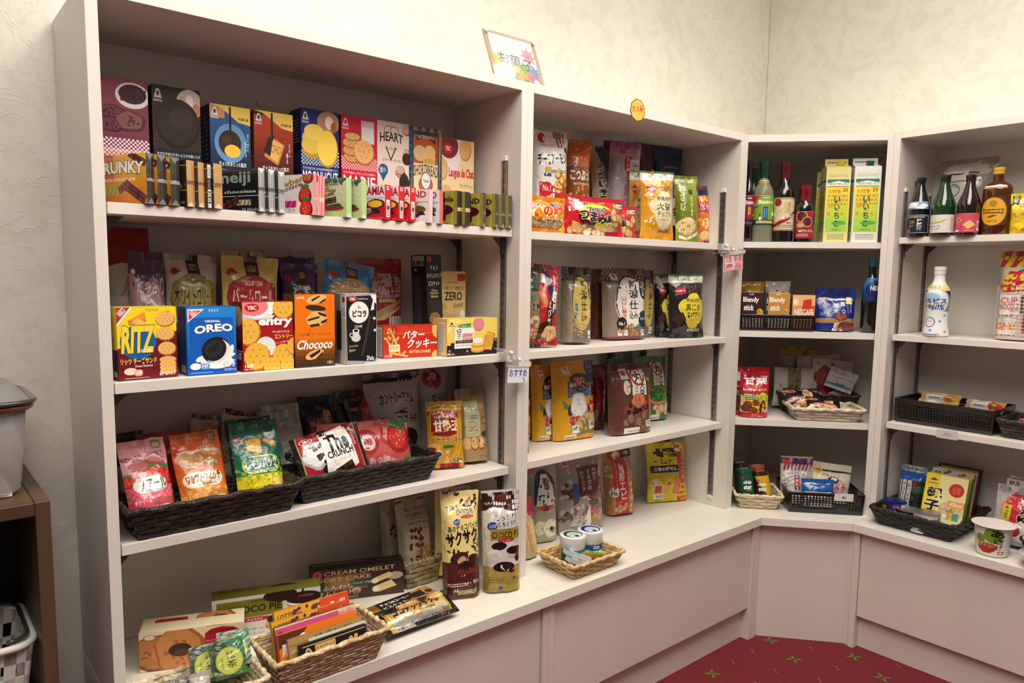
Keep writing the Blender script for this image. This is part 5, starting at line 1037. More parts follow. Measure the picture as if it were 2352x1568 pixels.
I('snack_packet', 'cream pistachio biscuit packet with brown rolled top', 'snack packet', 'loose snack packets at the back of the third left shelf', ('A',0.2707,0.15,0.2993,0,16,-12.2), (0.082,0.1631,0.045), 'pillow', 'R dccfb4 0 0 100 100;R 2c1420 0 93 100 100;T a98 30 84 34 6 b2=Tohato;P 2a5a2c 50 70 100 76 100 94 52 88;T c8c07a 76 82 34 6 b3=塩ピスタ;E c89a5c 30 70 24 8;Y d8b070 a87a3c 4 30 96 66 14 9 .6', edge='c8bca0', seed=28)
I('snack_packet', 'grey-green cookie pouch with printed header, rear copy', 'snack packet', 'loose snack packets at the back of the third left shelf', ('A',0.3864,0.16,0.2858,0,14,0), (0.0844,0.1734,0.03), 'stand', 'R b8bca8 0 0 100 100;T 222 42 92 66 4.6 b4=クリームサンドクッキー;R 8a8a84 80 84 96 97 5', edge='a8ac98', seed=29)
I('snack_packet', 'pale green pouch with black sandwich cookies, front copy', 'snack packet', 'loose snack packets at the back of the third left shelf', ('A',0.4096,0.145,0.2931,0,18,7), (0.0658,0.1578,0.035), 'stand', 'R d0d0c4 0 0 100 100;P 4a8a4c 70 0 100 0 100 60 94 30;T 333 40 88 66 5 b4=サンドクッキー;R 9a8a70 76 78 96 98 5;E 1a1418 70 48 30 10 10;E 1a1418 40 38 30 10;E ddd 70 42 28 5 10;E 1a1418 60 24 34 12', edge='c0c4b4', seed=30)
I('snack_packet', 'deep blue butter biscuit packet with small red banner', 'snack packet', 'snacks standing in the right dark woven basket', ('A',0.4695,0.152,0.2906,0,14,0), (0.0782,0.1819,0.05), 'pillow', 'R 10284c 0 0 100 100;V 2a5a94 10284c 0 0 100 60 5;T c8b890 56 84 30 5 b2=Tohato;R a01c20 12 54 52 72;T f0e0d0 32 66 32 6 b3=発酵バター;T f0c8b0 32 58 24 4=くちどけ;E b8803a 80 72 16 12 40;E dca860 80 74 14 9 40;E b8803a 72 52 22 10;E dca860 71 53 20 8;E b8803a 56 36 22 8;E dca860 56 37 20 7', edge='10203c', seed=31)
I('snack_packet', 'black and red caramel snack packet, rear copy', 'snack packet', 'snacks standing in the right dark woven basket', ('A',0.5558,0.182,0.2837,0,12,0), (0.0691,0.1854,0.025), 'pillow', 'R 1c1518 0 0 100 100;P a8141c 60 60 100 50 100 100 80 96;T b8a8a0 32 88 36 5 b2=Tohato;T f0d0c0 84 84 22 7 b3=カリッ', edge='1c1518', seed=32)
I('snack_packet', 'black and red caramel snack packet, front copy with popcorn pile', 'snack packet', 'snacks standing in the right dark woven basket', ('A',0.5889,0.148,0.2911,0,16,8), (0.0645,0.1716,0.03), 'pillow', 'R 1c1518 0 0 100 100;P a8141c 36 50 100 40 100 100 56 88;T d0c4b8 26 86 34 6 r-4 b2=Tohato;T f0d0c0 76 78 40 10 r-6 b3=キャラメルコーン;Y e0b078 96684a 20 8 96 52 34 10 .7;E 2a2440 16 16 16 14', edge='1c1518', seed=33)
I('snack_packet', 'big white bag with black top, dark cookie and chunky brown lettering', 'snack bag', 'snacks standing in the right dark woven basket', ('A',0.6652,0.165,0.2837,0,5,0), (0.1584,0.2186,0.06), 'pillow', 'R c4c0bc 0 0 100 100;R 1a1412 0 91 100 100;E c4c0bc 16 80 6 4;C 999 12 78 6;C c4c0bc 12 78 5;T 444 44 81 34 2.6 b2 a1=チョコチップクッキー;T 1e1614 50 72 62 12 b8 a3=カントリーマアム;T 665 54 62 22 2.6 b3=COUNTRY MAAM;P 333 36 57 54 61 70 57;T 1a1412 56 50 74 10 b4=チョコまみれ;T 222 28 30 22 4=ぬぅ〜;E 2a1812 64 28 26 12;Y 3a2018 1a100c 20 2 90 20 10 14 .5', edge='b4b0ac', seed=34)
I('snack_packet', 'white bag with red blob logo, behind the black-topped bag', 'snack bag', 'snacks standing in the right dark woven basket', ('A',0.7973,0.2,0.2799,0,2,0), (0.0932,0.2235,0.04), 'pillow', 'R bcb8b2 0 0 100 100;E b01420 40 88 32 11;T fff 42 90 30 8 b7=パイ;T 1a1a1a 60 66 62 8 b3=だらけ', edge='aca8a2', seed=35)
I('snack_packet', 'white and red cookie pouch with black ribbon and crunch lettering, front of its basket', 'snack packet', 'snacks standing in the right dark woven basket', ('A',0.4464,0.04,0.3061,0,20,8.9), (0.157,0.1177,0.03), 'pillow', 'R a81820 0 0 100 100;R 0e0c0c 0 0 7 100;R 0e0c0c 93 0 100 100;R c8a860 6 0 7.5 100;R c8a860 92 0 93 100;T fdd 20 90 14 5 b5=YBC;E fdd 20 90 10 5;E a81820 20 90 8.5 4;T fff 20 90 11 4.5 b5=YBC;O e8e8e8 b8b8b8 26 62 19 1 0;Y 1a1a1a 1a1a1a 14 46 38 78 12 2.4 1.1;E 1a1614 40 34 11 9;P 1a1614 22 30 30 20 34 26;P f0eee8 38 88 80 96 84 26 60 14 34 10;P f0eee8 38 94 76 99 80 40 36 40;T 161616 60 74 34 30 b8=The;T 161616 60 54 40 12 b6=CRUNCH;T c8a860 60 42 28 5=ザ・クランチ;N 4a2418 2a120c 62 22 28 20 14;P 3a2018 82 94 90 94 90 60;T eee 86 76 5 34 v b2=ミルククランチ', edge='141010', seed=36, sealcol='111')
I('snack_packet', 'large coral strawberry chocolate bag with two cut berries', 'snack bag', 'snacks standing in the right dark woven basket', ('A',0.5404,0.08,0.3015,0,20,-2.9), (0.2227,0.1199,0.034), 'pillow', 'R d8625c 0 0 100 100;V c85050 e07870 0 0 100 100 5;C b82c34 48 60 13;C f0e0dc 48 58 8;T b8242c 48 60 12 14 b5=苺;P c8302c 68 96 76 90 80 50 72 46 62 60;P f0a090 70 90 75 86 77 58 72 56 66 66;S 86 66 15;Y 387a30 2a5a28 80 86 98 96 8 5 .4;N f0a8a0 e08880 76 18 30 16 -20;S 96 4 10;Y 387a30 2a5a28 88 12 100 18 5 4 .4;T fdd 60 24 24 12 b2=新食感', edge='c85c56', seed=37)
I('snack_bag', 'yellow and red banana cookie bag with a banana picture, standing on the shelf', 'snack bag', None, ('A',0.7328,0.0715,0.2856,-0.384,12,0), (0.0893,0.1569,0.034), 'pillow', 'R c8901c 0 0 100 100;R d8a828 0 86 100 100;R 2a2010 0 90 100 91;P 8a1018 10 82 88 84 90 52 50 46 8 50;D a82028 0 80 100 86 10;T e8b860 50 81 22 3.4 b3=Furuta;T f0dcc0 50 76 66 5 b3=バナナの王様;T f4e8c0 52 63 74 17 b9=甘熟王;T e8c890 34 55 36 3=かんじゅくおう;P e8b41c 78 74 92 74 98 40 80 12 64 12 84 40;P b07810 84 74 87 74 92 40 76 14 74 14 87 40;T 4a1810 52 42 88 11 b4 ofda,5=バナナクッキー;R 2a6a3c 38 30 70 34 2;E dca860 14 30 18 7;E 8a1c1c 4 20 30 12;E e8c080 26 22 14 7;E f4dcae 26 22 11 5;E e89838 52 16 12 8;C e8c8a0 52 24 5;P e8b868 46 6 60 6 56 18 50 18;R 8a1018 0 0 100 7;T 211 82 11 26 8 b6 offe,4=52g', edge='b07c18', seed=38, sealcol='c89a30')
I('snack_bag', 'kraft paper cookie bag with blue striped top, line drawings and pale green label', 'snack bag', None, ('A',0.8248,0.0772,0.2872,-0.244,10,0), (0.0807,0.1773,0.05), 'block', 'R a88a58 0 0 100 100;D 7a9ab8 0 91 100 99 9;R c8b080 0 90 100 91;R c4c89a 16 34 66 82;R b4b888 18 36 64 38;T 2a3a2c 46 72 44 8 b1=やかまん;L 556 24 58 60 64 2;E 6a7a5c 40 50 12 5;E c4c89a 40 50 11 4;E 6a7a5c 80 76 14 6 20;E b89a68 80 76 13 5.4 20;R 5a4a34 72 50 90 60;R b89a68 73 51 89 59;E 5a4a34 82 36 14 5;E 3a2a20 82 37 10 3;P d8c8a0 22 42 62 46 62 40 22 38;T a33 42 42 30 3=塩使用;E c88a58 20 24 15 9;E e8b880 20 25 13 8;E a84a30 44 24 15 9;E e8b880 44 25 13 8;E a84a30 68 24 15 9;E e8c080 68 25 13 8;E f0dca0 68 25 8 5;L 765 60 4 90 9 2', edge='8a7248', seed=39)
basket('long dark brown woven basket holding the pink, orange and green pouches','dark woven baskets on the left shelf',('A', 0.188, 0.026, 0.2779004907497226, 0, 0, 0),0.272,0.084,0.056,0.018,['231a15', '1a1310', '30241c', '3a2d22'],rows=6,cell=0.017,seed=2)
basket('long dark brown woven basket holding the coral strawberry bag','dark woven baskets on the left shelf',('A', 0.5105, 0.045, 0.2779004907497226, 0, 0, 0),0.3,0.074,0.056,0.018,['231a15', '1a1310', '30241c', '3a2d22'],rows=6,cell=0.017,seed=5)
basket('pale rattan basket with green wrapped sweets, cut off by the lower frame edge','pale rattan baskets',('A', 0.116, -0.109, 0, 0, 0, 0),0.153,0.078,0.046,0.02,['d8c8a4', 'c8b48c', 'e4d8ba'],rows=5,cell=0.014,seed=7,name='rattan_basket')
basket('pale rattan basket packed with upright chocolate bars','pale rattan baskets',('A', 0.337, -0.113, 0, 0, 0, 0),0.188,0.083,0.062,0.018,['dcc8a4', 'ccb088', 'e8d8b8', 'c4a884'],rows=9,cell=0.018,seed=8,bulge=0.002,name='rattan_basket',rimc=['dcc496', 'c8aa78', 'e4d0a8'])
I('sweets_box', 'large cream carton with ring doughnut photo and red label, left on the worktop', 'biscuit box', 'big cartons on the left worktop', ('A',0.1489,0.0736,0.0006,-0.383,0,0), (0.1817,0.0738,0.062), 'box', 'R e6d8b4 0 0 100 100;O b8743c 8a4a28 14 44 20 1.0 10;E c88448 38 44 27 38;E b06a34 38 44 22 32;O c88448 a8622e 38 44 24 1.2 26;E 3a1c18 38 48 11 17;E 5a2c22 40 42 8 8;E 666 10 88 6 7;E e6d8b4 10 88 5 6;P b01828 62 22 96 22 96 82 90 92 79 96 68 92 62 82;T 1a1a1a 79 82 26 10 b8 a3=カントリーマアム;R cbb 74 72 86 75 1;T fee 79 62 32 4=カントリーマアムをイメージ;T fff 79 53 24 7 b4=Old-fashioned;T fff 79 43 24 9 b5=Doughnut;L b98 6 8 16 14 2', side='d8caa4', top='R e0d2ae 0 0 100 100;R b01828 12 14 44 86 3;T 1a1a1a 28 72 22 16 b6=カントリーマアム;T fff 28 44 22 16 b4=Old-fashioned;T fff 28 28 22 14 b5=Doughnut;O b87840 8a4a28 72 50 22 .9 18;E d8a890 70 52 6 16;E 5a2a22 76 60 8 14')
I('sweets_box', 'white and olive carton of chocolate pies with glossy chocolate pour', 'biscuit box', 'big cartons on the left worktop', ('A',0.3022,0.0933,0.0006,-0.307,0,0), (0.2099,0.0918,0.045), 'box', 'R d8d4cc 0 0 100 100;R 807820 4 52 64 92;T 222 42 87 12 5 b4=LOTTE;T 111 38 70 50 16 b4=CHOCO PIE;E c02028 38 46 18 5;T fff 38 46 14 5 b4=チョコパイ;E 2a1410 62 92 16 14;E d8a050 84 68 16 14;E eee 84 70 15 8;E 2a1410 84 80 17 14;R 2a1410 82 90 84 100;E 6a4434 86 84 8 3;E d8a050 64 28 17 16;E eee 66 30 14 8;E 2a1410 66 40 17 14;T 444 40 24 24 5 b2=ザクッと;T 444 36 14 20 5 b2=おいしい', side='7a7228', top='R 6e681c 0 0 100 100;T 1a1a10 24 60 36 34 b5=CHOCO PIE;E b01820 24 22 10 14;E 2a1410 66 40 16 50')
I('sweets_box', 'dark brown carton with cream omelet soft cakes, propped behind', 'biscuit box', 'big cartons on the left worktop', ('A',0.534,0.1415,0.0006,-0.354,0,0), (0.2108,0.0753,0.04), 'box', 'V 4a2a1c 2a1810 0 0 100 100 5;R 8a5a34 14 30 60 78;R a87848 20 40 40 70;R 5a3a24 46 36 60 74;C c82830 7 84 5;C e8c040 7 84 3;C a01820 7 84 2.6;T dcb88a 52 86 76 13 b1=CREAM OMELET;T dcb88a 36 67 56 12 b1=SOFT CAKE;T f4f0ea 28 42 32 14 b3 o111,5=ふんわり;T f4f0ea 26 24 38 13 b3 o111,5=オムレット;R 1c5a44 42 42 66 54 1;T cec 54 48 20 6 b3=アフォガート風味;E b8a090 90 58 9 12;P e4c888 66 56 84 72 88 58 70 42;E f4e4c4 68 48 4 8;P e8cc8c 66 30 86 46 92 26 72 12;E f8ecd0 69 22 4 9;E c8a890 48 26 5 10;R 8a6a5a 45 14 51 26;L ca8 4 4 50 12 2', side='241410', top='R 2a1810 0 0 100 100;L a98 2 10 60 90 4;T c8a878 80 50 34 50=ふんわりオムレット')
I('snack_bag', 'beige oat cookie bag with berry photo, rear copy', 'snack bag', 'oat cookie bags in the small wicker basket', ('A',0.6523,0.172,0.009,0,4,0), (0.0507,0.1846,0.035), 'block', 'R b0a894 0 0 100 100;T 333 60 84 60 5=オーツ麦;Y 5a2028 3a1418 20 46 80 70 10 8 .6', edge='a09884', seed=51)
I('snack_bag', 'beige oat cookie bag with berry photo and thin lettering, in front of its twin', 'snack bag', 'oat cookie bags in the small wicker basket', ('A',0.6928,0.12,0.0121,0,7,0), (0.0958,0.1937,0.045), 'block', 'R b4aa94 0 0 100 100;R 8a1c24 0 95 100 98;T 333 54 86 66 4 b2=香ばしく焼き上げた;T 333 56 79 76 5 b3=オーツ麦のクッキー;R 555 30 74 84 74.6;T 444 54 70 70 3 i.2=oat cookies;V b4aa94 d0bc9c 10 6 96 60 4;Y 6a2430 4a1820 22 40 60 62 16 6 .7;Y c89a5c 9a6a38 40 8 98 40 22 9 .7;Y 3a2018 2a1410 20 20 50 36 6 5 .5;R 654 50 20 54 60', edge='a49a84', seed=52)
basket('small wicker basket around the oat cookie bags, beside the tall pie bag','pale rattan baskets',('A', 0.69, 0.112, 0, 0, 0, 0),0.088,0.1,0.062,0.006,['a8946c', '8c7850', 'c0ac84'],rows=5,cell=0.02,seed=9,name='rattan_basket')
I('snack_bag', 'yellow and brown pie bag, rear copy peeking above', 'snack bag', 'tall chocolate pie bags at the right of the left worktop', ('A',0.7814,0.1,0.0093,0,7,-4.8), (0.1078,0.2093,0.035), 'block', 'R e0cc80 0 0 100 100;E 3a1c14 76 92 22 5;Y 3a1c14 2a120c 10 84 60 96 6 5 .6', edge='d0bc80', seed=53, sealcol='c8c0b0')
I('snack_bag', 'yellow and brown tall pie bag with black jagged lettering', 'snack bag', 'tall chocolate pie bags at the right of the left worktop', ('A',0.7178,-0.0141,0.0061,-0.378,7,0), (0.091,0.2379,0.045), 'block', 'R e8d48a 0 0 100 100;V 3a1210 5a1c16 0 0 100 34 5;P 4a1814 0 30 30 38 60 28 100 36 100 26 0 24;P 3a1410 54 86 90 97 96 92 70 82;P c8a070 60 87 88 95 89 93 64 85;Y 3a1c14 2a120c 4 80 96 99 10 6 .6;T 111 26 85 32 5 b7 r6=サクサク;R dcd0a0 34 77 86 84;T 222 60 80.5 46 5 b3=CHOCO PIE;E c02830 64 76 18 1.6;T fdd 64 76 26 1.8=たっぷりチョコ;E 2040a0 36 72 10 3;T fff 36 72 14 3 b5=小さな;T 1c1210 54 67 84 6 b5 r5=あのチョコパイが;T 1c1210 50 57 84 14 b9 r8=サクサク;T 1c1210 86 52 16 5 b7=に！;Y 3a1c14 2a120c 4 38 98 50 12 5 .6;E 3a1814 40 38 24 5.5 14;E c8a080 46 36 13 3 30;E 3a1814 78 36 16 5;E 2a0e0c 56 29 20 6;E 6a2a20 60 25 28 3;T eed 84 15 16 4 b4=8個入;L dbb 8 11 60 15 2;R c8b870 34 3 84 7;T 222 60 5 46 3.4 b3=CHOCO PIE', edge='dccb90', seed=54, sealcol='dcd8d0', m='FILM')
I('snack_bag', 'white and gold tall pie bag with dripping chocolate, rightmost on the left worktop', 'snack bag', 'tall chocolate pie bags at the right of the left worktop', ('A',0.8113,-0.0453,0.0053,-0.405,6,0), (0.0937,0.2325,0.045), 'block', 'R e8e4e0 0 0 100 100;V 9a8230 c0a858 0 0 100 26 5;F 381410 0 100 98 84 1;E 5a2a20 60 92 30 4;E c82830 50 94 8 1.4;T 111 58 74 54 6 b4=しっとり;T 111 60 68 48 5 b4=くちどけ;R 1a0c08 86 50 87.4 84;E 2040a0 22 66 13 4;T fff 22 66 18 4 b5=小さな;R b09838 16 52 98 63;T 333 60 62 20 1.6 b3=LOTTE;T 1c1c14 58 57 76 6.6 b3=CHOCO PIE;E c02028 56 51.5 22 2;T fee 56 51.5 28 2.4 b3=チョコパイ;E 2a120e 38 46 20 4;E fff 26 38 17 5;R d8d8d4 12 30 38 38;E dcc8b0 80 38 22 6;E 2a120e 80 41 23 4;E 2a120e 88 33 8 4;E 2a120e 50 25 28 5;E eee 56 24 16 3 -20;E 3a1a14 62 24 18 4 -30;T 222 82 13 18 4 b4=8個入;L 654 10 10 50 14 2;E 2040a0 40 4 7 2', edge='dcdcd8', seed=55, m='FOIL', sealcol='e8e8e8')
I('chocolate_bar', 'yellow nut chocolate bar, rearmost in the basket', 'chocolate bar', 'chocolate bars standing in the rattan basket', ('A',0.345,-0.044,0.0097,0.017,14,0), (0.155,0.098,0.0088), 'box', ART_18, side='c88a28')
I('chocolate_bar', 'yellow nut chocolate bar, second from the back', 'chocolate bar', 'chocolate bars standing in the rattan basket', ('A',0.333,-0.058,0.0097,0.017,14,0), (0.155,0.088,0.0088), 'box', ART_18, side='c88a28')
I('chocolate_bar', 'pink chocolate bar with biscuit corner, in front of the yellow ones', 'chocolate bar', 'chocolate bars standing in the rattan basket', ('A',0.338,-0.071,0.0097,0.017,14,0), (0.165,0.083,0.0088), 'box', 'R c84a8a 0 0 100 100;R d8c8a0 0 96 100 100;R e8c0b0 78 60 100 96;K 92 80 7 1.2 c98 a75;R d88a90 78 62 86 92;C a01838 6 84 3;T e080b0 40 84 40 8 i.1=fleur weich chocolate;N 6a3a2c 4a2418 14 30 26 50 0', side='5a3028')
I('chocolate_bar', 'bright orange chocolate bar with brown corner', 'chocolate bar', 'chocolate bars standing in the rattan basket', ('A',0.336,-0.082,0.0097,0.017,14,0), (0.16,0.074,0.0088), 'box', 'R e87818 0 0 100 100;P 5a2a1c 0 100 36 100 26 80 0 66;T fff 8 60 10 30 b4=厚;T dcc 20 78 6 14 b3=11;P eee 24 84 30 90 34 84', side='d86c18')
I('chocolate_bar', 'tan chocolate bar with small brand print', 'chocolate bar', 'chocolate bars standing in the rattan basket', ('A',0.345,-0.093,0.0097,0.017,14,0), (0.152,0.066,0.0088), 'box', 'R b08c50 0 0 100 100;R 9a7840 0 80 100 84;T eee 8 66 9 8 b3=LOTTE;T 543 60 90 50 8=ほろにが;E 2a1a14 20 30 10 20;L 864 40 40 80 70 3', side='a07c44')
I('chocolate_bar', 'white milk chocolate bar with blue corner, mostly hidden', 'chocolate bar', 'chocolate bars standing in the rattan basket', ('A',0.366,-0.0995,0.0086,0.017,14,0), (0.12,0.06,0.004), 'box', 'R d8d4cc 0 0 100 100;R 6a94c4 88 0 100 90', side='ccc')
I('chocolate_bar', 'black and gold chocolate bar with big gold lettering, frontmost in the basket', 'chocolate bar', 'chocolate bars standing in the rattan basket', ('A',0.352,-0.107,0.0097,0.017,14,0), (0.138,0.057,0.0088), 'box', 'R 14161a 0 0 100 100;R d8b060 4 90 98 93;R d4b070 22 66 52 88;T 321 37 77 26 9 b2=ミルクチョコ;E d8c090 13 62 5 24 10;E 8a6a3a 13 62 3 20 10;T cfa868 62 44 62 46 b10 r2=meiji;C d0aa70 75 72 3;C d0aa70 83 74 3;L a98 6 16 22 30 3', side='222')
I('sweets_pack', 'green tea jelly pack, left one lying in the pale basket', 'sweets', 'green tea jelly packs in the pale basket', ('A',0.135,-0.07,0.0405,-0.105,38,0), (0.055,0.062,0.016), 'box', ART_19, side='24441c', m='FILM')
I('sweets_pack', 'green tea jelly pack, front one with its lime disc fully visible', 'sweets', 'green tea jelly packs in the pale basket', ('A',0.165,-0.088,0.046,-0.07,36,0), (0.055,0.062,0.016), 'box', ART_19, side='24441c', m='FILM')
I('sweets_pack', 'green tea jelly pack, rear right one in the pale basket', 'sweets', 'green tea jelly packs in the pale basket', ('A',0.182,-0.055,0.0449,-0.244,40,0), (0.055,0.062,0.016), 'box', ART_19, side='24441c', m='FILM')
I('sweets_bag', 'clear twist bag of dark sweets with a barcode sticker, leftmost in the pale basket', 'sweets', 'small clear bags in the pale basket', ('A',0.062,-0.096,0.0286,0,20,-4), (0.036,0.0428,0.02), 'pillow', 'R 8a8480 0 0 100 100;Y 2a2220 3a302c 6 10 94 60 12 14 .8;Z 24 46 78 86', edge='b8b0a8', seed=70, seal=0.008)
I('sweets_bag', 'clear twist bag of dark sweets without sticker', 'sweets', 'small clear bags in the pale basket', ('A',0.088,-0.092,0.0292,0,20,6), (0.036,0.0422,0.02), 'pillow', 'R 8a8480 0 0 100 100;Y 2a2220 1a1412 6 8 94 66 16 14 .8', edge='b8b0a8', seed=71, seal=0.008)
I('sweets_bag', 'clear crinkled bag of silver wrapped sweets', 'sweets', 'small clear bags in the pale basket', ('A',0.112,-0.098,0.0283,0,20,-3), (0.036,0.0431,0.02), 'pillow', 'R a8a49c 0 0 100 100;Y e8e4dc c8b890 6 8 94 80 10 14 .8', edge='b8b0a8', seed=72, seal=0.008)
slab_item('biscuit_box','long brown chocolate and coffee biscuit carton lying behind the coconut bar','biscuit box',None,('A',.562,-.018,.0006,0.0,0,0),.175,.042,.037,'R 7a5424 0 0 100 100;P 1a1612 18 0 60 0 74 100 18 100;T f0ece0 44 68 44 26 b3=チョコ&コーヒー;T f0ece0 38 30 34 26 b3=ビスケット;T c8a040 62 24 16 16 i.2=Coffee;K 78 50 8 2 a67844 7a4c24;E 2a1814 78 50 14 30;K 93 44 8 2 a67844 7a4c24;E 4a2c20 93 44 5 22;L c90 4 10 14 50 3','5a3c1c',rz=6)
_o=bpy.data.objects['biscuit_box'] if 0 else COL.objects[-1]
_mb=MB();planar(_mb,Art(.175,.037).run('R 6a4820 0 0 100 100;P 16120e 16 0 60 0 70 100 16 100;T f0ece0 44 62 42 44 b3=チョコ&コーヒー;T c8a040 56 18 18 18 i.2=Choco&Coffee;E 8a5c30 76 50 9 46;E 2a1814 76 52 6 30;E 8a5c30 92 56 9 46;E 4a2c20 92 56 6 30'),(-.0875,-.0002,0),(1,0,0),(0,0,1),(0,-1,0));_mb.obj('front_print',CARD,_o)
I('biscuit_bar', 'long gold-ended coconut biscuit packet lying at the worktop edge', 'biscuit packet', None, ('A',0.568,-0.083,0.0262,0.035,64,0), (0.185,0.062,0.024), 'pillow', 'R d8c49a 0 0 100 100;R 1a1610 0 0 9 100;R 1a1610 91 0 100 100;R c8a838 7 0 11 100;R c8a838 90 0 93 100;R c0bfb8 11 0 90 34;D a8a8a4 11 24 90 34 40;Y d8a868 c89050 14 42 88 96 9 7 1;T 1c1814 50 68 66 34 b8 r2=ココナッツサブレ;T 543 60 42 22 7 b3=COCONUT SABLE;T 222 28 14 26 16 b6=ココナツサブレ;T 222 62 18 34 10 b3=いつでもサクサク;R 9a7850 80 8 90 30;C c83040 17 88 3', edge='1a1610', seed=61, seal=0.012, sealcol='221c10', m='FOIL')

WOOD = mat('stained_wood', (0.075, 0.042, 0.022), 0.45, bump=0.25, bscale=40, var=0.45, vscale=9, stretch=(1, 1, 0.12))
WOODH = mat('stained_wood_level', (0.085, 0.048, 0.025), 0.42, bump=0.25, bscale=40, var=0.45, vscale=9, stretch=(0.12, 1, 1))
_M = Matrix.Translation((-0.30, -0.02, 0)); root = empty('wooden_shelf', _M, 'dark stained open wooden shelf standing against the wallpaper at the far left', 'shelf')
_t = 0.02; _top = 0.385 + Z0
mb = MB(); mb.box(0.20, 0.22, 0, 0.285, 0, _top, bev=0.0008); mb.obj('side_panel', WOOD, root)
mb = MB(); mb.box(-0.22, -0.20, 0, 0.285, 0, _top, bev=0.0008); mb.obj('side_panel', WOOD, root)
mb = MB(); mb.box(-0.1995, 0.1995, 0.0, 0.285, _top - 0.0205, _top - 0.0005, bev=0.0008); mb.obj('top_board', WOODH, root)
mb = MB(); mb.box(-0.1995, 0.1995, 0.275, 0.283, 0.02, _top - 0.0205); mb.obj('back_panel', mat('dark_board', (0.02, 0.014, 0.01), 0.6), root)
for _z in (0.42, 0.06):
    mb = MB(); mb.box(-0.1995, 0.1995, 0.0, 0.274, _z - 0.02, _z, bev=0.0008); mb.obj('shelf_board', WOODH, root)
mb = MB()
for _k in range(9):
    for _y in (0.05, 0.22): mb.lathe([(0.0022, 0), (0.0022, 0.0004)], 8, rgb('998'), center=(0, 0))

I('rice_cracker_bag', 'blue and white bag sliver against the left stile, rearmost', 'snack bag', 'rice cracker bags on the top shelf of the middle bay', ('B',0.1703,0.18,0.8404,0,0,0), (0.0454,0.2924,0.05), 'pillow', 'R d8dcdc 0 0 100 100;R 1a5a9a 0 70 100 100;T fff 70 86 40 8 b5=薄焼;R 1a1a1a 60 40 90 66;E 2a7ac0 60 14 40 14', edge='1a5a9a', seed=81)
I('rice_cracker_bag', 'boxy white cheese almond cracker bag with red ribbon and clear top', 'snack bag', 'rice cracker bags on the top shelf of the middle bay', ('B',0.1769,0.1026,0.8424,-0.279,0,-2), (0.1095,0.2645,0.06), 'block', 'R e8e4e0 0 0 100 100;P c82030 20 14 34 26 76 26 92 46 92 54 60 46 14 50;E c82030 26 93 10 5;T 933 26 86 16 2=三幸製菓;R c83040 66 84 71 99;R c83040 74 84 79 99;R c83040 82 86 87 99;T 222 52 86 40 4 b1 r4=ノッてるおいしさ;C 223 90 82 8;T 141414 54 73 88 12 b8 r4=チーズアーモンド;T 222 60 61 52 5 i.3=Cheese Almond;R d8a860 26 58 42 64;R 2a5a8a 24 55 44 58;C c82030 34 43 17;T f4dcd8 34 44 22 6 b4=No.1;Y ecc068 9a6028 62 42 92 58 12 9 .9;R 8a5a20 18 6 88 30;V b87420 8a5218 20 7 86 29 4;Y d89a3c 8a5a20 22 8 84 20 8 8 .6;T 222 14 6 22 4 b5=15枚入', edge='c8c4be', seed=82, sealcol='8a8880')
I('rice_cracker_bag', 'orange and brown bag of flower-shaped sweet crackers with chunky lettering', 'snack bag', 'rice cracker bags on the top shelf of the middle bay', ('B',0.3067,0.1213,0.8412,-0.279,0,-1), (0.083,0.2641,0.06), 'pillow', 'R 8a4a20 0 0 100 100;R c85a14 0 72 100 100;Y eaa050 b8682c 20 82 96 98 8 7 .9;T 1a1a1a 50 74 96 4 b5 offe,3=はちみつのやさしい甘さ;T f0ecdc 54 63 86 11 b10 o2a1a10,7=こつぶっこ;T f0dcc0 52 54 60 2.4 b5=KOTSUBUKKO;Y dc9448 9a5420 6 16 92 52 34 6.5 .9;C 222 78 12 15;T eee 78 12 18 4 b4=鉄分;Y f0c040 222 8 36 20 44 3 7 1', edge='b85214', seed=83, sealcol='a89888')
I('rice_cracker_bag', 'dark blue and black bag turned aside with heavy brush lettering', 'snack bag', 'rice cracker bags on the top shelf of the middle bay', ('B',0.4874,0.185,0.8437,0,0,6), (0.0624,0.2694,0.05), 'pillow', 'R b89074 0 0 100 100;R 14265a 40 40 100 100;E c8b8a0 40 40 44 30;T 0e0e12 40 60 50 40 v b12 oeee,4=うまじゃこ;R 8a1c28 70 0 100 40;Y d8b890 9a7450 6 4 70 20 8 10 .8', edge='14204a', seed=84)
I('rice_cracker_bag', 'pinkish grey bag turned sideways behind the sugar cracker bag', 'snack bag', 'rice cracker bags on the top shelf of the middle bay', ('B',0.5003,0.2,0.8404,-0.698,0,0), (0.0283,0.2947,0.035), 'block', 'R 8a7a80 0 0 100 100;R 7a2a60 0 90 100 100', edge='8a7a84', seed=85, sealcol='6a3058')
I('rice_cracker_bag', 'lilac topped silver bag of sugar rice crackers', 'snack bag', 'rice cracker bags on the top shelf of the middle bay', ('B',0.5218,0.1552,0.8432,-0.349,0,-3), (0.1062,0.2862,0.05), 'block', 'R b8a8ae 0 0 100 100;V b8aab0 9a4a84 0 84 100 100 4;P c82040 34 94 46 94 50 88 30 88;E b01c44 56 76 17 10;T fee 56 76 20 14 v b3 i.1=ざらめ;R e8e4e0 60 40 98 82 2;R c8c0c0 62 42 96 80 2;T 111 78 62 22 30 v b3=田舎;T c83060 46 40 9 30 v b3=国産米使用;T c83048 60 12 40 8 b3=100%;T 222 60 20 30 5=おいしさ', edge='b0a0a8', seed=86, sealcol='9a4a84')
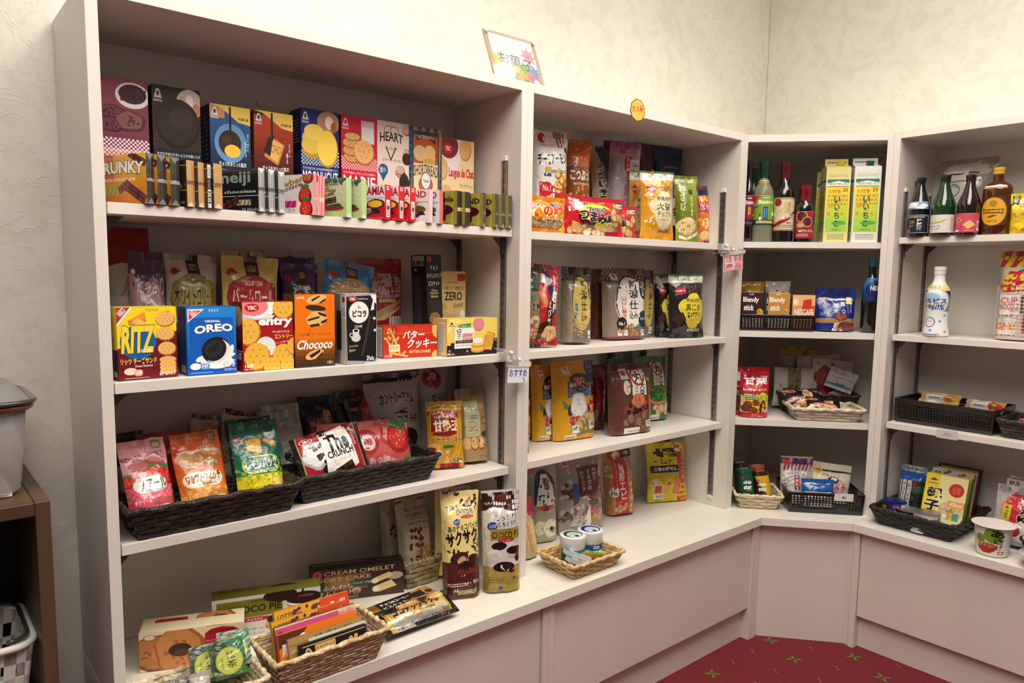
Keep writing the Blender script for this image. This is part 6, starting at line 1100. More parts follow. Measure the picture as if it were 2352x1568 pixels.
I('rice_cracker_bag', 'dark plum bag of soy crackers between the lilac and navy bags', 'snack bag', 'rice cracker bags on the top shelf of the middle bay', ('B',0.6891,0.205,0.8419,0,0,-2), (0.0822,0.2997,0.045), 'block', 'R 3a1428 0 0 100 100;E 5a2850 46 62 28 12;T eee 46 62 30 16 v b3=醤油;R dcd4cc 66 40 98 76;T 111 82 60 20 26 v b3=田舎', edge='3a1428', seed=87)
I('rice_cracker_bag', 'navy blue bag of salt crackers with white disc lettering, back right', 'snack bag', 'rice cracker bags on the top shelf of the middle bay', ('B',0.7886,0.1909,0.8414,-0.175,0,-1), (0.1143,0.3025,0.045), 'block', 'R 142450 0 0 100 100;C 1c64a0 24 54 18;T e8f0f4 24 54 24 16 b5=塩;R dce0e0 50 20 92 70;T 101010 70 56 30 16 b3=田;T 101010 70 34 30 16 b3=舎;T 9ab 50 80 50 3=日本の味', edge='142450', seed=88)
I('rice_cracker_bag', 'orange persimmon-seed cracker bag lying low, cut by the left stile', 'snack bag', 'rice cracker bags on the top shelf of the middle bay', ('B',0.0956,0.0352,0.8418,-0.105,0,-1), (0.145,0.087,0.035), 'pillow', 'R e88c10 0 0 100 100;T 1a2a6a 38 88 50 12 b7 offf,4=ピリッと！;T d02020 56 60 74 34 b10 offa,6=柿の種;T 2a2a6a 76 78 28 12 b7 offf,4=亀田の;T eee 70 38 46 4 b4=KAMEDA KAKINOTANE;R 8a6a44 4 12 92 36;Y e8d4a8 b08c58 4 12 92 36 44 3 .5;Y d87820 a85010 80 40 98 96 8 4 .5;T 3a1a10 76 9 24 11 b7 offa,4=6袋入;L 653 6 3 40 8 1', edge='d87c10', seed=89)
I('rice_cracker_bag', 'red mixed nibbles bag with yellow crescent and black lettering, front copy', 'snack bag', 'rice cracker bags on the top shelf of the middle bay', ('B',0.2787,0.0303,0.8422,-0.157,0,-1), (0.1963,0.098,0.04), 'pillow', ART_20, edge='a81420', seed=90)
I('rice_cracker_bag', 'red mixed nibbles bag, half hidden rear copy', 'snack bag', 'rice cracker bags on the top shelf of the middle bay', ('B',0.3905,0.0803,0.8422,-0.157,0,-1), (0.1966,0.0909,0.035), 'pillow', ART_20, edge='a81420', seed=91)
I('rice_cracker_bag', 'mustard yellow soybean chip bag, rear copy with its edge showing', 'snack bag', 'rice cracker bags on the top shelf of the middle bay', ('B',0.5455,0.12,0.8404,0,0,0), (0.0572,0.2027,0.028), 'pillow', 'R c08820 0 0 100 100;R d8d8cc 0 86 100 98;R 3a7a44 0 97 100 100;T 3a6a44 36 92 22 4 i.2=Rice;T 3a6a44 68 92 50 4=お豆の香り;P b01c28 12 70 26 66 40 70 40 76 26 80 12 76;T fee 26 73 22 3 b4=KAMEDA;E d4caa0 62 42 32 26;E d4caa0 62 60 20 10;E d4caa0 62 24 20 10;E d4caa0 38 48 20 12;E d4caa0 86 48 16 12;T 3a2a18 62 58 46 6 b2=熱風焙煎;T 2a1c10 60 47 46 11 b3=大豆;T 2a1c10 62 36 44 9 b2=チップス;T 4a3a20 64 28 32 3=ごま油仕立て;T 3a2a18 66 12 36 4.4 b5=6PACKS;', edge='b07c1c', seed=92)
I('rice_cracker_bag', 'mustard yellow soybean chip bag with pale flower-shaped panel, front copy', 'snack bag', 'rice cracker bags on the top shelf of the middle bay', ('B',0.5398,0.03,0.8439,-0.384,4,0), (0.108,0.1918,0.05), 'pillow', 'R d8961c 0 0 100 100;R d8d8cc 0 86 100 98;R 3a7a44 0 97 100 100;T 3a6a44 36 92 22 4 i.2=Rice;T 3a6a44 68 92 50 4=お豆の香り;P b01c28 12 70 26 66 40 70 40 76 26 80 12 76;T fee 26 73 22 3 b4=KAMEDA;E ddd4ae 62 42 32 26;E ddd4ae 62 60 20 10;E ddd4ae 62 24 20 10;E ddd4ae 38 48 20 12;E ddd4ae 86 48 16 12;T 3a2a18 62 58 46 6 b2=熱風焙煎;T 2a1c10 60 47 46 11 b3=大豆;T 2a1c10 62 36 44 9 b2=チップス;T 4a3a20 64 28 32 3=ごま油仕立て;T 3a2a18 66 12 36 4.4 b5=6PACKS;Y a87a50 5a3420 48 70 98 84 40 3 .9;Y ecd8a0 b88c4c 4 58 30 64 6 7 .6;Y ecd8a0 b88c4c 10 14 34 32 8 7 .6', edge='c08018', seed=93)
I('rice_cracker_bag', 'olive green wasabi cracker bag with a big round cracker', 'snack bag', 'rice cracker bags on the top shelf of the middle bay', ('B',0.7104,0.0488,0.8455,-0.349,5,1), (0.0811,0.1968,0.05), 'pillow', 'R 7c8c14 0 0 100 100;V 6a7a10 8c9c24 0 30 100 96 5;E d4d4c0 50 92 60 3;T e8e8d8 20 66 18 40 v b3=わさび;R 1a3a2c 44 70 62 78;T e8e8d8 54 52 9 30 v=えだ豆と野菜;E c89a5c 40 22 42 14;E ecd09c 38 23 38 12;P e8e8d8 10 6 50 2 90 10 94 16 50 6 10 10', edge='6a7a12', seed=94)
I('rice_cracker_bag', 'orange and navy oval cracker bag, rightmost on its shelf', 'snack bag', 'rice cracker bags on the top shelf of the middle bay', ('B',0.8407,0.09,0.8444,-0.384,5,0), (0.0543,0.1836,0.045), 'pillow', 'R d8742c 0 0 100 100;R 1a1c50 0 82 100 96;R a01828 0 95 100 100;P fd4 30 72 36 80 44 74 52 82 60 74 68 80 72 70;R c82834 16 52 96 72 4;T fff 56 62 74 14 b8 r2 a1=ハッピーターン;Y fff fed 10 44 96 54 14 1.4 1;E eccc8c 62 34 34 9 24;E c89a54 60 14 38 8;E f0d49c 60 15 34 7;C 1a2a6a 6 28 10;T fd4 22 40 22 6 b6=だー!', edge='c8642a', seed=95, sealcol='1a1c50')
I('rice_cracker_bag', 'striped green, orange and black cracker bag against the left stile', 'snack bag', 'rice cracker bags on the second shelf of the middle bay', ('B',0.0878,0.06,0.5551,-0.279,3,0), (0.0634,0.202,0.05), 'pillow', 'R 5a4030 0 0 100 100;D 14703c 40 70 100 100 4;D 141414 46 70 100 100 5;R 8a6e58 30 24 100 70;T 1a7a3c 50 62 30 9 b7=米菓;T a82028 84 62 24 8 b5=揚げ;T 141414 70 50 46 12 b10 oeee,4=歌舞伎;E c8c49a 60 26 36 14;T 222 54 32 20 4 b4=売上;T c82028 62 27 44 8 b6=No.1;P c84020 26 20 94 22 90 14 28 12;R 14703c 60 0 76 12;R 111 20 0 60 12', edge='14301c', seed=96)
I('rice_cracker_bag', 'leaning red shrimp salt cracker bag with diagonal navy band', 'snack bag', 'rice cracker bags on the second shelf of the middle bay', ('B',0.1205,0.0413,0.565,-0.279,9,-6), (0.075,0.2051,0.055), 'pillow', 'R a81c1c 0 0 100 100;P 1a2050 26 96 46 96 78 40 60 34;R d8d8d8 20 76 34 88;T eee 80 66 10 44 v b4 r-8=サクッと食感;T eee 66 70 10 36 v b4 r-8=感動の瞬間;T eee 64 52 18 30 v b8 r-12 o1a2050,4=匠あ;R 1a1210 40 20 62 54;T e8dcc8 50 38 14 30 v b4=えび塩;E c86040 22 60 14 16 20;E e09070 22 60 8 12 20;E 2a2014 40 14 30 14;O ecc48c c08848 62 14 30 .9 12;Y e88 c44 10 0 60 6 12 4 .8', edge='981818', seed=97)
I('rice_cracker_bag', 'black checked bag of salt rice sticks with tan oval panel, left copy', 'snack bag', 'rice cracker bags on the second shelf of the middle bay', ('B',0.2721,0.077,0.5593,-0.279,6,-2), (0.0911,0.2043,0.05), 'block', 'R 6e665c 0 0 100 100;R 1a1a1c 0 82 100 100;G 888 0 84 100 100 22;R 8a7c6c 0 0 24 80;E c4b060 56 52 36 36;E 141414 56 54 35 36;E c4b060 57 53 33.5 34.5;T 141414 64 76 22 14 b4=新;T 141414 62 62 22 14 b4=潟;T 141414 62 48 20 13 b4=仕;T 141414 62 34 20 12 b4=込み;E 5a1418 88 70 11 14;T eee 88 70 12 20 v b5=粒とごま;T 2a6a8a 36 40 12 24 v b4=塩味;Y d8b070 a07c40 20 6 70 26 26 10 .1;O d8b884 b08c54 84 38 16 1 8;Z 76 6 98 16', edge='4a443c', seed=98, sealcol='222')
I('rice_cracker_bag', 'brown checked rice stick bag, rear copy mostly hidden', 'snack bag', 'rice cracker bags on the second shelf of the middle bay', ('B',0.473,0.1759,0.5532,-0.244,0,-1), (0.0782,0.2034,0.04), 'block', 'R 5a2c1c 0 0 100 100;G a87a3c 0 80 100 100 20', edge='4a2418', seed=99)
I('rice_cracker_bag', 'brown checked bag of soy rice sticks with white oval panel, front centre', 'snack bag', 'rice cracker bags on the second shelf of the middle bay', ('B',0.5006,0.1028,0.556,-0.233,4,0), (0.1549,0.2061,0.05), 'block', 'R 6e665c 0 0 100 100;R 1a1a1c 0 82 100 100;G a8763c 0 84 100 100 22;R 8a7c6c 0 0 24 80;E e8e4dc 56 52 36 36;E 141414 56 54 35 36;E e8e4dc 57 53 33.5 34.5;T 141414 64 76 22 14 b4=新;T 141414 62 62 22 14 b4=潟;T 141414 62 48 20 13 b4=仕;T 141414 62 34 20 12 b4=込み;E 1a1a1c 88 70 11 14;T eee 88 70 12 20 v b5=粒とごま;R eee 18 83 34 93 1;E c8202c 26 89.5 5 2.4 -40;T 933 26 84.6 12 1.6=三幸製菓;T c84828 40 42 12 34 v b4=香ばし醤油味;C 1a1414 34 22 12;T eee 34 22 14 5 b5=No.1;R e8e4dc 24 5 48 13;T 222 36 10 20 4.6 b5=30枚入;Y c89458 8a5c2c 26 4 74 20 14 9 .15;E 142440 88 28 15 12;T a8c8e8 88 28 22 4 b5=300g;Z 80 5 98 13;R 7a1c1c 0 0 100 3.4', edge='6a4a38', seed=100, sealcol='5a3020')
I('rice_cracker_bag', 'black checked bag of salt rice sticks, copy behind the front centre bag', 'snack bag', 'rice cracker bags on the second shelf of the middle bay', ('B',0.6289,0.1409,0.553,-0.244,0,-1), (0.0595,0.2037,0.04), 'block', 'R 6e665c 0 0 100 100;R 1a1a1c 0 82 100 100;G 888 0 84 100 100 22;R 8a7c6c 0 0 24 80;E c4b060 56 52 36 36;E 141414 56 54 35 36;E c4b060 57 53 33.5 34.5;T 141414 64 76 22 14 b4=新;T 141414 62 62 22 14 b4=潟;T 141414 62 48 20 13 b4=仕;T 141414 62 34 20 12 b4=込み;E 5a1418 88 70 11 14;T eee 88 70 12 20 v b5=粒とごま;Z 60 6 96 16', edge='3a342c', seed=101, sealcol='222')
I('rice_cracker_bag', 'black sesame chip bag, third and rearmost of its row', 'snack bag', 'rice cracker bags on the second shelf of the middle bay', ('B',0.7236,0.15,0.5549,-0.349,4,0), (0.0432,0.1914,0.035), 'pillow', ART_21, edge='1a1816', seed=102)
I('rice_cracker_bag', 'black sesame chip bag, second of three', 'snack bag', 'rice cracker bags on the second shelf of the middle bay', ('B',0.681,0.095,0.5555,-0.384,5,0), (0.0753,0.1914,0.035), 'pillow', ART_21, edge='1a1816', seed=103, sealcol='3a4a3c')
I('rice_cracker_bag', 'black sesame chip bag with full yellow flower panel, front of three', 'snack bag', 'rice cracker bags on the second shelf of the middle bay', ('B',0.7082,0.038,0.5568,-0.384,5,0), (0.1219,0.1918,0.05), 'pillow', ART_21, edge='1a1816', seed=104, sealcol='3a4a3c')
I('rice_cracker_bag', 'pink edged clear cracker bag slumped at the left stile', 'snack bag', 'rice cracker bags on the third shelf of the middle bay', ('B',0.0585,0.05,0.2885,0,6,-5), (0.0606,0.1373,0.05), 'pillow', 'R c88a6a 0 0 100 100;R c8bab0 0 20 100 36;R a82030 0 0 100 14;Y c8643c 8a3020 10 36 90 90 12 14 .9;T 222 66 30 40 6 b4=個包装;L 866 10 18 90 24 2', edge='a84048', seed=105)
I('rice_cracker_bag', 'mustard yellow small fish cracker bag, rear copy', 'snack bag', 'rice cracker bags on the third shelf of the middle bay', ('B',0.2398,0.15,0.2834,-0.14,4,0), (0.0994,0.2096,0.04), 'block', ART_22, edge='b8840c', seed=106)
I('rice_cracker_bag', 'mustard yellow small fish cracker bag with rice bowl photo, front copy', 'snack bag', 'rice cracker bags on the third shelf of the middle bay', ('B',0.3134,0.1135,0.2838,-0.086,4,0), (0.1547,0.2186,0.045), 'block', ART_22, edge='c8940e', seed=107)
I('rice_cracker_bag', 'plain yellow bag edge at the back left of the shelf', 'snack bag', 'rice cracker bags on the third shelf of the middle bay', ('B',0.2126,0.2,0.2806,0,0,0), (0.0939,0.2201,0.035), 'block', 'R c89410 0 0 100 100', edge='b8840c', seed=108)
I('rice_cracker_bag', 'red cracker bag turned sideways between the yellow and brown bags', 'snack bag', 'rice cracker bags on the third shelf of the middle bay', ('B',0.4456,0.15,0.2806,-0.209,0,0), (0.0556,0.1963,0.05), 'pillow', 'R 8a1820 0 0 100 100;V 3a1c18 8a1820 0 0 100 50 4;E a82c2c 80 52 26 14;Y 6a4a38 3a2420 10 6 80 34 8 12 .5', edge='7a141c', seed=109)
I('rice_cracker_bag', 'green soybean rice cracker bag with green pods, behind and right', 'snack bag', 'rice cracker bags on the third shelf of the middle bay', ('B',0.7063,0.155,0.2846,-0.209,5,0), (0.1316,0.2019,0.045), 'block', 'R 3a6a34 0 0 100 100;R e8e4dc 46 54 80 90;C c82830 62 80 16;C e8e4dc 62 80 12;T 141414 64 80 24 14 b6=丸;T 141414 70 62 14 20 v b5=大豆;T 141414 56 62 8 22 v b4=せんべい;R eee 24 78 42 92;E c8202c 33 86 6 4;T 933 33 80 14 2=三幸製菓;E b89868 60 38 34 14;E 2a6a24 60 40 30 11;Y 5aa838 2a7020 40 32 84 48 20 7 .4;T c86030 34 60 8 24 v=食感;T f0f0e8 94 60 10 30 v b4=枝豆香る;C e8643c 52 20 10;T fff 52 20 20 7 b4=10枚入;Y d8c898 a89860 56 10 96 26 6 12 .9;Z 78 8 96 17;R e0dcd4 24 1 62 9;T 333 46 4 30 2.4 b3=2025.08.08;R e84 0 0 4 2', edge='3a6a34', seed=110)
I('rice_cracker_bag', 'brown soybean rice cracker bag with black bean plate photo, in front', 'snack bag', 'rice cracker bags on the third shelf of the middle bay', ('B',0.4972,0.0662,0.2838,-0.135,4,0), (0.1667,0.2043,0.045), 'block', 'R 5a3424 0 0 100 100;R e8e4dc 46 54 80 90;C c82830 62 80 16;C e8e4dc 62 80 12;T 141414 64 80 24 14 b6=丸;T 141414 70 62 14 20 v b5=大豆;T 141414 56 62 8 22 v b4=せんべい;R eee 24 78 42 92;E c8202c 33 86 6 4;T 933 33 80 14 2=三幸製菓;E a03848 60 34 34 12;Y 1a1414 0a0808 32 28 90 42 34 4 1;O c87850 9a5434 60 46 18 .7 14;E e0d8cc 34 66 8 10;T 333 34 66 5 14 v=しょうゆ;C 2a1c10 90 76 9;T d8b060 90 76 14 5 b5=No.1;E a82028 92 42 10 14;T fcc 92 42 8 20 v b3=うま口醤油;E 1a4a9a 38 16 12 4;T fff 38 16 18 5 b5=10枚入;Y 8a6a50 5a4030 30 8 98 26 10 12 .9;Z 78 8 96 17;R e0dcd4 24 1 62 9;T 333 46 4 30 2.4 b3=2025.08.08;R e84 0 0 4 2', edge='4a2c20', seed=111)
I('rice_cracker_bag', 'green topped cracker bag standing at the very back', 'snack bag', 'rice cracker bags on the third shelf of the middle bay', ('B',0.6508,0.21,0.2806,0,0,0), (0.1866,0.2202,0.04), 'block', 'R 2a3a20 0 0 100 100;R 7a8a6a 60 88 100 100', edge='2a3a20', seed=112)
I('rice_cracker_bag', 'short clear bag of long biscuits at the foot of the left stile', 'snack bag', 'snack bags on the worktop of the middle bay', ('B',0.101,0.06,0.0076,0,8,0), (0.0604,0.154,0.05), 'stand', 'R b8ac88 0 0 100 100;R b82038 0 74 100 100;E c83050 90 76 30 14;E ecc48c 40 40 14 34;E ecc48c 70 36 12 34;E c89858 40 38 10 30;E e8c890 70 34 9 30', edge='c0b090', seed=113)
I('rice_cracker_bag', 'clear bag of sugar-snow crackers with navy roundel and snowy roof', 'snack bag', 'snack bags on the worktop of the middle bay', ('B',0.2093,0.13,0.005,-0.244,5,0), (0.0956,0.2143,0.05), 'block', 'R a8a094 0 0 100 100;Y c0b8ac 989084 0 60 100 100 40 5 .5;T c83840 22 92 20 7 b4=甘;T 333 56 92 46 5 b3 r4=くてしょっぱい;E 18285a 54 66 38 26;R 18285a 16 48 92 68 6;P f4f4f0 22 46 86 46 80 72 66 86 46 86 30 70;T 141414 58 74 22 14 b4 r4=雪;T 141414 62 60 10 7 b3=の;T 141414 40 56 22 13 b5=宿;R 222 26 42 84 47;D e8a030 26 42 84 47 8;D c82828 30 42 80 47 6;C f0ece4 84 54 7;O e8dcc4 b8a888 36 18 26 .9 10;O efe6d4 c0b090 72 16 30 1 10;C 3a3430 72 16 7;T c82040 86 14 20 6 b4=24', edge='b4aea4', seed=114)
I('rice_cracker_bag', 'large clear bag of brown sugar fried sweets with maroon label', 'snack bag', 'snack bags on the worktop of the middle bay', ('B',0.3556,0.1143,0.0072,-0.175,6,1), (0.1617,0.2157,0.05), 'pillow', 'R 9a9088 0 0 100 100;Y 5a3c30 3a2420 6 18 94 72 60 7 .6;Y c8bcb0 a89c90 4 6 98 90 40 6 .7;Y 7a5440 4a3028 20 24 96 56 30 8 .4;R d8d4cc 12 88 26 97;E c8202c 19 93 6 3;R 2a5a8a 26 42 38 66;R 5a1420 40 48 88 86;T e8dcdc 76 74 12 16 v b3=黒糖と;T e8dcdc 62 68 9 28 v b3=ミルクの;T e8dcdc 48 68 8 26 v b3=かりんとう;P d83828 52 28 84 26 84 22 52 24;T c8442c 80 22 26 4 b4=おいしさ;T e8b040 82 14 28 9 b7 o643,5=10袋詰;Z 26 8 48 17;P eee 50 14 60 34 66 14;P eee 54 4 64 24 70 4', edge='b0aaa4', seed=115, crinkle=1.6)
I('rice_cracker_bag', 'red and white bag of shrimp crackers with vertical white lettering', 'snack bag', 'snack bags on the worktop of the middle bay', ('B',0.5604,0.1478,0.0091,-0.314,7,2), (0.1014,0.195,0.055), 'block', 'R b88058 0 0 100 100;R b01c2c 22 0 70 100;E c82838 46 50 28 46;E f0e0dc 46 92 14 6;T f0e4e0 50 72 20 16 b6=無;T f0e4e0 50 58 20 14 b6=限;T f0e4e0 50 44 20 12 b6=エ;T f0e4e0 54 30 22 13 b6=ビ;T fdc8c0 30 60 6 44 v b2=大豆感たっぷり;T f8e8e0 74 66 6 50 v b4=サクサクとまらない！;R 14204a 62 88 100 100;T fd6 84 94 20 8 b4=牛;C eee 22 36 16;E c82838 22 44 8 4;T 141414 24 34 26 7 b7=No.1;T 333 16 40 14 3=売上;Y ecc890 c08c50 74 20 98 80 10 8 1;Y ecc890 c08c50 2 60 22 90 6 8 1;Y dca878 b07848 20 2 90 14 10 9 .8', edge='a86040', seed=116)
I('rice_cracker_bag', 'glossy yellow fried cracker bag with one huge black character, standing alone', 'snack bag', 'snack bags on the worktop of the middle bay', ('B',0.7779,0.1399,0.0069,-0.42,9,0), (0.1438,0.1927,0.04), 'pillow', 'R d8c010 0 0 100 100;V b8a008 e8d428 0 30 100 100 5;P c83820 70 99 90 99 96 30 78 30;C f0ece4 80 92 11;T 543 80 92 12 5=;T 141410 44 78 60 26 b11=揚;R 15120e 6 50 76 62;T f0ece0 42 56 58 7 b5=三幸の揚せん;T 2a2a3a 50 47 46 5 b4 offf,4=甘口しょうゆ味;T fae0c0 88 62 7 48 v b5=リニューアル;T f0b050 96 58 4 40 v b2=食べやすいサイズに;C d8c8a0 18 30 14;R b02028 16 16 32 28;P d89a44 36 12 54 18 62 38 42 42;P c87c30 58 14 76 12 82 38 66 44;T 2a1c10 50 30 10 8 b5 r-10=揚;T c83020 86 24 20 9 b7=1本;T c83020 84 14 24 6 b5=増量中;Z 14 5 40 14;R c83828 74 0 100 8', edge='c8b00c', seed=117)
basket('small pale bamboo basket with gum bottles and sticks on the bare worktop','pale rattan baskets',('B', 0.1735, -0.088, 0, 0, 0, 0),0.15,0.1,0.038,0.016,['dcb87c', 'cca468', 'e4c890', 'c49a5c'],rows=5,cell=0.02,seed=12,name='bamboo_basket',rimc=['e0c08c', 'd4b07c'])
can('squat gum bottle with green band and white flip lid','gum bottles in the small basket','gum_bottle','gum bottle',('B',.150,-.030,.004,0,0,0),.0315,.082,'e8e8e8','V 0a5a48 1c8068 0 0 100 100 6;T e8f4ee 56 74 30 18 b6=XYLITOL;L 9cc 30 10 70 50 6;C eee 22 70 5','R e8e8e8 0 0 0 0;C 0e5040 50 50 44;C e8f0ea 50 42 34;T 0e5040 50 66 66 16 b5=キシリトール;T 0e5040 50 48 56 14 b5=XYLITOL;C 0e5040 50 24 12','e8e8e8',lidh=.030,lidr=1.03,m=SHINY)
can('squat gum bottle with blue band and white flip lid','gum bottles in the small basket','gum_bottle','gum bottle',('B',.2145,-.030,.004,0,0,0),.0315,.082,'e8e8e8','V 0c2a6a 1c4a9a 0 0 100 100 6;T e8ecf4 50 56 44 26 b8=XYLITOL;C e8ecf4 74 44 4;P 9abcd8 52 10 58 30 66 34 70 16;R cde 36 78 50 94;T 124 43 86 12 8 b4=歯科;L 8ac 64 6 90 36 4','C 14347a 50 50 46;C e8ecf4 50 42 34;T 14347a 50 66 66 16 b5=キシリトール;T 14347a 50 48 56 14 b5=XYLITOL;C 14347a 50 24 12','e8e8e8',lidh=.030,lidr=1.03,m=SHINY)
ART_GUM='R e4e6e4 0 0 100 100;R 2a6ab0 0 0 16 100;T 1c1c1c 58 54 66 60 b8 i.1=薄荷ガム;L 888 20 6 90 20 1'
for _i,(_s,_d,_z,_l) in enumerate(((.134,-.066,.036,'silver stick gum pack, upper one of the leaning pair'),(.130,-.078,.022,'silver stick gum pack, lower one of the leaning pair'),(.170,-.080,.006,'silver stick gum pack lying flat at the front of the basket'))):
    slab_item('gum_pack',_l,'gum pack','stick gum packs in the small basket',('B',_s,_d,_z,0,0,0),.075,.021,.012,ART_GUM,'c8ccc8',roll=(24,24,6)[_i],rz=(-20,-18,-12)[_i])
slab_item('gum_pack','green and gold stick gum pack lying over the silver ones','gum pack','stick gum packs in the small basket',('B',.178,-.068,.028,0,0,0),.080,.024,.012,'V 4a9a3c b8d060 0 0 100 100 4;C e8703c 40 60 5;T 1a5a3a 66 50 46 40 b4=ガム;R b88a28 0 0 100 16;R b88a28 0 0 16 100','a07820',roll=8,rz=-26)
bottle('dark wine bottle with violet cap cut off by the left stile','wine bottles in the corner unit',('C',0.0161,0.0450,0.8496,0,0,0),[(0.0, 0.0148), (0.0025, 0.0165), (0.1401, 0.0165), (0.1552, 0.016), (0.1702, 0.0135), (0.1827, 0.0092), (0.1952, 0.0069), (0.2052, 0.0064), (0.2465, 0.0064)],(0.2002, 0.2503),'2a1434','120a12',[(0.0501, 0.1427, -165, -5, 'R 7a1c44 0 0 100 100;R 3a1030 0 0 100 22;T fff 50 92 30 7 i.2=afterglow;T f4e8e8 52 78 62 14 b5=Bistro;R e8902c 42 36 58 62;R 1a1420 49 36 51 62;C e87830 80 36 7;T dcc 50 10 60 4=ブレンド')],name='wine_bottle',cat='wine bottle',m=DGLASS,sx=1.0)
bottle('green capped wine bottle standing behind the first two','wine bottles in the corner unit',('C',0.0437,0.1150,0.8496,0,0,0),[(0.0, 0.0188), (0.0024, 0.0208), (0.1342, 0.0208), (0.1486, 0.0202), (0.163, 0.0171), (0.1749, 0.0117), (0.1869, 0.0088), (0.1965, 0.0081), (0.2361, 0.0081)],(0.1917, 0.2396),'143c28','20301c',[(0.0479, 0.1318, -165, -15, 'R 7a9c28 0 0 100 100;P c8301c 0 100 34 100 0 66;R 14402c 0 0 100 18;T fff 56 93 26 6 i.2=afterglow;T f4f4e8 56 79 60 14 b5=Bistro;R 14202c 44 20 62 62;R 3a8ad0 46 24 60 58;R 14202c 52 24 54 58;P 1c5a2c 30 26 34 44 38 26;R eee 31 16 38 28;C eee 88 38 8;R d8c088 20 6 88 14;T 543 54 10 50 4=こだわり;P 222 10 56 24 62 22 66 8 60')],name='wine_bottle',cat='wine bottle',m=DGLASS,sx=1.0)
bottle('pale white wine bottle with green cap and lime label','wine bottles in the corner unit',('C',0.0623,0.0550,0.8496,0,0,0),[(0.0, 0.0284), (0.0025, 0.0316), (0.1397, 0.0316), (0.1547, 0.0306), (0.1697, 0.0259), (0.1822, 0.0177), (0.1946, 0.0133), (0.2046, 0.0123), (0.2458, 0.0123)],(0.1996, 0.2495),'123c28','8a8c58',[(0.0524, 0.1422, -165, -15, 'R 7a9c28 0 0 100 100;P c8301c 0 100 34 100 0 66;R 14402c 0 0 100 18;T fff 56 93 26 6 i.2=afterglow;T f4f4e8 56 79 60 14 b5=Bistro;R 14202c 44 20 62 62;R 3a8ad0 46 24 60 58;R 14202c 52 24 54 58;P 1c5a2c 30 26 34 44 38 26;R eee 31 16 38 28;C eee 88 38 8;R d8c088 20 6 88 14;T 543 54 10 50 4=こだわり;P 222 10 56 24 62 22 66 8 60'), (0.1846, 0.1909, -180, 0, 'R c8b470 0 0 100 100;R 143c28 0 30 100 60')],name='wine_bottle',cat='wine bottle',m=PGLASS,sx=1.0)
bottle('tall dark wine bottle with burgundy cap, cream label and diagonal red ribbon','wine bottles in the corner unit',('C',0.1245,0.0500,0.8496,0,0,0),[(0.0, 0.0274), (0.0025, 0.0304), (0.1381, 0.0304), (0.1529, 0.0295), (0.1677, 0.0249), (0.18, 0.017), (0.1923, 0.0128), (0.2022, 0.0119), (0.2429, 0.0119)],(0.1973, 0.2466),'5a1020','0e0a0e',[(0.0345, 0.1356, -168, -12, 'R d8c4a0 0 0 100 100;D 222 0 0 100 5 24;D 222 0 95 100 100 24;C 8a1c24 20 86 14;R c8b080 44 52 70 88;T 222 62 70 8 30 v=おいしい;Y c8a878 c8a878 4 40 40 70 12 3 1;P 8a1420 -5 18 20 26 60 46 105 70 105 56 60 32 20 14 -5 8;T f4e8e0 56 42 70 12 b5 r14=糖質30%Off;T 432 50 24 44 5 b3=味わい贅沢;L 765 20 10 80 20 2')],name='wine_bottle',cat='wine bottle',m=DGLASS,sx=1.0)
bottle('short dark wine bottle with red cap and red emblem label','wine bottles in the corner unit',('C',0.1850,0.0400,0.8496,0,0,0),[(0.0, 0.0252), (0.0017, 0.028), (0.0977, 0.028), (0.1081, 0.0272), (0.1186, 0.023), (0.1273, 0.0157), (0.136, 0.0118), (0.143, 0.0109), (0.1718, 0.0109)],(0.1273, 0.1744),'7a1424','0e0a0e',[(0.0105, 0.0924, -165, -15, 'R 9c1c2c 0 0 100 100;C c8a060 30 82 24;C 5a1420 30 82 20;C c8a060 54 62 22;C 5a1420 54 62 18;E c8a060 26 50 16 9;E 4a2a60 90 70 10 22;T f4ece8 52 28 66 9 b5=有機プレミアム;L dbb 10 8 60 20 2')],name='wine_bottle',cat='wine bottle',m=DGLASS,sx=1.0)
bottle('short wine bottle behind, only its red cap and neck showing','wine bottles in the corner unit',('C',0.1992,0.1150,0.8496,0,0,0),[(0.0, 0.0217), (0.0017, 0.0241), (0.0979, 0.0241), (0.1083, 0.0234), (0.1188, 0.0198), (0.1276, 0.0135), (0.1363, 0.0101), (0.1433, 0.0094), (0.1721, 0.0094)],(0.1276, 0.1748),'7a1424','0e0a0e',[],name='wine_bottle',cat='wine bottle',m=DGLASS,sx=1.0)
bottle('dark soda bottle with blue label, cut off by the right stile',None,('C',0.4027,0.0600,0.5708,0,0,0),[(0.0, 0.0246), (0.0023, 0.0273), (0.1286, 0.0273), (0.1424, 0.0265), (0.1562, 0.0224), (0.1676, 0.0153), (0.1791, 0.0115), (0.1883, 0.0106), (0.2262, 0.0106)],(0.2067, 0.2297),'1c5a70','0c1014',[(0.0988, 0.1699, -175, -5, 'R 14408a 0 0 100 100;V 0c2a6a 2a7ab0 0 0 100 100 5;E 0c1c5a 52 50 34 40;T dfe8f0 52 56 34 20 b6=NEX')],name='drink_bottle',cat='drink bottle',m=DGLASS,sx=1.0)
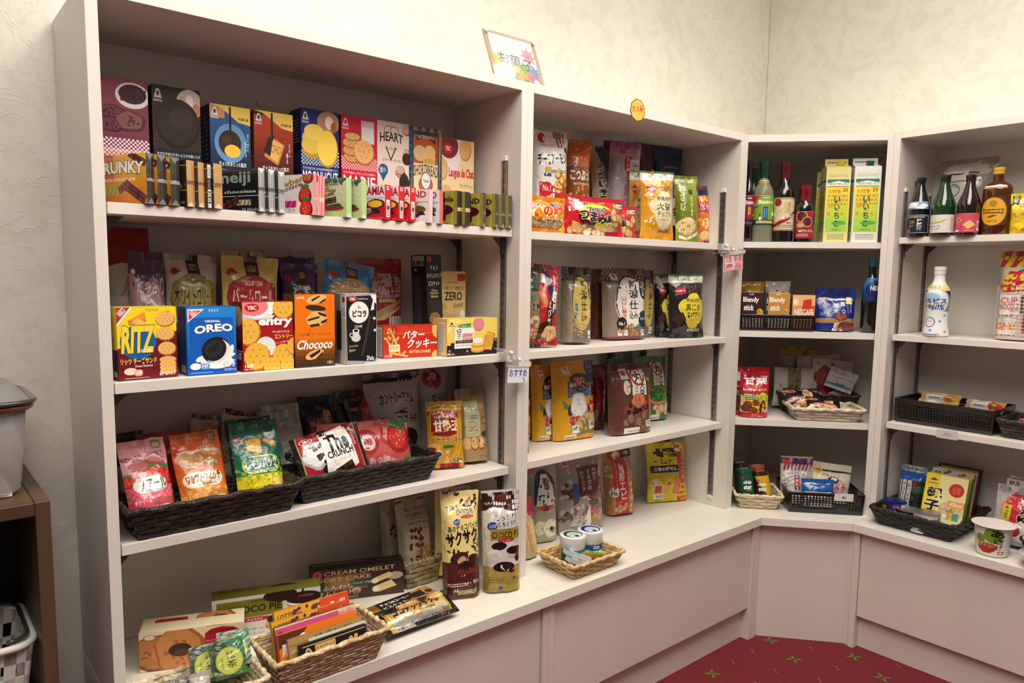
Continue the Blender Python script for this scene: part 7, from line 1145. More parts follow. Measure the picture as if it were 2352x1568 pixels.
gable('pale yellow gable carton with yellow cap and green scene, front left of the pair','tall gable cartons in the corner unit',('C',0.2781,0.0350,0.8496,-.04,0,0),0.0707,0.2578,0.0707,'R d8d08a 0 0 100 100;T a8a478 50 89 78 4 b1=SHOCHU IICHIKO;R 2a7a6a 6 74 94 84 2;P eeeade 4 75 96 75 96 79 50 82 4 79;T 6a5030 50 78 86 4 b3=下町のナポレオン;V 9cd04c e8d43c 6 14 94 74 7;Y e09030 d8a040 10 38 92 50 5 8 .7;L c89830 10 50 92 66 3;E 5aa84c 60 26 30 3;T c83c2c 38 68 46 5 b4=むぎ焼酎;T 3a3a20 80 70 20 5=20;T 14403a 50 57 26 9 b5=い;T 14403a 50 47 22 8 b5=い;T 14403a 50 36 22 9 b5=ち;T 14403a 50 25 18 8 b5=こ;T 6a7a30 50 17 40 3=1800ml;L 776 16 4 84 12 4','R d8d08a 0 0 100 100;T a8a478 50 89 78 4 b1=SHOCHU IICHIKO;R 2a7a6a 6 74 94 84 2;P eeeade 4 75 96 75 96 79 50 82 4 79;T 6a5030 50 78 86 4 b3=下町のナポレオン;V 9cd04c e8d43c 6 14 94 74 7;Y e09030 d8a040 10 38 92 50 5 8 .7;L c89830 10 50 92 66 3;E 5aa84c 60 26 30 3;T c83c2c 38 68 46 5 b4=むぎ焼酎;T 3a3a20 80 70 20 5=20;T 2a4a2a 50 57 26 9 b5=い;T 2a4a2a 50 47 22 8 b5=い;T 2a4a2a 50 36 22 9 b5=ち;T 2a4a2a 50 25 18 8 b5=こ;T 6a7a30 50 17 40 3=1800ml;L 776 16 4 84 12 4','c8b418','d8d08a',0.2281)
gable('white gable carton with dark green cap and green scene, front right of the pair','tall gable cartons in the corner unit',('C',0.3612,0.0300,0.8496,-.04,0,0),0.0758,0.2589,0.0758,'R dcdcd4 0 0 100 100;T a8a478 50 89 78 4 b1=SHOCHU IICHIKO;R 2a7a6a 6 74 94 84 2;P eeeade 4 75 96 75 96 79 50 82 4 79;T 6a5030 50 78 86 4 b3=下町のナポレオン;V 9cd04c e8d43c 6 14 94 74 7;Y e09030 d8a040 10 38 92 50 5 8 .7;L c89830 10 50 92 66 3;E 5aa84c 60 26 30 3;T c83c2c 38 68 46 5 b4=むぎ焼酎;T 3a3a20 80 70 20 5=25;T 14403a 50 57 26 9 b5=い;T 14403a 50 47 22 8 b5=い;T 14403a 50 36 22 9 b5=ち;T 14403a 50 25 18 8 b5=こ;T 6a7a30 50 17 40 3=1800ml;L 776 16 4 84 12 4','R dcdcd4 0 0 100 100;T a8a478 50 89 78 4 b1=SHOCHU IICHIKO;R 2a7a6a 6 74 94 84 2;P eeeade 4 75 96 75 96 79 50 82 4 79;T 6a5030 50 78 86 4 b3=下町のナポレオン;V 9cd04c e8d43c 6 14 94 74 7;Y e09030 d8a040 10 38 92 50 5 8 .7;L c89830 10 50 92 66 3;E 5aa84c 60 26 30 3;T c83c2c 38 68 46 5 b4=むぎ焼酎;T 3a3a20 80 70 20 5=25;T 2a4a2a 50 57 26 9 b5=い;T 2a4a2a 50 47 22 8 b5=い;T 2a4a2a 50 36 22 9 b5=ち;T 2a4a2a 50 25 18 8 b5=こ;T 6a7a30 50 17 40 3=1800ml;L 776 16 4 84 12 4','14504a','dcdcd4',0.2291)
gable('yellow gable carton turned and pushed to the back','tall gable cartons in the corner unit',('C',0.2765,0.1400,0.8496,-.5,0,0),0.0671,0.2594,0.0671,'R c8be7c 0 0 100 100;T a8a478 50 89 78 4 b1=SHOCHU IICHIKO;R 2a7a6a 6 74 94 84 2;P eeeade 4 75 96 75 96 79 50 82 4 79;T 6a5030 50 78 86 4 b3=下町のナポレオン;V 9cd04c e8d43c 6 14 94 74 7;Y e09030 d8a040 10 38 92 50 5 8 .7;L c89830 10 50 92 66 3;E 5aa84c 60 26 30 3;T c83c2c 38 68 46 5 b4=むぎ焼酎;T 3a3a20 80 70 20 5=20;T 14403a 50 57 26 9 b5=い;T 14403a 50 47 22 8 b5=い;T 14403a 50 36 22 9 b5=ち;T 14403a 50 25 18 8 b5=こ;T 6a7a30 50 17 40 3=1800ml;L 776 16 4 84 12 4','R c8be7c 0 0 100 100;T a8a478 50 89 78 4 b1=SHOCHU IICHIKO;R 2a7a6a 6 74 94 84 2;P eeeade 4 75 96 75 96 79 50 82 4 79;T 6a5030 50 78 86 4 b3=下町のナポレオン;V 9cd04c e8d43c 6 14 94 74 7;Y e09030 d8a040 10 38 92 50 5 8 .7;L c89830 10 50 92 66 3;E 5aa84c 60 26 30 3;T c83c2c 38 68 46 5 b4=むぎ焼酎;T 3a3a20 80 70 20 5=20;T 2a4a2a 50 57 26 9 b5=い;T 2a4a2a 50 47 22 8 b5=い;T 2a4a2a 50 36 22 9 b5=ち;T 2a4a2a 50 25 18 8 b5=こ;T 6a7a30 50 17 40 3=1800ml;L 776 16 4 84 12 4','c8b418','c8be7c',0.2296)
mesh_basket('dark brown plastic grid basket holding instant coffee cartons','plastic grid baskets',('C',.117,.03,0.5708,0,0,0),.224,.12,.050,cells=22)
I('coffee_box', 'dark brown stick coffee carton with white title, leftmost in the basket', 'coffee carton', 'instant coffee cartons in the plastic basket', ('C',0.0424,0.036,0.5744,0,0,0), (0.0673,0.1159,0.05), 'box', 'R 3a1a14 0 0 100 100;P e8dccc 0 30 60 40 100 52 100 0 0 0;P c8885a 30 34 100 50 100 44 40 30;T f8f4ec 42 80 72 18 b6=Blendy;T f8f4ec 34 60 46 16 b6=stick;C d8b040 84 50 13;T 642 84 50 18 8 b5=No.1;T 321 34 26 44 10 b4=カフェオレ;T eee 44 96 20 4=AGF', side='3a1a14', top='R 4a2418 0 0 100 100')
I('coffee_box', 'dark green stick coffee carton squeezed between the brown and tan ones', 'coffee carton', 'instant coffee cartons in the plastic basket', ('C',0.0834,0.037,0.5744,0,0,0), (0.0115,0.1147,0.04), 'box', 'R 14302a 0 0 100 100;T e8e8e0 84 80 20 16 b6=B;T e8e8e0 84 60 20 14 b5=s;T e8e8e0 84 28 20 14 b4=1', side='14302a')
I('coffee_box', 'tan stick coffee carton with white title and gold medal', 'coffee carton', 'instant coffee cartons in the plastic basket', ('C',0.1227,0.036,0.5744,0,0,0), (0.0655,0.1167,0.05), 'box', 'R c08a3c 0 0 100 100;P e8dccc 0 30 60 40 100 52 100 0 0 0;P 8a5ab0 30 34 100 50 100 44 40 30;T f8f4ec 42 80 72 18 b6=Blendy;T f8f4ec 34 60 46 16 b6=stick;C d8b040 84 50 13;T 642 84 50 18 8 b5=No.1;T 321 34 26 44 10 b4=カフェオレ;T eee 44 96 20 4=AGF', side='8a6028', top='R e8d8a0 0 0 100 100')
I('coffee_box', 'peach coffee carton with red mug silhouette, rightmost in the basket', 'coffee carton', 'instant coffee cartons in the plastic basket', ('C',0.1974,0.036,0.5744,0,0,0), (0.0675,0.1109,0.05), 'box', 'R d8a068 0 0 100 100;R e8b880 0 70 100 100;P c83828 40 52 48 86 84 90 86 52;E c83828 92 62 6 10;T f8f0e4 52 52 84 18 b6=NESCAFE;T c83828 52 24 60 12 b4=SHUZIN;E f4e4c8 14 80 10 10', side='a8784a', top='R d8a878 0 0 100 100')
I('sachet_bag', 'mustard topped sachet bag behind the coffee cartons', 'sachet bag', 'sachet bags behind the coffee cartons', ('C',0.0595,0.1,0.5791,0,6,0), (0.0764,0.1499,0.045), 'pillow', 'R a89c8c 0 0 100 100;R 9a7818 0 78 100 100;E 5a4030 60 40 40 20', edge='8a6c1c', seed=121)
I('sachet_bag', 'clear bag of wrapped coffee sweets slumping to the right', 'sachet bag', 'sachet bags behind the coffee cartons', ('C',0.1406,0.105,0.5796,0,6,0), (0.0802,0.1511,0.05), 'pillow', 'R a8a29c 0 0 100 100;Y 3a2018 5a4a3c 10 10 90 76 16 12 .5;Y c8b8a8 d8d0c8 10 20 90 90 12 10 .6;P 222 0 70 16 76 30 50 20 44', edge='b0aaa4', seed=122)
I('coffee_bag', 'royal blue drip coffee bag with cup photo and gold badge', 'coffee bag', None, ('C',0.3003,0.035,0.5756,0,4,0), (0.1204,0.1353,0.06), 'stand', 'R 14287a 0 0 100 100;Y 5a3424 2a1810 24 84 80 98 60 2.2 .7;P e0dcd0 8 78 96 74 96 70 8 73;T 333 50 75 50 2.6=職人のこだわり;C c8a030 84 72 8;P e8d090 76 62 92 62 90 78 78 78;T d88a3c 16 70 14 5 b6=ucc;T dce4f0 68 62 12 11 b2=職;T dce4f0 68 50 12 10 b2=人;T dce4f0 68 41 9 7 b2=の;T dce4f0 50 60 12 11 b2=珈;T dce4f0 50 46 12 11 b2=琲;T c8d0e0 88 54 5 22 v=まろやか味;T c8d0e0 80 52 4 24 v=マイルドブレンド;L 9ab 10 36 30 44 3;R a88050 0 18 100 29;E 5a3020 60 32 18 9;E 8a4a30 60 34 15 6;P e8e4dc 38 0 42 18 64 18 66 0;P c8986a 42 2 46 16 60 16 62 2;E 6a3a24 74 12 22 10;E c83c2c 92 8 8 5', edge='10205c', seed=123)
I('coffee_bag', 'second blue coffee bag, its edge showing behind the front one', 'coffee bag', None, ('C',0.2877,0.11,0.5732,0,3,0), (0.0685,0.1101,0.035), 'stand', 'R 101c5a 0 0 100 100;E 8a6a4a 6 80 8 10', edge='101c50', seed=124)
I('chestnut_pouch', 'red chestnut pouch with big white lettering, rear copy', 'chestnut pouch', 'candied chestnut pouches in the corner unit', ('C',0.0571,0.085,0.2894,0,2,0), (0.1262,0.1574,0.035), 'stand', ART_23, edge='a01020', seed=131)
I('chestnut_pouch', 'red chestnut pouch with big white lettering, front copy', 'chestnut pouch', 'candied chestnut pouches in the corner unit', ('C',0.0667,0.0339,0.2898,0.032,2,0), (0.0891,0.1486,0.045), 'stand', ART_23, edge='a01020', seed=132)
basket('dark brown wicker basket at the back of the corner shelf','dark baskets in the corner unit',('C', 0.3, 0.185, 0.287618119954431, 0, 0, 0),0.225,0.09,0.062,0.014,['3a2416', '4a2e1c', '2a1810'],rows=10,cell=0.05,seed=14,bulge=0.0015,name='wicker_basket')
basket('off-white woven basket holding black nut packs, front of the corner shelf','pale baskets in the corner unit',('C', 0.285, 0.028, 0.287618119954431, 0, 0, 0),0.178,0.1,0.04,0.018,['d8cdb4', 'e4dac4', 'cabfa4'],rows=4,cell=0.026,seed=15,bulge=0.003,rimc=['ddd2bc', 'cfc4ac'],rimr=0.006,name='woven_basket')
I('snack_pack', 'yellow topped dried snack bag, tallest at the back left', 'snack pack', 'snack packs standing in the wicker basket', ('C',0.2325,0.262,0.2982,0,0,0), (0.0881,0.2049,0.02), 'pillow', 'R 9a948a 0 0 100 100;R a88c18 0 80 100 100;T 2a2418 26 86 26 7 b6=オガワ', edge='a08420', seed=133)
I('snack_pack', 'yellow topped dried snack bag leaning right behind the jerky', 'snack pack', 'snack packs standing in the wicker basket', ('C',0.2993,0.25,0.3011,0,0,-4), (0.0833,0.1891,0.02), 'pillow', 'R a8a298 0 0 100 100;R a88c18 0 84 100 100;T 2a2418 26 88 26 7 b6=オガワ', edge='a08420', seed=134)
I('snack_pack', 'white jerky pack behind with small red bull mark', 'snack pack', 'snack packs standing in the wicker basket', ('C',0.317,0.238,0.3019,0,0,3), (0.1394,0.1745,0.018), 'pillow', 'R b8b4ac 0 0 100 100;T b83030 14 80 12 5 b4=Y;C 1a1414 78 78 8;P 1a1414 66 80 90 80 90 90 66 90', edge='b0aca4', seed=135)
I('snack_pack', 'white pack with red meat photo, tilted clockwise', 'snack pack', 'snack packs standing in the wicker basket', ('C',0.3432,0.226,0.3407,0,0,-5.8), (0.1329,0.1227,0.018), 'pillow', 'R ccc8c0 0 0 100 100;T b83030 14 88 12 5 b4=Y;C 111 48 86 3;C 8a8478 76 66 13;C ccc8c0 76 66 10;T 333 76 66 16 8=極厚;O a83a34 7a2220 34 50 26 1.1 14;O a83a34 7a2220 40 26 22 1 10', edge='c4c0b8', seed=136)
I('snack_pack', 'white macadamia pack with blue band, tilted forward over the basket edge', 'snack pack', 'snack packs standing in the wicker basket', ('C',0.3657,0.205,0.3641,0,0,-18.3), (0.093,0.0698,0.018), 'pillow', 'R d4d2ce 0 0 100 100;P b03030 44 78 56 78 58 86 42 86;T 333 50 58 80 13 b3=マカダミアナッツ;T 666 50 42 44 5=Macadamia;T 555 50 30 34 8=塩味;R 5a94b8 0 14 100 26', edge='ccc8c4', seed=137)
I('snack_pack', 'white and gold soft bean snack pack with brush lettering', 'snack pack', 'snack packs standing in the wicker basket', ('C',0.2253,0.214,0.2994,0,0,-1), (0.1309,0.1339,0.02), 'pillow', 'R d0ccc4 0 0 100 100;P 8a7c48 34 0 66 0 68 100 32 100;T 16120e 58 72 14 16 b4=ふ;T 16120e 58 52 14 16 b4=ん;T 16120e 58 32 14 16 b4=わ;T 16120e 42 50 12 16 b4=く;T 16120e 42 28 12 16 b4=ん;T 333 16 40 6 40 v b2=蒸しぱん;C 333 50 92 2.4', edge='c0bcb0', seed=138)
I('nut_pack', 'black nut pack with shiny top edge, upper left in the basket', 'nut pack', 'black nut packs lying in the off-white basket', ('C',0.2276,0.0781,0.3196,0,40,0), (0.1136,0.0791,0.018), 'pillow', ART_24, edge='1a181c', seed=139)
I('nut_pack', 'black nut pack lying in front, tilted to the right', 'nut pack', 'black nut packs lying in the off-white basket', ('C',0.2833,0.0475,0.3187,0,50,-3.6), (0.1014,0.0618,0.016), 'pillow', ART_24, edge='1a181c', seed=140)
basket('pale woven basket with potato chip tubs at the corner','pale baskets in the corner unit',('C', 0.083, 0.0, 0, 0, 0, 0),0.11,0.112,0.046,0.017,['e0d0a8', 'ecdcb8', 'd4c498'],rows=4,cell=0.022,seed=17,rimc=['e4d8bc', 'd8ccb0'],name='woven_basket')
mesh_basket('dark brown plastic grid basket full of candy bags, with a small white card','plastic grid baskets',('C',.284,-.014,0,0,0,0),.220,.165,.066,cells=22,z0=.2,z1=.86)
can('green potato chip tub, front left in the basket','potato chip tubs in the corner basket','chip_tub','chip tub',('C',0.058,0.032,0.006,0,8,7),.0236,0.115,'0c5a42','R 0a5038 0 0 100 100;C c82838 36 84 3.4;T f4f4ec 52 69 30 14 b9=chip;T f4f4ec 52 54 30 14 b9=star;E 222 38 34 8 7;T e8d070 38 34 12 4 b4=50g;T e8e070 58 43 18 4 b4=うすしお;P 6a9c3c 0 0 100 0 100 22 70 30 40 18 0 14;E e8c860 56 20 14 8 14;E d8983c 52 14 12 5 10','T eee 50 62 70 24 b9=chip;T eee 50 36 70 24 b9=star','0c5a42',lidh=.012,lidr=1.04,m=SHINY)
can('yellow and brown potato chip tub with dark lid, front right in the basket','potato chip tubs in the corner basket','chip_tub','chip tub',('C',0.11,0.034,0.006,0,9,8),.0236,0.108,'3a1814','R d8a818 0 0 100 100;P 4a1814 0 0 60 0 56 40 20 100 0 100;C c82838 36 84 3.4;T f4f4ec 46 69 30 14 b9=chip;T f4f4ec 46 54 30 14 b9=star;E 222 38 34 8 7;T e8d070 38 34 12 4 b4=50g;T e8e070 58 43 18 4 b4=うすしお;P 4a1c14 0 0 100 0 100 22 70 30 40 18 0 14;E e8c860 56 20 14 8 14;E d8983c 52 14 12 5 10','T eee 50 62 70 24 b9=chip;T eee 50 36 70 24 b9=star','3a1814',lidh=.012,lidr=1.04,m=SHINY)
can('potato chip tub with dark brown lid, rear left in the basket','potato chip tubs in the corner basket','chip_tub','chip tub',('C',0.056,0.084,0.006,0,6,8),.0236,0.122,'2a1814','R 4a3c24 0 0 100 100;C c82838 36 84 3.4;T f4f4ec 52 69 30 14 b9=chip;T f4f4ec 52 54 30 14 b9=star;E 222 38 34 8 7;T e8d070 38 34 12 4 b4=50g;T e8e070 58 43 18 4 b4=うすしお;P 2a1814 0 0 100 0 100 22 70 30 40 18 0 14;E e8c860 56 20 14 8 14;E d8983c 52 14 12 5 10','T eee 50 62 70 24 b9=chip;T eee 50 36 70 24 b9=star','2a1814',lidh=.012,lidr=1.04,m=SHINY)
can('potato chip tub with orange lid, rear right in the basket','potato chip tubs in the corner basket','chip_tub','chip tub',('C',0.108,0.086,0.006,0,6,8),.0236,0.115,'b85024','R b84c1c 0 0 100 100;C c82838 36 84 3.4;T f4f4ec 52 69 30 14 b9=chip;T f4f4ec 52 54 30 14 b9=star;E 222 38 34 8 7;T e8d070 38 34 12 4 b4=50g;T e8e070 58 43 18 4 b4=うすしお;P 7a2c14 0 0 100 0 100 22 70 30 40 18 0 14;E e8c860 56 20 14 8 14;E d8983c 52 14 12 5 10','T eee 50 62 70 24 b9=chip;T eee 50 36 70 24 b9=star','b85024',lidh=.012,lidr=1.04,m=SHINY)
I('candy_bag', 'purple and white striped candy bag of clear drops with vertical colour squares', 'candy bag', 'candy bags in the plastic grid basket', ('C',0.2157,0.05,0.0102,0,8,0), (0.1008,0.1498,0.04), 'stand', 'R b8b0a8 0 0 100 100;R 4a2458 0 84 100 97;D c8b8c0 8 70 98 84 8;D 8a3048 8 70 98 84 8;R c8a878 0 97 100 100;E c83048 20 88 14 6;Y dcd8d4 a8a098 6 12 96 68 24 8 .8;R 6a2c7a 42 52 58 60;T fff 50 56 10 6 b4=み;R d8502c 42 44 58 52;T fff 50 48 10 6 b4=ぞ;R b82858 42 36 58 44;T fff 50 40 10 6 b4=れ;R 1a3070 42 28 58 36;T fff 50 32 10 6 b4=玉;T 2a4a8a 14 34 8 30 v r10=北海道限定', edge='b0a8a0', seed=141)
I('candy_bag', 'cream milk candy bag with pink cow badge and navy stripe', 'candy bag', 'candy bags in the plastic grid basket', ('C',0.3164,0.06,0.0167,0,8,-6.2), (0.1217,0.1237,0.04), 'stand', 'R d8d0b8 0 0 100 100;R 1a2a4a 6 78 100 83;C d8a838 16 80 11;T 333 16 80 12 6=特濃;T b84848 50 68 44 6 b4 r-4=特濃ミルク;E d88a94 56 40 34 24;E 1a1a2a 56 58 14 8;E eee 58 60 8 4;T 1a2040 52 50 44 5 b4=TOKUNOU;T 1a2040 66 40 44 12 b3=ミルク;T 2a3a7a 54 22 40 12 b3=8.2', edge='d0c8b0', seed=142)
I('candy_bag', 'blue and white throat candy bag low at the front of the basket', 'candy bag', 'candy bags in the plastic grid basket', ('C',0.2739,0.02,0.0098,0,10,0), (0.0993,0.0883,0.03), 'pillow', 'R 1c5a9c 0 0 100 100;R e8ece8 8 0 92 56;T e8f0f4 34 84 44 7 b4=北海道限定;C 222 52 80 3;E 2a6ab0 24 36 15 16;E e8ece8 24 36 10 11;T 2a3a3a 50 40 12 16 b4=の;T 2a3a3a 74 40 30 24 b4=飴', edge='1c5a9c', seed=143)
I('price_card', 'small off-white card with a single character clipped to the plastic basket', 'price card', None, ('C',0.335,-0.0205,0.0457,0,0,0), (0.0564,0.0234,0.0008), 'box', 'R d4ccc8 0 0 100 100;R c4b4b0 0 0 100 4;T 222 50 50 22 38=飴', side='d4ccc8')
bottle('green sake bottle standing behind the black one','sake bottles on the right-hand shelf',('D',0.0421,0.0850,0.8633,0,0,0),[(0.0, 0.021), (0.0017, 0.0221), (0.0788, 0.0221), (0.0891, 0.0215), (0.1028, 0.0186), (0.1233, 0.0128), (0.1405, 0.0093), (0.1542, 0.0084), (0.1662, 0.0082)],(0.1559, 0.1713),'141414','0e3a1c',[(0.0051, 0.0582, -170, -10, 'R c8c8c0 0 0 100 100;L 555 10 10 90 90 7')],name='sake_bottle',cat='sake bottle',m=DGLASS,sx=1.0)
bottle('black sake bottle with blue and white neck tag and dark label','sake bottles on the right-hand shelf',('D',0.0704,0.0350,0.8633,0,0,0),[(0.0, 0.0276), (0.0017, 0.0291), (0.0796, 0.0291), (0.09, 0.0282), (0.1039, 0.0244), (0.1247, 0.0169), (0.142, 0.0122), (0.1558, 0.011), (0.1679, 0.0108)],(0.1575, 0.1731),'141416','0c0e10',[(0.0087, 0.0623, -178, -8, 'R 101828 0 0 100 100;R c8c8c8 4 4 96 96;R 101828 6 6 94 94;T c8c0b0 50 88 60 7 b3=KONTERRANE;T a87838 42 62 18 22 b5=純;T a87838 42 38 18 22 b5=吟;T e8e4dc 66 50 16 60 v b5=吟醸酒;L aaa 14 10 40 26 3'), (0.0796, 0.1004, -170, -20, 'R 5a8ac0 0 0 100 100;R dce4ec 6 20 60 90;P dce4f4 50 10 80 80 100 50 80 0;T c8b840 70 50 30 30 b4=辛口')],name='sake_bottle',cat='sake bottle',m=DGLASS,sx=1.0)
bottle('green sake bottle with white label and gold crescent','sake bottles on the right-hand shelf',('D',0.1365,0.0300,0.8633,0,0,0),[(0.0, 0.0292), (0.0017, 0.0307), (0.0793, 0.0307), (0.0897, 0.0298), (0.1035, 0.0258), (0.1242, 0.0178), (0.1414, 0.0129), (0.1552, 0.0117), (0.1673, 0.0114)],(0.1552, 0.1725),'121414','0c3418',[(0.0086, 0.0586, -172, -8, 'R d4d4cc 0 0 100 100;P b89a28 8 58 30 50 60 58 78 80 56 64 30 58;T 333 36 36 40 7=伊賀屋の酒;T 555 36 22 34 5=純米吟醸;L c06070 84 10 96 90 10')],name='sake_bottle',cat='sake bottle',m=DGLASS,sx=1.0)
bottle('brown sake bottle with pink label and gold diamond','sake bottles on the right-hand shelf',('D',0.2009,0.0300,0.8633,0,0,0),[(0.0, 0.0278), (0.0017, 0.0293), (0.0774, 0.0293), (0.0875, 0.0284), (0.101, 0.0246), (0.1212, 0.017), (0.138, 0.0123), (0.1515, 0.0111), (0.1632, 0.0108)],(0.1515, 0.1683),'121414','1c0c08',[(0.0067, 0.0589, -172, -8, 'R b8284c 0 0 100 100;R c8485c 2 4 98 96;P c8a050 34 82 46 66 34 50 22 66;P b8284c 34 74 40 66 34 58 28 66;P dcb878 66 66 84 40 62 18 46 42;T c86070 30 34 14 44 v b3=純米酒;R eee 4 6 36 14;L eee 50 10 80 14 1;Z 88 10 98 60')],name='sake_bottle',cat='sake bottle',m=DGLASS,sx=1.0)
bottle('square-shouldered amber whisky bottle with yellow cap and oval label',None,('D',0.2614,0.0500,0.8633,0,0,0),[(0.0, 0.0345), (0.0018, 0.0363), (0.1215, 0.0363), (0.1289, 0.0352), (0.1371, 0.0283), (0.1436, 0.0182), (0.1473, 0.0131), (0.1767, 0.0123)],(0.1657, 0.1841),'c8a020','4a2008',[(0.0239, 0.1012, -150, -30, 'E 8a6a18 50 50 46 50;E d8a020 50 50 43 48;O a88018 8a6a14 50 78 12 .9 4;T 2a1c08 50 56 76 10 b7=Suntory;T 2a1c08 50 45 74 10 b7=Whisky;P 5a3a10 30 30 50 38 66 36 40 28;L 6a4a14 34 12 66 22 2'), (0.1252, 0.1325, -140, -40, 'R c89a1c 0 0 100 100;T 5a3a10 50 50 60 60 b3=SINCE 1937')],name='whisky_bottle',cat='whisky bottle',m=DGLASS,sx=0.7)
I('tea_bag_pouch', 'bright yellow tea pouch in front of the whisky bottle, cut by the right frame edge', 'tea pouch', None, ('D',0.3358,0.022,0.8639,0,0,0), (0.0789,0.1081,0.045), 'block', 'R e8c81c 0 0 100 100;P f4e884 60 100 0 50 0 64 50 100;P f4e884 90 100 50 60 60 56 100 90;R 14285a 6 70 28 96;P e8c81c 6 70 17 76 28 70;T dce0f0 17 84 16 10 b5=No.1;P c82020 34 62 100 66 100 80 34 76;T fff 62 71 50 12 b8=Lipton;T 333 48 46 70 9 b3=YELLOW LABEL;L 997 10 38 60 42 1;L c86a28 8 8 36 16 2;P 8a7058 40 8 60 20 70 4;P d8c8c0 52 6 60 20 72 14 70 4', edge='d0b018', seed=151, sealcol='d8c020')
I('storage_bag', 'clear zip bag with a lidded container inside, price sticker and pamphlet', 'zip bag', None, ('D',0.1426,0.13,0.8688,0,4,0), (0.1555,0.2326,0.07), 'pillow', 'R 8a8076 0 0 100 100;P b8b0a4 6 86 30 96 70 96 94 88 90 78 10 76;R 2a2a5a 6 79 74 81;R d4d0c8 14 70 56 84;R 2a2a5a 20 78 50 80;R c8c4bc 16 16 56 68;T 222 36 40 30 8 b3=セシカン;C 777 34 58 12;C c8c4bc 34 58 9;Z 40 26 54 34;R 14203a 14 6 54 16;T e8e8f0 42 11 16 7 b5=2.0L;R d8d4cc 66 66 82 74;T 222 74 70 12 5 b3=500', edge='9a9086', seed=152, crinkle=1.5, m='FILM')
bottle('white milky drink bottle with blue wave label, alone on its shelf',None,('D',0.1327,0.0500,0.5718,0,0,0),[(0.0, 0.0303), (0.0025, 0.0336), (0.0164, 0.0326), (0.0349, 0.0282), (0.0677, 0.0269), (0.0862, 0.0286), (0.1067, 0.0313), (0.1272, 0.0309), (0.1416, 0.0276), (0.1539, 0.0188), (0.1642, 0.0151), (0.1806, 0.0141), (0.1991, 0.0141)],(0.1816, 0.2052),'e4e4e0','e8e8e4',[(0.0041, 0.1519, -180, 0, 'R e8e8e4 0 0 100 100;V 3a84c8 1a2a7a 0 48 100 88 5;R dcd094 0 88 100 100;T 222 46 95 40 5 b4=おいしさ;E c8a860 54 66 44 26;E dce8f0 50 66 42 25;E 9cc4e0 40 76 26 8;T 1a1a6a 46 68 78 10 b8=カルピス;T 333 30 57 30 8 b4=糖質;T 1a4a9a 62 56 36 12 b5 i.2=60%;P e8e8e4 0 50 30 46 60 52 100 42 100 0 0 0;C 2a6ab0 40 26 17;C e8e8e4 40 26 14;T 555 40 28 20 3=からだに;C 5a9ad0 84 40 4;C 5a9ad0 70 28 4;C 5a9ad0 46 10 4;C 5a9ad0 84 8 4;L 2a3a8a 10 1 70 5 1')],name='drink_bottle',cat='drink bottle',m=SHINY)
I('noodle_bag', 'clear net-patterned bag of stacked noodle cups with red and yellow header', 'noodle bag', None, ('D',0.343,0.055,0.5755,0,2,0), (0.1563,0.2465,0.09), 'block', 'R c0b4a8 0 0 100 100;R d4bc30 0 82 100 100;D b81c2c 0 82 100 100 5;Y a82030 a82030 4 84 60 98 8 2 1;R b81c2c 40 86 100 96 2;T f4e4d8 56 91 30 7 b7=NISSIN;E 2a5a4a 66 66 44 16;E d8d0c8 66 64 41 15;T b82030 52 72 34 6 b3 r24=おいしさ;P b81c2c 8 60 22 78 60 74 100 72 100 54 40 54 16 54;R d8c028 14 68 36 74 4;R d8c028 11 62 30 67 4;R d8c028 14 56 32 60 4;R d8c028 40 66 60 74 4;R d8c028 40 56 70 62 4;R e4dcd4 10 26 44 50 2;T c04850 27 44 28 7 b4 oeee,3=CUP;T c04850 27 37 32 7 b4 oeee,3=NOODLE;R e4dcd4 8 3 40 24 2;T e89028 24 15 34 8 b9 o542,4=CURRY;R 4a4038 46 30 60 50;C 2a4a3a 66 40 12;C e8e4d8 66 40 9;R a83040 48 8 70 28;C 8a1c30 62 18 12;L 776 10 26 44 30 1;L 776 8 4 40 8 1', edge='c8c0b8', seed=161, sealcol='b81c2c', crinkle=1.5)

_o = COL.objects[-1]
for _q in list(bpy.data.objects):
    if _q.name.startswith('noodle_bag') and not _q.parent: _nb = _q
_d = _nb.dimensions; mb = MB(); _W, _H = _d.x, _d.z
for _i in range(15):
    _x = -_W * .46 + _W * .92 * _i / 14
    mb.tube([(_x, -0.003 + .044 * (1 - max(0, 1 - abs(_x / _W * 2) ** 2.4) ** .75), _H * .02 + _H * .58 * _k / 8) for _k in range(9)], 0.0006, 4, rgb('e8e0d8'))
for _j in range(16):
    _z = _H * .02 + _H * .58 * _j / 15
    mb.tube([(-_W * .46 + _W * .92 * _k / 16, -0.003 + .044 * (1 - max(0, 1 - abs(.92 * _k / 8 - .92) ** 2.4) ** .75), _z) for _k in range(17)], 0.0006, 4, rgb('e8e0d8'))
mb.obj('netting', CARD, _nb)

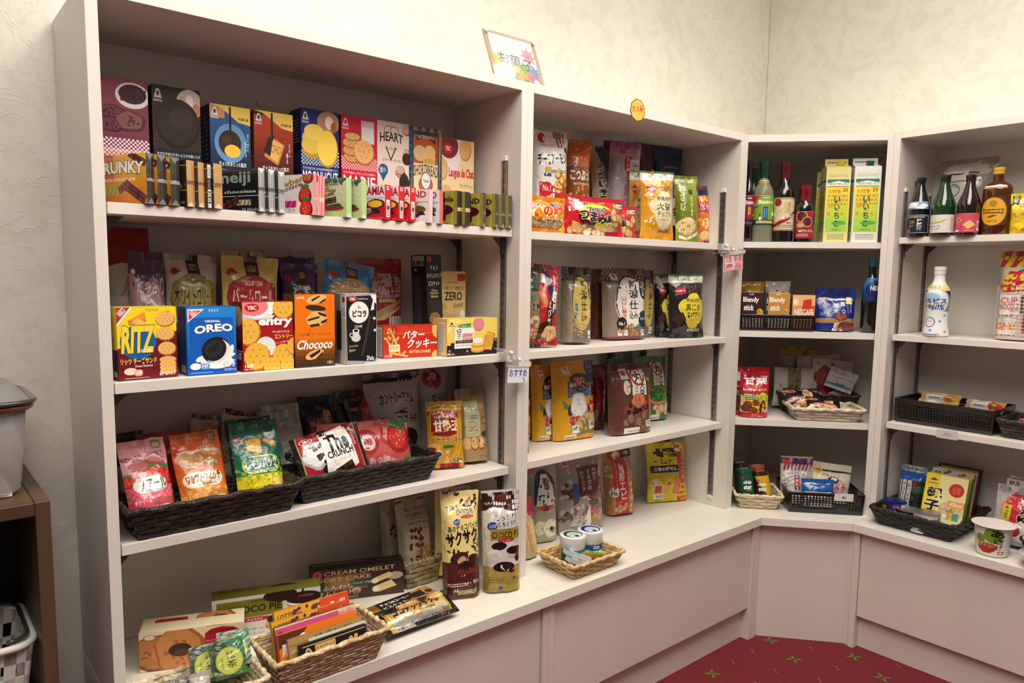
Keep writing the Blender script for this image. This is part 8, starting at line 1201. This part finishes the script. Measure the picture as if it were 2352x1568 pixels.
mesh_basket('long dark brown plastic grid basket holding bread packs','plastic grid baskets',('D',0.1604+.005,0.0562,0.3013,0,0,0),0.2692-.008,.165,0.0718,cells=30,z0=.16,z1=.80)
I('bread_pack', 'wrapped cream bread pack with white label, left in the basket', 'bread pack', 'wrapped bread rolls in the long plastic basket', ('D',0.1289,0.103,0.3751,0,48,0), (0.1119,0.0452,0.035), 'pillow', 'R c8984c 0 0 100 100;R b89a78 0 0 24 100;R d8d8d4 16 4 62 96;P 7a1c20 26 86 40 92 56 86 56 78 40 84 26 78;T 1a1a2a 39 56 42 18 b3=クリームパン;L 777 24 34 50 40 1;P b07830 64 0 74 50 66 100 72 100 84 50 76 0', edge='c8944a', seed=171)
I('bread_pack', 'wrapped jam bread pack with red corner, right in the basket', 'bread pack', 'wrapped bread rolls in the long plastic basket', ('D',0.2516,0.092,0.3698,0,48,0), (0.1002,0.0452,0.035), 'pillow', 'R c8984c 0 0 100 100;R b89a78 0 0 24 100;R d8d8d4 16 4 62 96;P 7a1c20 26 86 40 92 56 86 56 78 40 84 26 78;T 1a1a2a 39 56 42 18 b3=ジャムパン;L 777 24 34 50 40 1;P c03424 62 0 100 20 100 70 66 100;P b07830 64 0 74 50 66 100 72 100 84 50 76 0', edge='c89050', seed=172)
basket('dark brown woven basket cut by the right frame edge, beside the bread basket','dark woven baskets on the right',('D', 0.405, 0.06, 0.30131219656613506, 0, 0, 0),0.165,0.13,0.05,0.016,['3a3028', '4a3e34', '2a221c'],rows=5,cell=0.02,seed=19)
I('bread_pack', 'crimson wrapped bun just visible in the woven basket at the frame edge', 'bread pack', None, ('D',0.3675,0.0996,0.3327,0,40,0), (0.061,0.034,0.03), 'pillow', 'R a82038 0 0 100 100;E e8c0b0 50 50 30 30', edge='a02034', seed=173)
I('price_card', 'small pale card with two characters hanging from the shelf edge', 'price card', None, ('D',0.1942,0.0185,0.2794,0,0,0), (0.0555,0.0249,0.0006), 'box', 'R d0c4c4 0 0 100 100;T 222 52 50 38 40 b2=パン', side='d0c4c4')
basket('black woven basket of tins and meal cartons on the right-hand worktop','dark woven baskets on the right',('D', 0.148, -0.052, 0, 0, 0, 0),0.194,0.232,0.052,0.02,['1c1a16', '2a261e', '141210'],rows=6,cell=0.02,seed=21,rimr=0.006)
can('blue tin with food photo, highest at the left of the basket','tins in the black basket','tin_can','tin',('D',0.07,0.005,0.032,0,0,0),0.0335,0.036,'1c2c8a','R 1a2a8a 0 0 100 100;R 3a2014 0 10 40 90;T c8a060 20 50 30 40 b5=さば;R c84840 48 50 60 80;R eee 46 14 66 30;R d4d0d0 66 0 100 90;L 555 70 10 96 84 7','C 1a2a8a 50 50 48;O a87050 5a3424 50 50 40 .9 18;T fff 50 62 50 18 b5=味噌','2030a0',rot=20)
can('red topped tin with cream swirl lid art','tins in the black basket','tin_can','tin',('D',0.118,-0.008,0.02,0,0,0),0.034,0.036,'c81c2c','R 141214 0 0 100 100;R c8c8c4 0 0 100 12;L aaa 30 30 60 60 2','C c02030 50 50 48;O e8dcd0 c8a8a0 50 52 36 .8 8;T fff 50 24 50 14 b5=いか','b8b8b4',rot=0)
can('white tuna tin with pink meat photo, right at the front of the basket','tins in the black basket','tin_can','tin',('D',0.172,-0.022,0.03,0,0,0),0.034,0.034,'c8b8c0','R d8d0d4 0 0 100 100;R 333 0 92 100 96;R 333 0 4 100 8;O d89888 b87868 34 50 10 .7 4;T b83038 54 50 18 12 b4=水煮;T 222 70 34 30 22 b5=まぐろ;L 667 84 20 98 80 6','C c8b0bc 50 50 48;L 877 20 30 80 70 5','a8a8a8',rot=0)
can('white tin lying under the tuna tin, only its rim and lid showing','tins in the black basket','tin_can','tin',('D',0.16,-0.027,0.004,0,0,0),0.034,0.024,'d8d8dc','R d0d0d4 0 0 100 100;L 556 20 20 90 80 5','C d8d8dc 50 50 48;L 77a 20 30 80 70 5','a8a8a8',rot=0)
I('meal_box', 'dark brown meal carton with gold header, rearmost in the basket', 'meal carton', 'flat meal cartons standing in the black basket', ('D',0.1779,0.15,0.0156,0,16,0), (0.1162,0.1585,0.018), 'box', 'R 2a140c 0 0 100 100;R c89c18 6 84 94 96;T 3a2010 50 90 60 6 b4=辛さ本格大人の味', side='1c100a', top='R 1c100a 0 0 100 100')
I('meal_box', 'red and white meal carton, second from the rear', 'meal carton', 'flat meal cartons standing in the black basket', ('D',0.18,0.125,0.0156,0,16,0), (0.1111,0.1514,0.018), 'box', 'R c8bca8 0 0 100 100;T b02020 50 90 60 8 b5=;R e8e4cc 4 80 24 98;T 222 14 90 16 10 b5=国産', side='a01c1c', top='R a01c1c 0 0 100 100')
I('meal_box', 'yellow and red meal carton with food photo, middle of the row', 'meal carton', 'flat meal cartons standing in the black basket', ('D',0.1775,0.1,0.0156,0,16,0), (0.1134,0.1522,0.018), 'box', 'R c8b8a8 0 0 100 100;R e8e4cc 4 84 24 98;T 222 14 91 16 9 b6=国産;Y a83c24 7a2418 30 74 80 98 20 4 .8', side='c8a020', top='R c8a020 0 0 100 100')
I('meal_box', 'green meal carton with flat food photo, second from the front', 'meal carton', 'flat meal cartons standing in the black basket', ('D',0.1818,0.072,0.0136,0,16,0), (0.1139,0.1455,0.018), 'box', 'R 8aa85c 0 0 100 100;V 4a7a3c a8b87c 0 0 100 100 4', side='4a7a34', top='R 4a7a34 0 0 100 100')
I('meal_box', 'pale yellow meal carton with big black lettering and red disc, frontmost', 'meal carton', 'flat meal cartons standing in the black basket', ('D',0.1831,0.045,0.0136,0,16,0), (0.1124,0.1475,0.018), 'box', 'R e4dc9c 0 0 100 100;R e8cc1c 0 0 34 100;P 6a2c6a 8 88 20 92 30 88 20 86;L 6a2c6a 6 80 30 84 1;C c02c28 76 74 18;T d86a50 76 74 20 14 b2=金賞;T 1a1814 26 62 38 22 b9 offf,5=親;T 1a1814 24 36 38 22 b9 offf,5=子;E c8c0a8 70 32 30 18;Y e8b83c c88a28 44 16 92 38 16 5 .7;Y 4a8a2c 3a6a20 60 26 76 34 5 3 .5;R e89048 60 40 100 52;T fbe8c8 80 46 30 8 b5=62kcal;R 5a9a6a 76 14 90 28;C eee 58 20 5', side='c8a83c', top='R c8a83c 0 0 100 100')
I('seaweed_bag', 'blue and white bag of roasted seaweed packs at the back left of the basket', 'seaweed pack', None, ('D',0.0698,0.1,0.0195,0,10,0), (0.0792,0.1403,0.04), 'block', 'R 2a3028 0 0 100 100;R 1c5aa0 0 66 100 90;R d0d0cc 10 86 94 99;T 16140f 50 92 66 8 b5=有明海苔;R d4d4d0 0 0 16 66;R d4d4d0 20 0 36 66;R d4d4d0 40 0 56 66;T 222 8 40 9 40 v b4=おつまみ;T 222 28 40 9 40 v b4=おつまみ;T 222 48 40 9 40 v b4=おつまみ;R 3a5a3c 60 40 98 56;C c83828 66 60 5', edge='8a9aa0', seed=181, crinkle=1.4)
I('porridge_pouch', 'silver plum porridge pouch, rearmost of three', 'porridge pouch', 'porridge pouches at the right edge of the worktop', ('D',0.3909,0.1,0.0113,0,9,0), (0.1338,0.1733,0.03), 'stand', ART_25, edge='a8a4a4', m='FOIL', seed=190)
I('porridge_pouch', 'silver plum porridge pouch, middle of three', 'porridge pouch', 'porridge pouches at the right edge of the worktop', ('D',0.392,0.065,0.0113,0,9,0), (0.1291,0.1716,0.03), 'stand', ART_25, edge='a8a4a4', m='FOIL', seed=191)
I('porridge_pouch', 'silver plum porridge pouch with red sun and black lettering, frontmost', 'porridge pouch', 'porridge pouches at the right edge of the worktop', ('D',0.383,0.03,0.0113,0,9,0), (0.1311,0.1611,0.03), 'stand', ART_25, edge='a8a4a4', m='FOIL', seed=192)
basket('black basket under the porridge pouches, mostly outside the frame','dark woven baskets on the right',('D', 0.54, 0.012, 0, 0, 0, 0),0.25,0.13,0.045,0.016,['1a1818', '242020', '121010'],rows=5,cell=0.02,seed=23)
can('white instant soup cup with green disc and black brush lettering',None,'soup_cup','soup cup',('D',.349,-.052,.0006,0,0,0),.0450,.083,'e4e0d8','R dcd8d0 0 0 100 100;C 7a9c2c 56 74 14;C 7a9c2c 36 58 8;T 14120e 62 80 20 26 b8 r-8=あ;T 14120e 64 56 16 20 b7=さ;T 14120e 66 34 10 20 b4=げ;P a83430 30 38 62 38 60 22 52 10 40 10 32 22;E c8603c 46 38 16 8;Y e8b060 5a3020 34 32 58 42 8 3 .7;R b82838 64 8 74 20;T fff 69 14 8 8 b4=永;T 555 34 60 8 24 v r6=おみそ汁;L 999 10 6 26 12 2','R d8d4cc 0 0 0 0;C d4d0c8 50 50 49;E 5a7a20 40 60 26 18;E b0b840 70 40 18 14;T 14120e 44 60 30 20 b6=あさげ','dcd8d0',taper=.80,rot=5,m=CARD)
_c = [q for q in bpy.data.objects if q.name == 'soup_cup'][0]; mb = MB(); mb.lathe([(.0440, .0795), (.0515, .0812), (.0525, .0835), (.0515, .0850), (.0440, .0840)], 36, rgb('dcd8d0')); mb.obj('rim', CARD, _c)
for _k, (_z, _l) in enumerate(((.0006, 'round white tray pack at the right frame edge, lower of the two'), (.038, 'round white tray pack stacked on top of the lower one'))):
    mb = MB(); mb.lathe([(.030, 0), (.036, .004), (.045, .030), (.060, .032), (.061, .0345), (.02, .036)], 36, rgb('d4ccc8')); planar(mb, Art(.08, .08).run('C dcd8d4 50 50 46;T b82838 50 62 60 16 b5=ごはん;L b06060 20 30 80 44 2'), (-.04, -.04, .036), (1,0,0), (0,1,0), (0,0,1))
    tag(mb.obj('tray_pack', CARD, None, frame('D', .475 + .006 * _k, -.066 + .003 * _k, _z)), _l, 'tray pack', 'rice tray packs on the right-hand worktop')


_M = frame('A', 0.9131, .035, 1.1737) @ Matrix.Rotation(-radians(22), 4, 'X')
_w, _h = 0.1567, 0.1348
root = empty('counter_sign', _M, 'small clear-framed sign with flowers and black lettering on top of the shelves', 'sign')
mb = MB(); mb.box(-_w/2, _w/2, .003, .006, .0006, _h, rgb('b89468')); mb.obj('backing', CARD, root)
mb = MB(); mb.box(-_w/2, _w/2, 0, .0026, .0006, _h, None, .0004); mb.obj('acrylic', CLEAR, root)
mb = MB(); _a = Art(_w * .86, _h * .9).run('R ece8e8 0 0 100 100;X 4a9ad8 22 22 20 8 .3;X e8c828 48 20 22 8 .3;X e8a838 60 12 18 7 .3;X e890a8 84 66 15 8 .3;X e8c828 6 40 14 7 .3;X 6ab04c 68 36 11 7 .3;X 4a8ad0 90 30 12 8 .3;X e07888 80 22 10 7 .3;X 3a8ac8 14 14 12 7 .3;X 4a9a4c 40 8 9 6 .3;X b05070 90 8 14 10 .3;X f4ece8 90 8 8 9 .3;X 3a7a3a 66 4 8 7 .3;C fd4 22 22 3;C c84 48 20 3;C c56 84 66 3;T 2c3440 24 50 26 24 b0=お;T 2c3440 50 48 27 27 b0=菓;T 2c3440 78 44 26 25 b0=子')
mb.box(-_w*.43, _w*.43, .0027, .0029, _h*.05, _h*.95, rgb('ece8e8')); planar(mb, _a, (-_w*.43, .0026, _h*.05), (1,0,0), (0,0,1), (0,-1,0)); mb.obj('print', CARD, root)
for _x in (-1, 1):
    for _z in (.05, .95):
        mb = MB(); mb.lathe([(.004, 0), (.0045, .002), (.003, .004)], 14, rgb('cca')); mb.obj('screw', METAL, root, Matrix.Translation((_x*_w*.465, -.0002, _h*_z)) @ Matrix.Rotation(pi/2, 4, 'X'))


mb = MB(); _n = 40; _p = []
for _i in range(_n):
    _a = 2 * pi * _i / _n; _r = .027 * (1 + .09 * abs(sin(_a * 4.5))); _p.append((_r * 1.02 * cos(_a), .0, _r * .98 * sin(_a)))
_p[31] = (.004, 0, -.0275)
def _disc(k, y, c):
    mb.add([(x * k, y, z * k) for x, _, z in _p] + [(0, y, 0)], [((i + 1) % _n, i, _n)[::-1] for i in range(_n)], rgb(c))
_disc(1, -.0006, '3a3020'); mb.add([(x, 0, z) for x, _, z in _p] + [(x, -.0006, z) for x, _, z in _p], [(i, (i + 1) % _n, _n + (i + 1) % _n, _n + i) for i in range(_n)], rgb('3a3020'))
_disc(.93, -.0008, 'e8b840')
planar(mb, Art(.05, .044).run('T c84838 18 50 30 44 b6 offe0a0,3=大;T c84838 50 50 30 44 b6 offe0a0,3=人;T c84838 81 50 32 44 b6 offe0a0,3=気'), (-.025, -.0009, -.018), (1,0,0), (0,0,1), (0,-1,0))
tag(mb.obj('cloud_sticker', CARD, None, Matrix.Translation((1.2840, -0.0004, 1.5649)) @ Matrix.Rotation(radians(-6), 4, 'Y')), 'yellow cloud-shaped sticker with red lettering on the top panel edge', 'sticker')


def clip_sign(label, loc, w, h, art, slant, foot):
    """clear plastic clip gripping the shelf corner, with a hinged holder and a printed card"""
    root = empty('clip_sign', Matrix.Translation(loc) @ Matrix.Rotation(radians(slant), 4, 'Y'), label, 'sign', 'clip-on signs at the shelf corners')
    mb = MB(); mb.box(-w/2, w/2, 0, .0012, 0, h, rgb('e8e6ea'), 0); planar(mb, Art(w, h).run(art), (-w/2, 0, 0), (1,0,0), (0,0,1), (0,-1,0)); mb.obj('card', CARD, root)
    mb = MB(); mb.box(-w*.6, w*.6, -.0035, .0045, h - .001, h + .010, None, .001); mb.box(-w*.55, -w*.4, -.004, .006, h + .010, h + .014, None, .0008); mb.box(w*.35, w*.5, -.004, .006, h + .010, h + .014, None, .0008); mb.obj('holder', CLEAR, root)
    fx, fy, fz = foot
    mb = MB(); mb.tube([(0, .001, h + .012), (-.004, .004, h + .018), (fx * .5, fy * .5, h + .022 + fz * .3), (fx, fy, h + .02 + fz)], .0042, 10); mb.obj('arm', CLEAR, root)
    for q in ((0, .001, h + .014), (fx * .5, fy * .5, h + .024 + fz * .3)):
        mb = MB(); mb.lathe([(.003, -.004), (.0055, -.003), (.0055, .003), (.003, .004)], 14, rgb('dcdcd8')); mb.obj('knuckle', PLW, root, Matrix.Translation(q) @ Matrix.Rotation(pi/2, 4, 'Y'))
    mb = MB(); z = h + .02 + fz
    mb.box(fx - .012, fx + .012, fy - .002, fy + .020, z + .001, z + .004, None, .0008); mb.box(fx - .012, fx + .012, fy - .006, fy - .003, z - .020, z + .004, None, .0008); mb.box(fx - .012, fx + .012, fy - .006, fy + .014, z - .0245, z - .0215, None, .0008); mb.obj('jaw', CLEAR, root)

clip_sign('clip-on white card with blue lettering and a pointing hand at the second left shelf end',(0.8623,-0.0220,0.8838),0.0619,0.0404,'R e4e6f0 0 0 100 100;R 9ab 0 0 100 3;T 1c3a8a 50 58 88 44 b4=おすすめ;P dfe4f0 72 34 84 40 100 14 96 0 84 0;P 6a7aa0 72 34 76 36 88 8 84 4',4,(-0.018, 0.04, 0.012))
clip_sign('clip-on pink lettered card at the top right shelf end of the middle bay',(1.7304,-0.0200,1.1566),0.1031,0.0477,'R eac8cc 0 0 100 100;R d8505c 3 3 97 97 8;R ecd4d6 7 7 93 93 6;T c83848 28 72 36 36 b3=注;T c83848 72 72 34 36 b3=目;T c83848 28 29 36 34 b3=商;T c83848 72 29 34 34 b3=品',-6,(-0.014, 0.038, 0.01))

def rrect(cx, cy, w, d, r, n=6):
    out = []
    for ax, ay, a0 in ((cx + w/2 - r, cy + d/2 - r, 0), (cx - w/2 + r, cy + d/2 - r, 90), (cx - w/2 + r, cy - d/2 + r, 180), (cx + w/2 - r, cy - d/2 + r, 270)):
        out += [(ax + r * cos(radians(a0 + 90 * k / n)), ay + r * sin(radians(a0 + 90 * k / n))) for k in range(n + 1)]
    return out
def loft(mb, rings, col=None, capb=True, capt=False, smooth=True):
    n = len(rings[0][1]); vs = [(x, y, z) for z, pts in rings for x, y in pts]; fs = []
    for i in range(len(rings) - 1):
        for k in range(n): fs.append((i*n + k, i*n + (k+1) % n, (i+1)*n + (k+1) % n, (i+1)*n + k))
    mb.add(vs, fs, col, smooth)
    if capb: mb.add([(x, y, rings[0][0]) for x, y in rings[0][1]], [tuple(range(n))[::-1]], col)
    if capt: mb.add([(x, y, rings[-1][0]) for x, y in rings[-1][1]], [tuple(range(n))], col)
FROST = mat('frosted_plastic', (0.80, 0.78, 0.76), 0.22, trans=0.82, ior=1.15, bump=0.05, bscale=20)
AMBER = mat('amber_rim', (0.20, 0.055, 0.018), 0.18, coat=0.6)
SMOKE = mat('smoky_handle', (0.045, 0.04, 0.04), 0.15, coat=0.6)
SLOT = mat('slotted_white_plastic', (0.72, 0.70, 0.66), 0.35, bump=0.03)
_z = 0.385 + Z0 + 0.0006
_z = 0.3856 + Z0
root = empty('storage_bin', Matrix.Translation((-0.212, 0.110, _z)) @ Matrix.Diagonal((1, 1, 0.76, 1)), 'translucent lidded storage bin with amber rim and smoky handle, on the wooden shelf', 'storage bin')
mb = MB(); loft(mb, [(0.008, rrect(0, 0, .205, .16, .03)), (0.012, rrect(0, 0, .21, .165, .035)), (.09, rrect(0, 0, .222, .176, .035)), (.178, rrect(0, 0, .232, .186, .035)), (.178, rrect(0, 0, .226, .180, .033)), (.09, rrect(0, 0, .218, .172, .033)), (.014, rrect(0, 0, .204, .158, .03))], None, True, True); mb.obj('body', FROST, root)
mb = MB()
for _x in (-.07, .07): mb.box(_x - .02, _x + .02, -.075, .075, 0.0, .009, None, .001)
mb.obj('foot', PLW, root)
mb = MB()
for _k in range(7): mb.box(.05 - .02 - (.012 if _k % 2 else 0), .05 + .012, -.0925 - .0012 + .0, -.090, .03 + .018 * _k, .033 + .018 * _k)
mb.obj('scale_marks', FROST, root, Matrix.Translation((0, .003, 0)))
mb = MB()
loft(mb, [(.176, rrect(0, 0, .246, .200, .045)), (.182, rrect(0, 0, .254, .208, .048)), (.188, rrect(0, 0, .254, .208, .048)), (.188, rrect(0, 0, .236, .190, .04)), (.176, rrect(0, 0, .236, .190, .04))], None, False); mb.obj('rim', AMBER, root)
mb = MB(); loft(mb, [(.1885, rrect(0, 0, .248, .202, .045)), (.198, rrect(0, 0, .240, .194, .045)), (.222, rrect(0, 0, .205, .160, .045)), (.226, rrect(0, 0, .190, .145, .04))], None, False, True); mb.obj('lid', FROST, root)
mb = MB(); mb.tube([(x * 1.01, y * 1.01, .194) for x, y in rrect(0, 0, .250, .204, .046)][-8:] + [(x * 1.01, y * 1.01, .194) for x, y in rrect(0, 0, .250, .204, .046)][:7], .0055, 8); mb.obj('handle', SMOKE, root)
# slotted basket in the lower compartment
root = empty('slotted_basket', Matrix.Translation((-0.224, 0.10, 0.4206)), 'white slotted plastic basket with dark handle inside the wooden shelf', 'basket')
_bw, _bd, _bh = .20, .15, .13
mb = MB(); _g = {}
def _P(side, u, v, o):
    f = 1 + .16 * v; w, d = _bw * f, _bd * f
    c = [(-w/2, -d/2), (w/2, -d/2), (w/2, d/2), (-w/2, d/2)]; a, b = c[side], c[(side + 1) % 4]; nrm = ((0, -1), (1, 0), (0, 1), (-1, 0))[side]
    return (a[0] * (1 - u) + b[0] * u + nrm[0] * o, a[1] * (1 - u) + b[1] * u + nrm[1] * o, v * _bh)
for _s in range(4):
    _nc = 8 if _s % 2 == 0 else 6
    def _slab(u0, u1, v0, v1):
        vs = [_P(_s, u0, v0, 0), _P(_s, u1, v0, 0), _P(_s, u1, v1, 0), _P(_s, u0, v1, 0), _P(_s, u0, v0, -.0025), _P(_s, u1, v0, -.0025), _P(_s, u1, v1, -.0025), _P(_s, u0, v1, -.0025)]
        mb.add(vs, [(0,1,2,3),(7,6,5,4),(0,4,5,1),(1,5,6,2),(2,6,7,3),(3,7,4,0)])
    for _i in range(_nc + 1): _slab(max(0, (_i - .28) / _nc), min(1, (_i + .28) / _nc), 0, 1)
    for _v in (0, .29, .56, .83): _slab(0, 1, _v - (0 if _v == 0 else .045), _v + (.09 if _v == 0 else (.17 if _v > .8 else .045)))
mb.box(-_bw/2, _bw/2, -_bd/2, _bd/2, 0, .003); mb.obj('body', SLOT, root)
mb = MB(); mb.tube([(x, y, _bh) for x, y in rrect(0, 0, _bw * 1.19, _bd * 1.21, .03)], .006, 8, None, True); mb.obj('rim', SLOT, root)
mb = MB(); mb.tube([(x, y, _bh + .008) for x, y in rrect(0, 0, _bw * 1.12, _bd * 1.10, .03)][-7:] + [(x, y, _bh + .008) for x, y in rrect(0, 0, _bw * 1.12, _bd * 1.10, .03)][:14], .004, 8); mb.obj('handle', SMOKE, root)
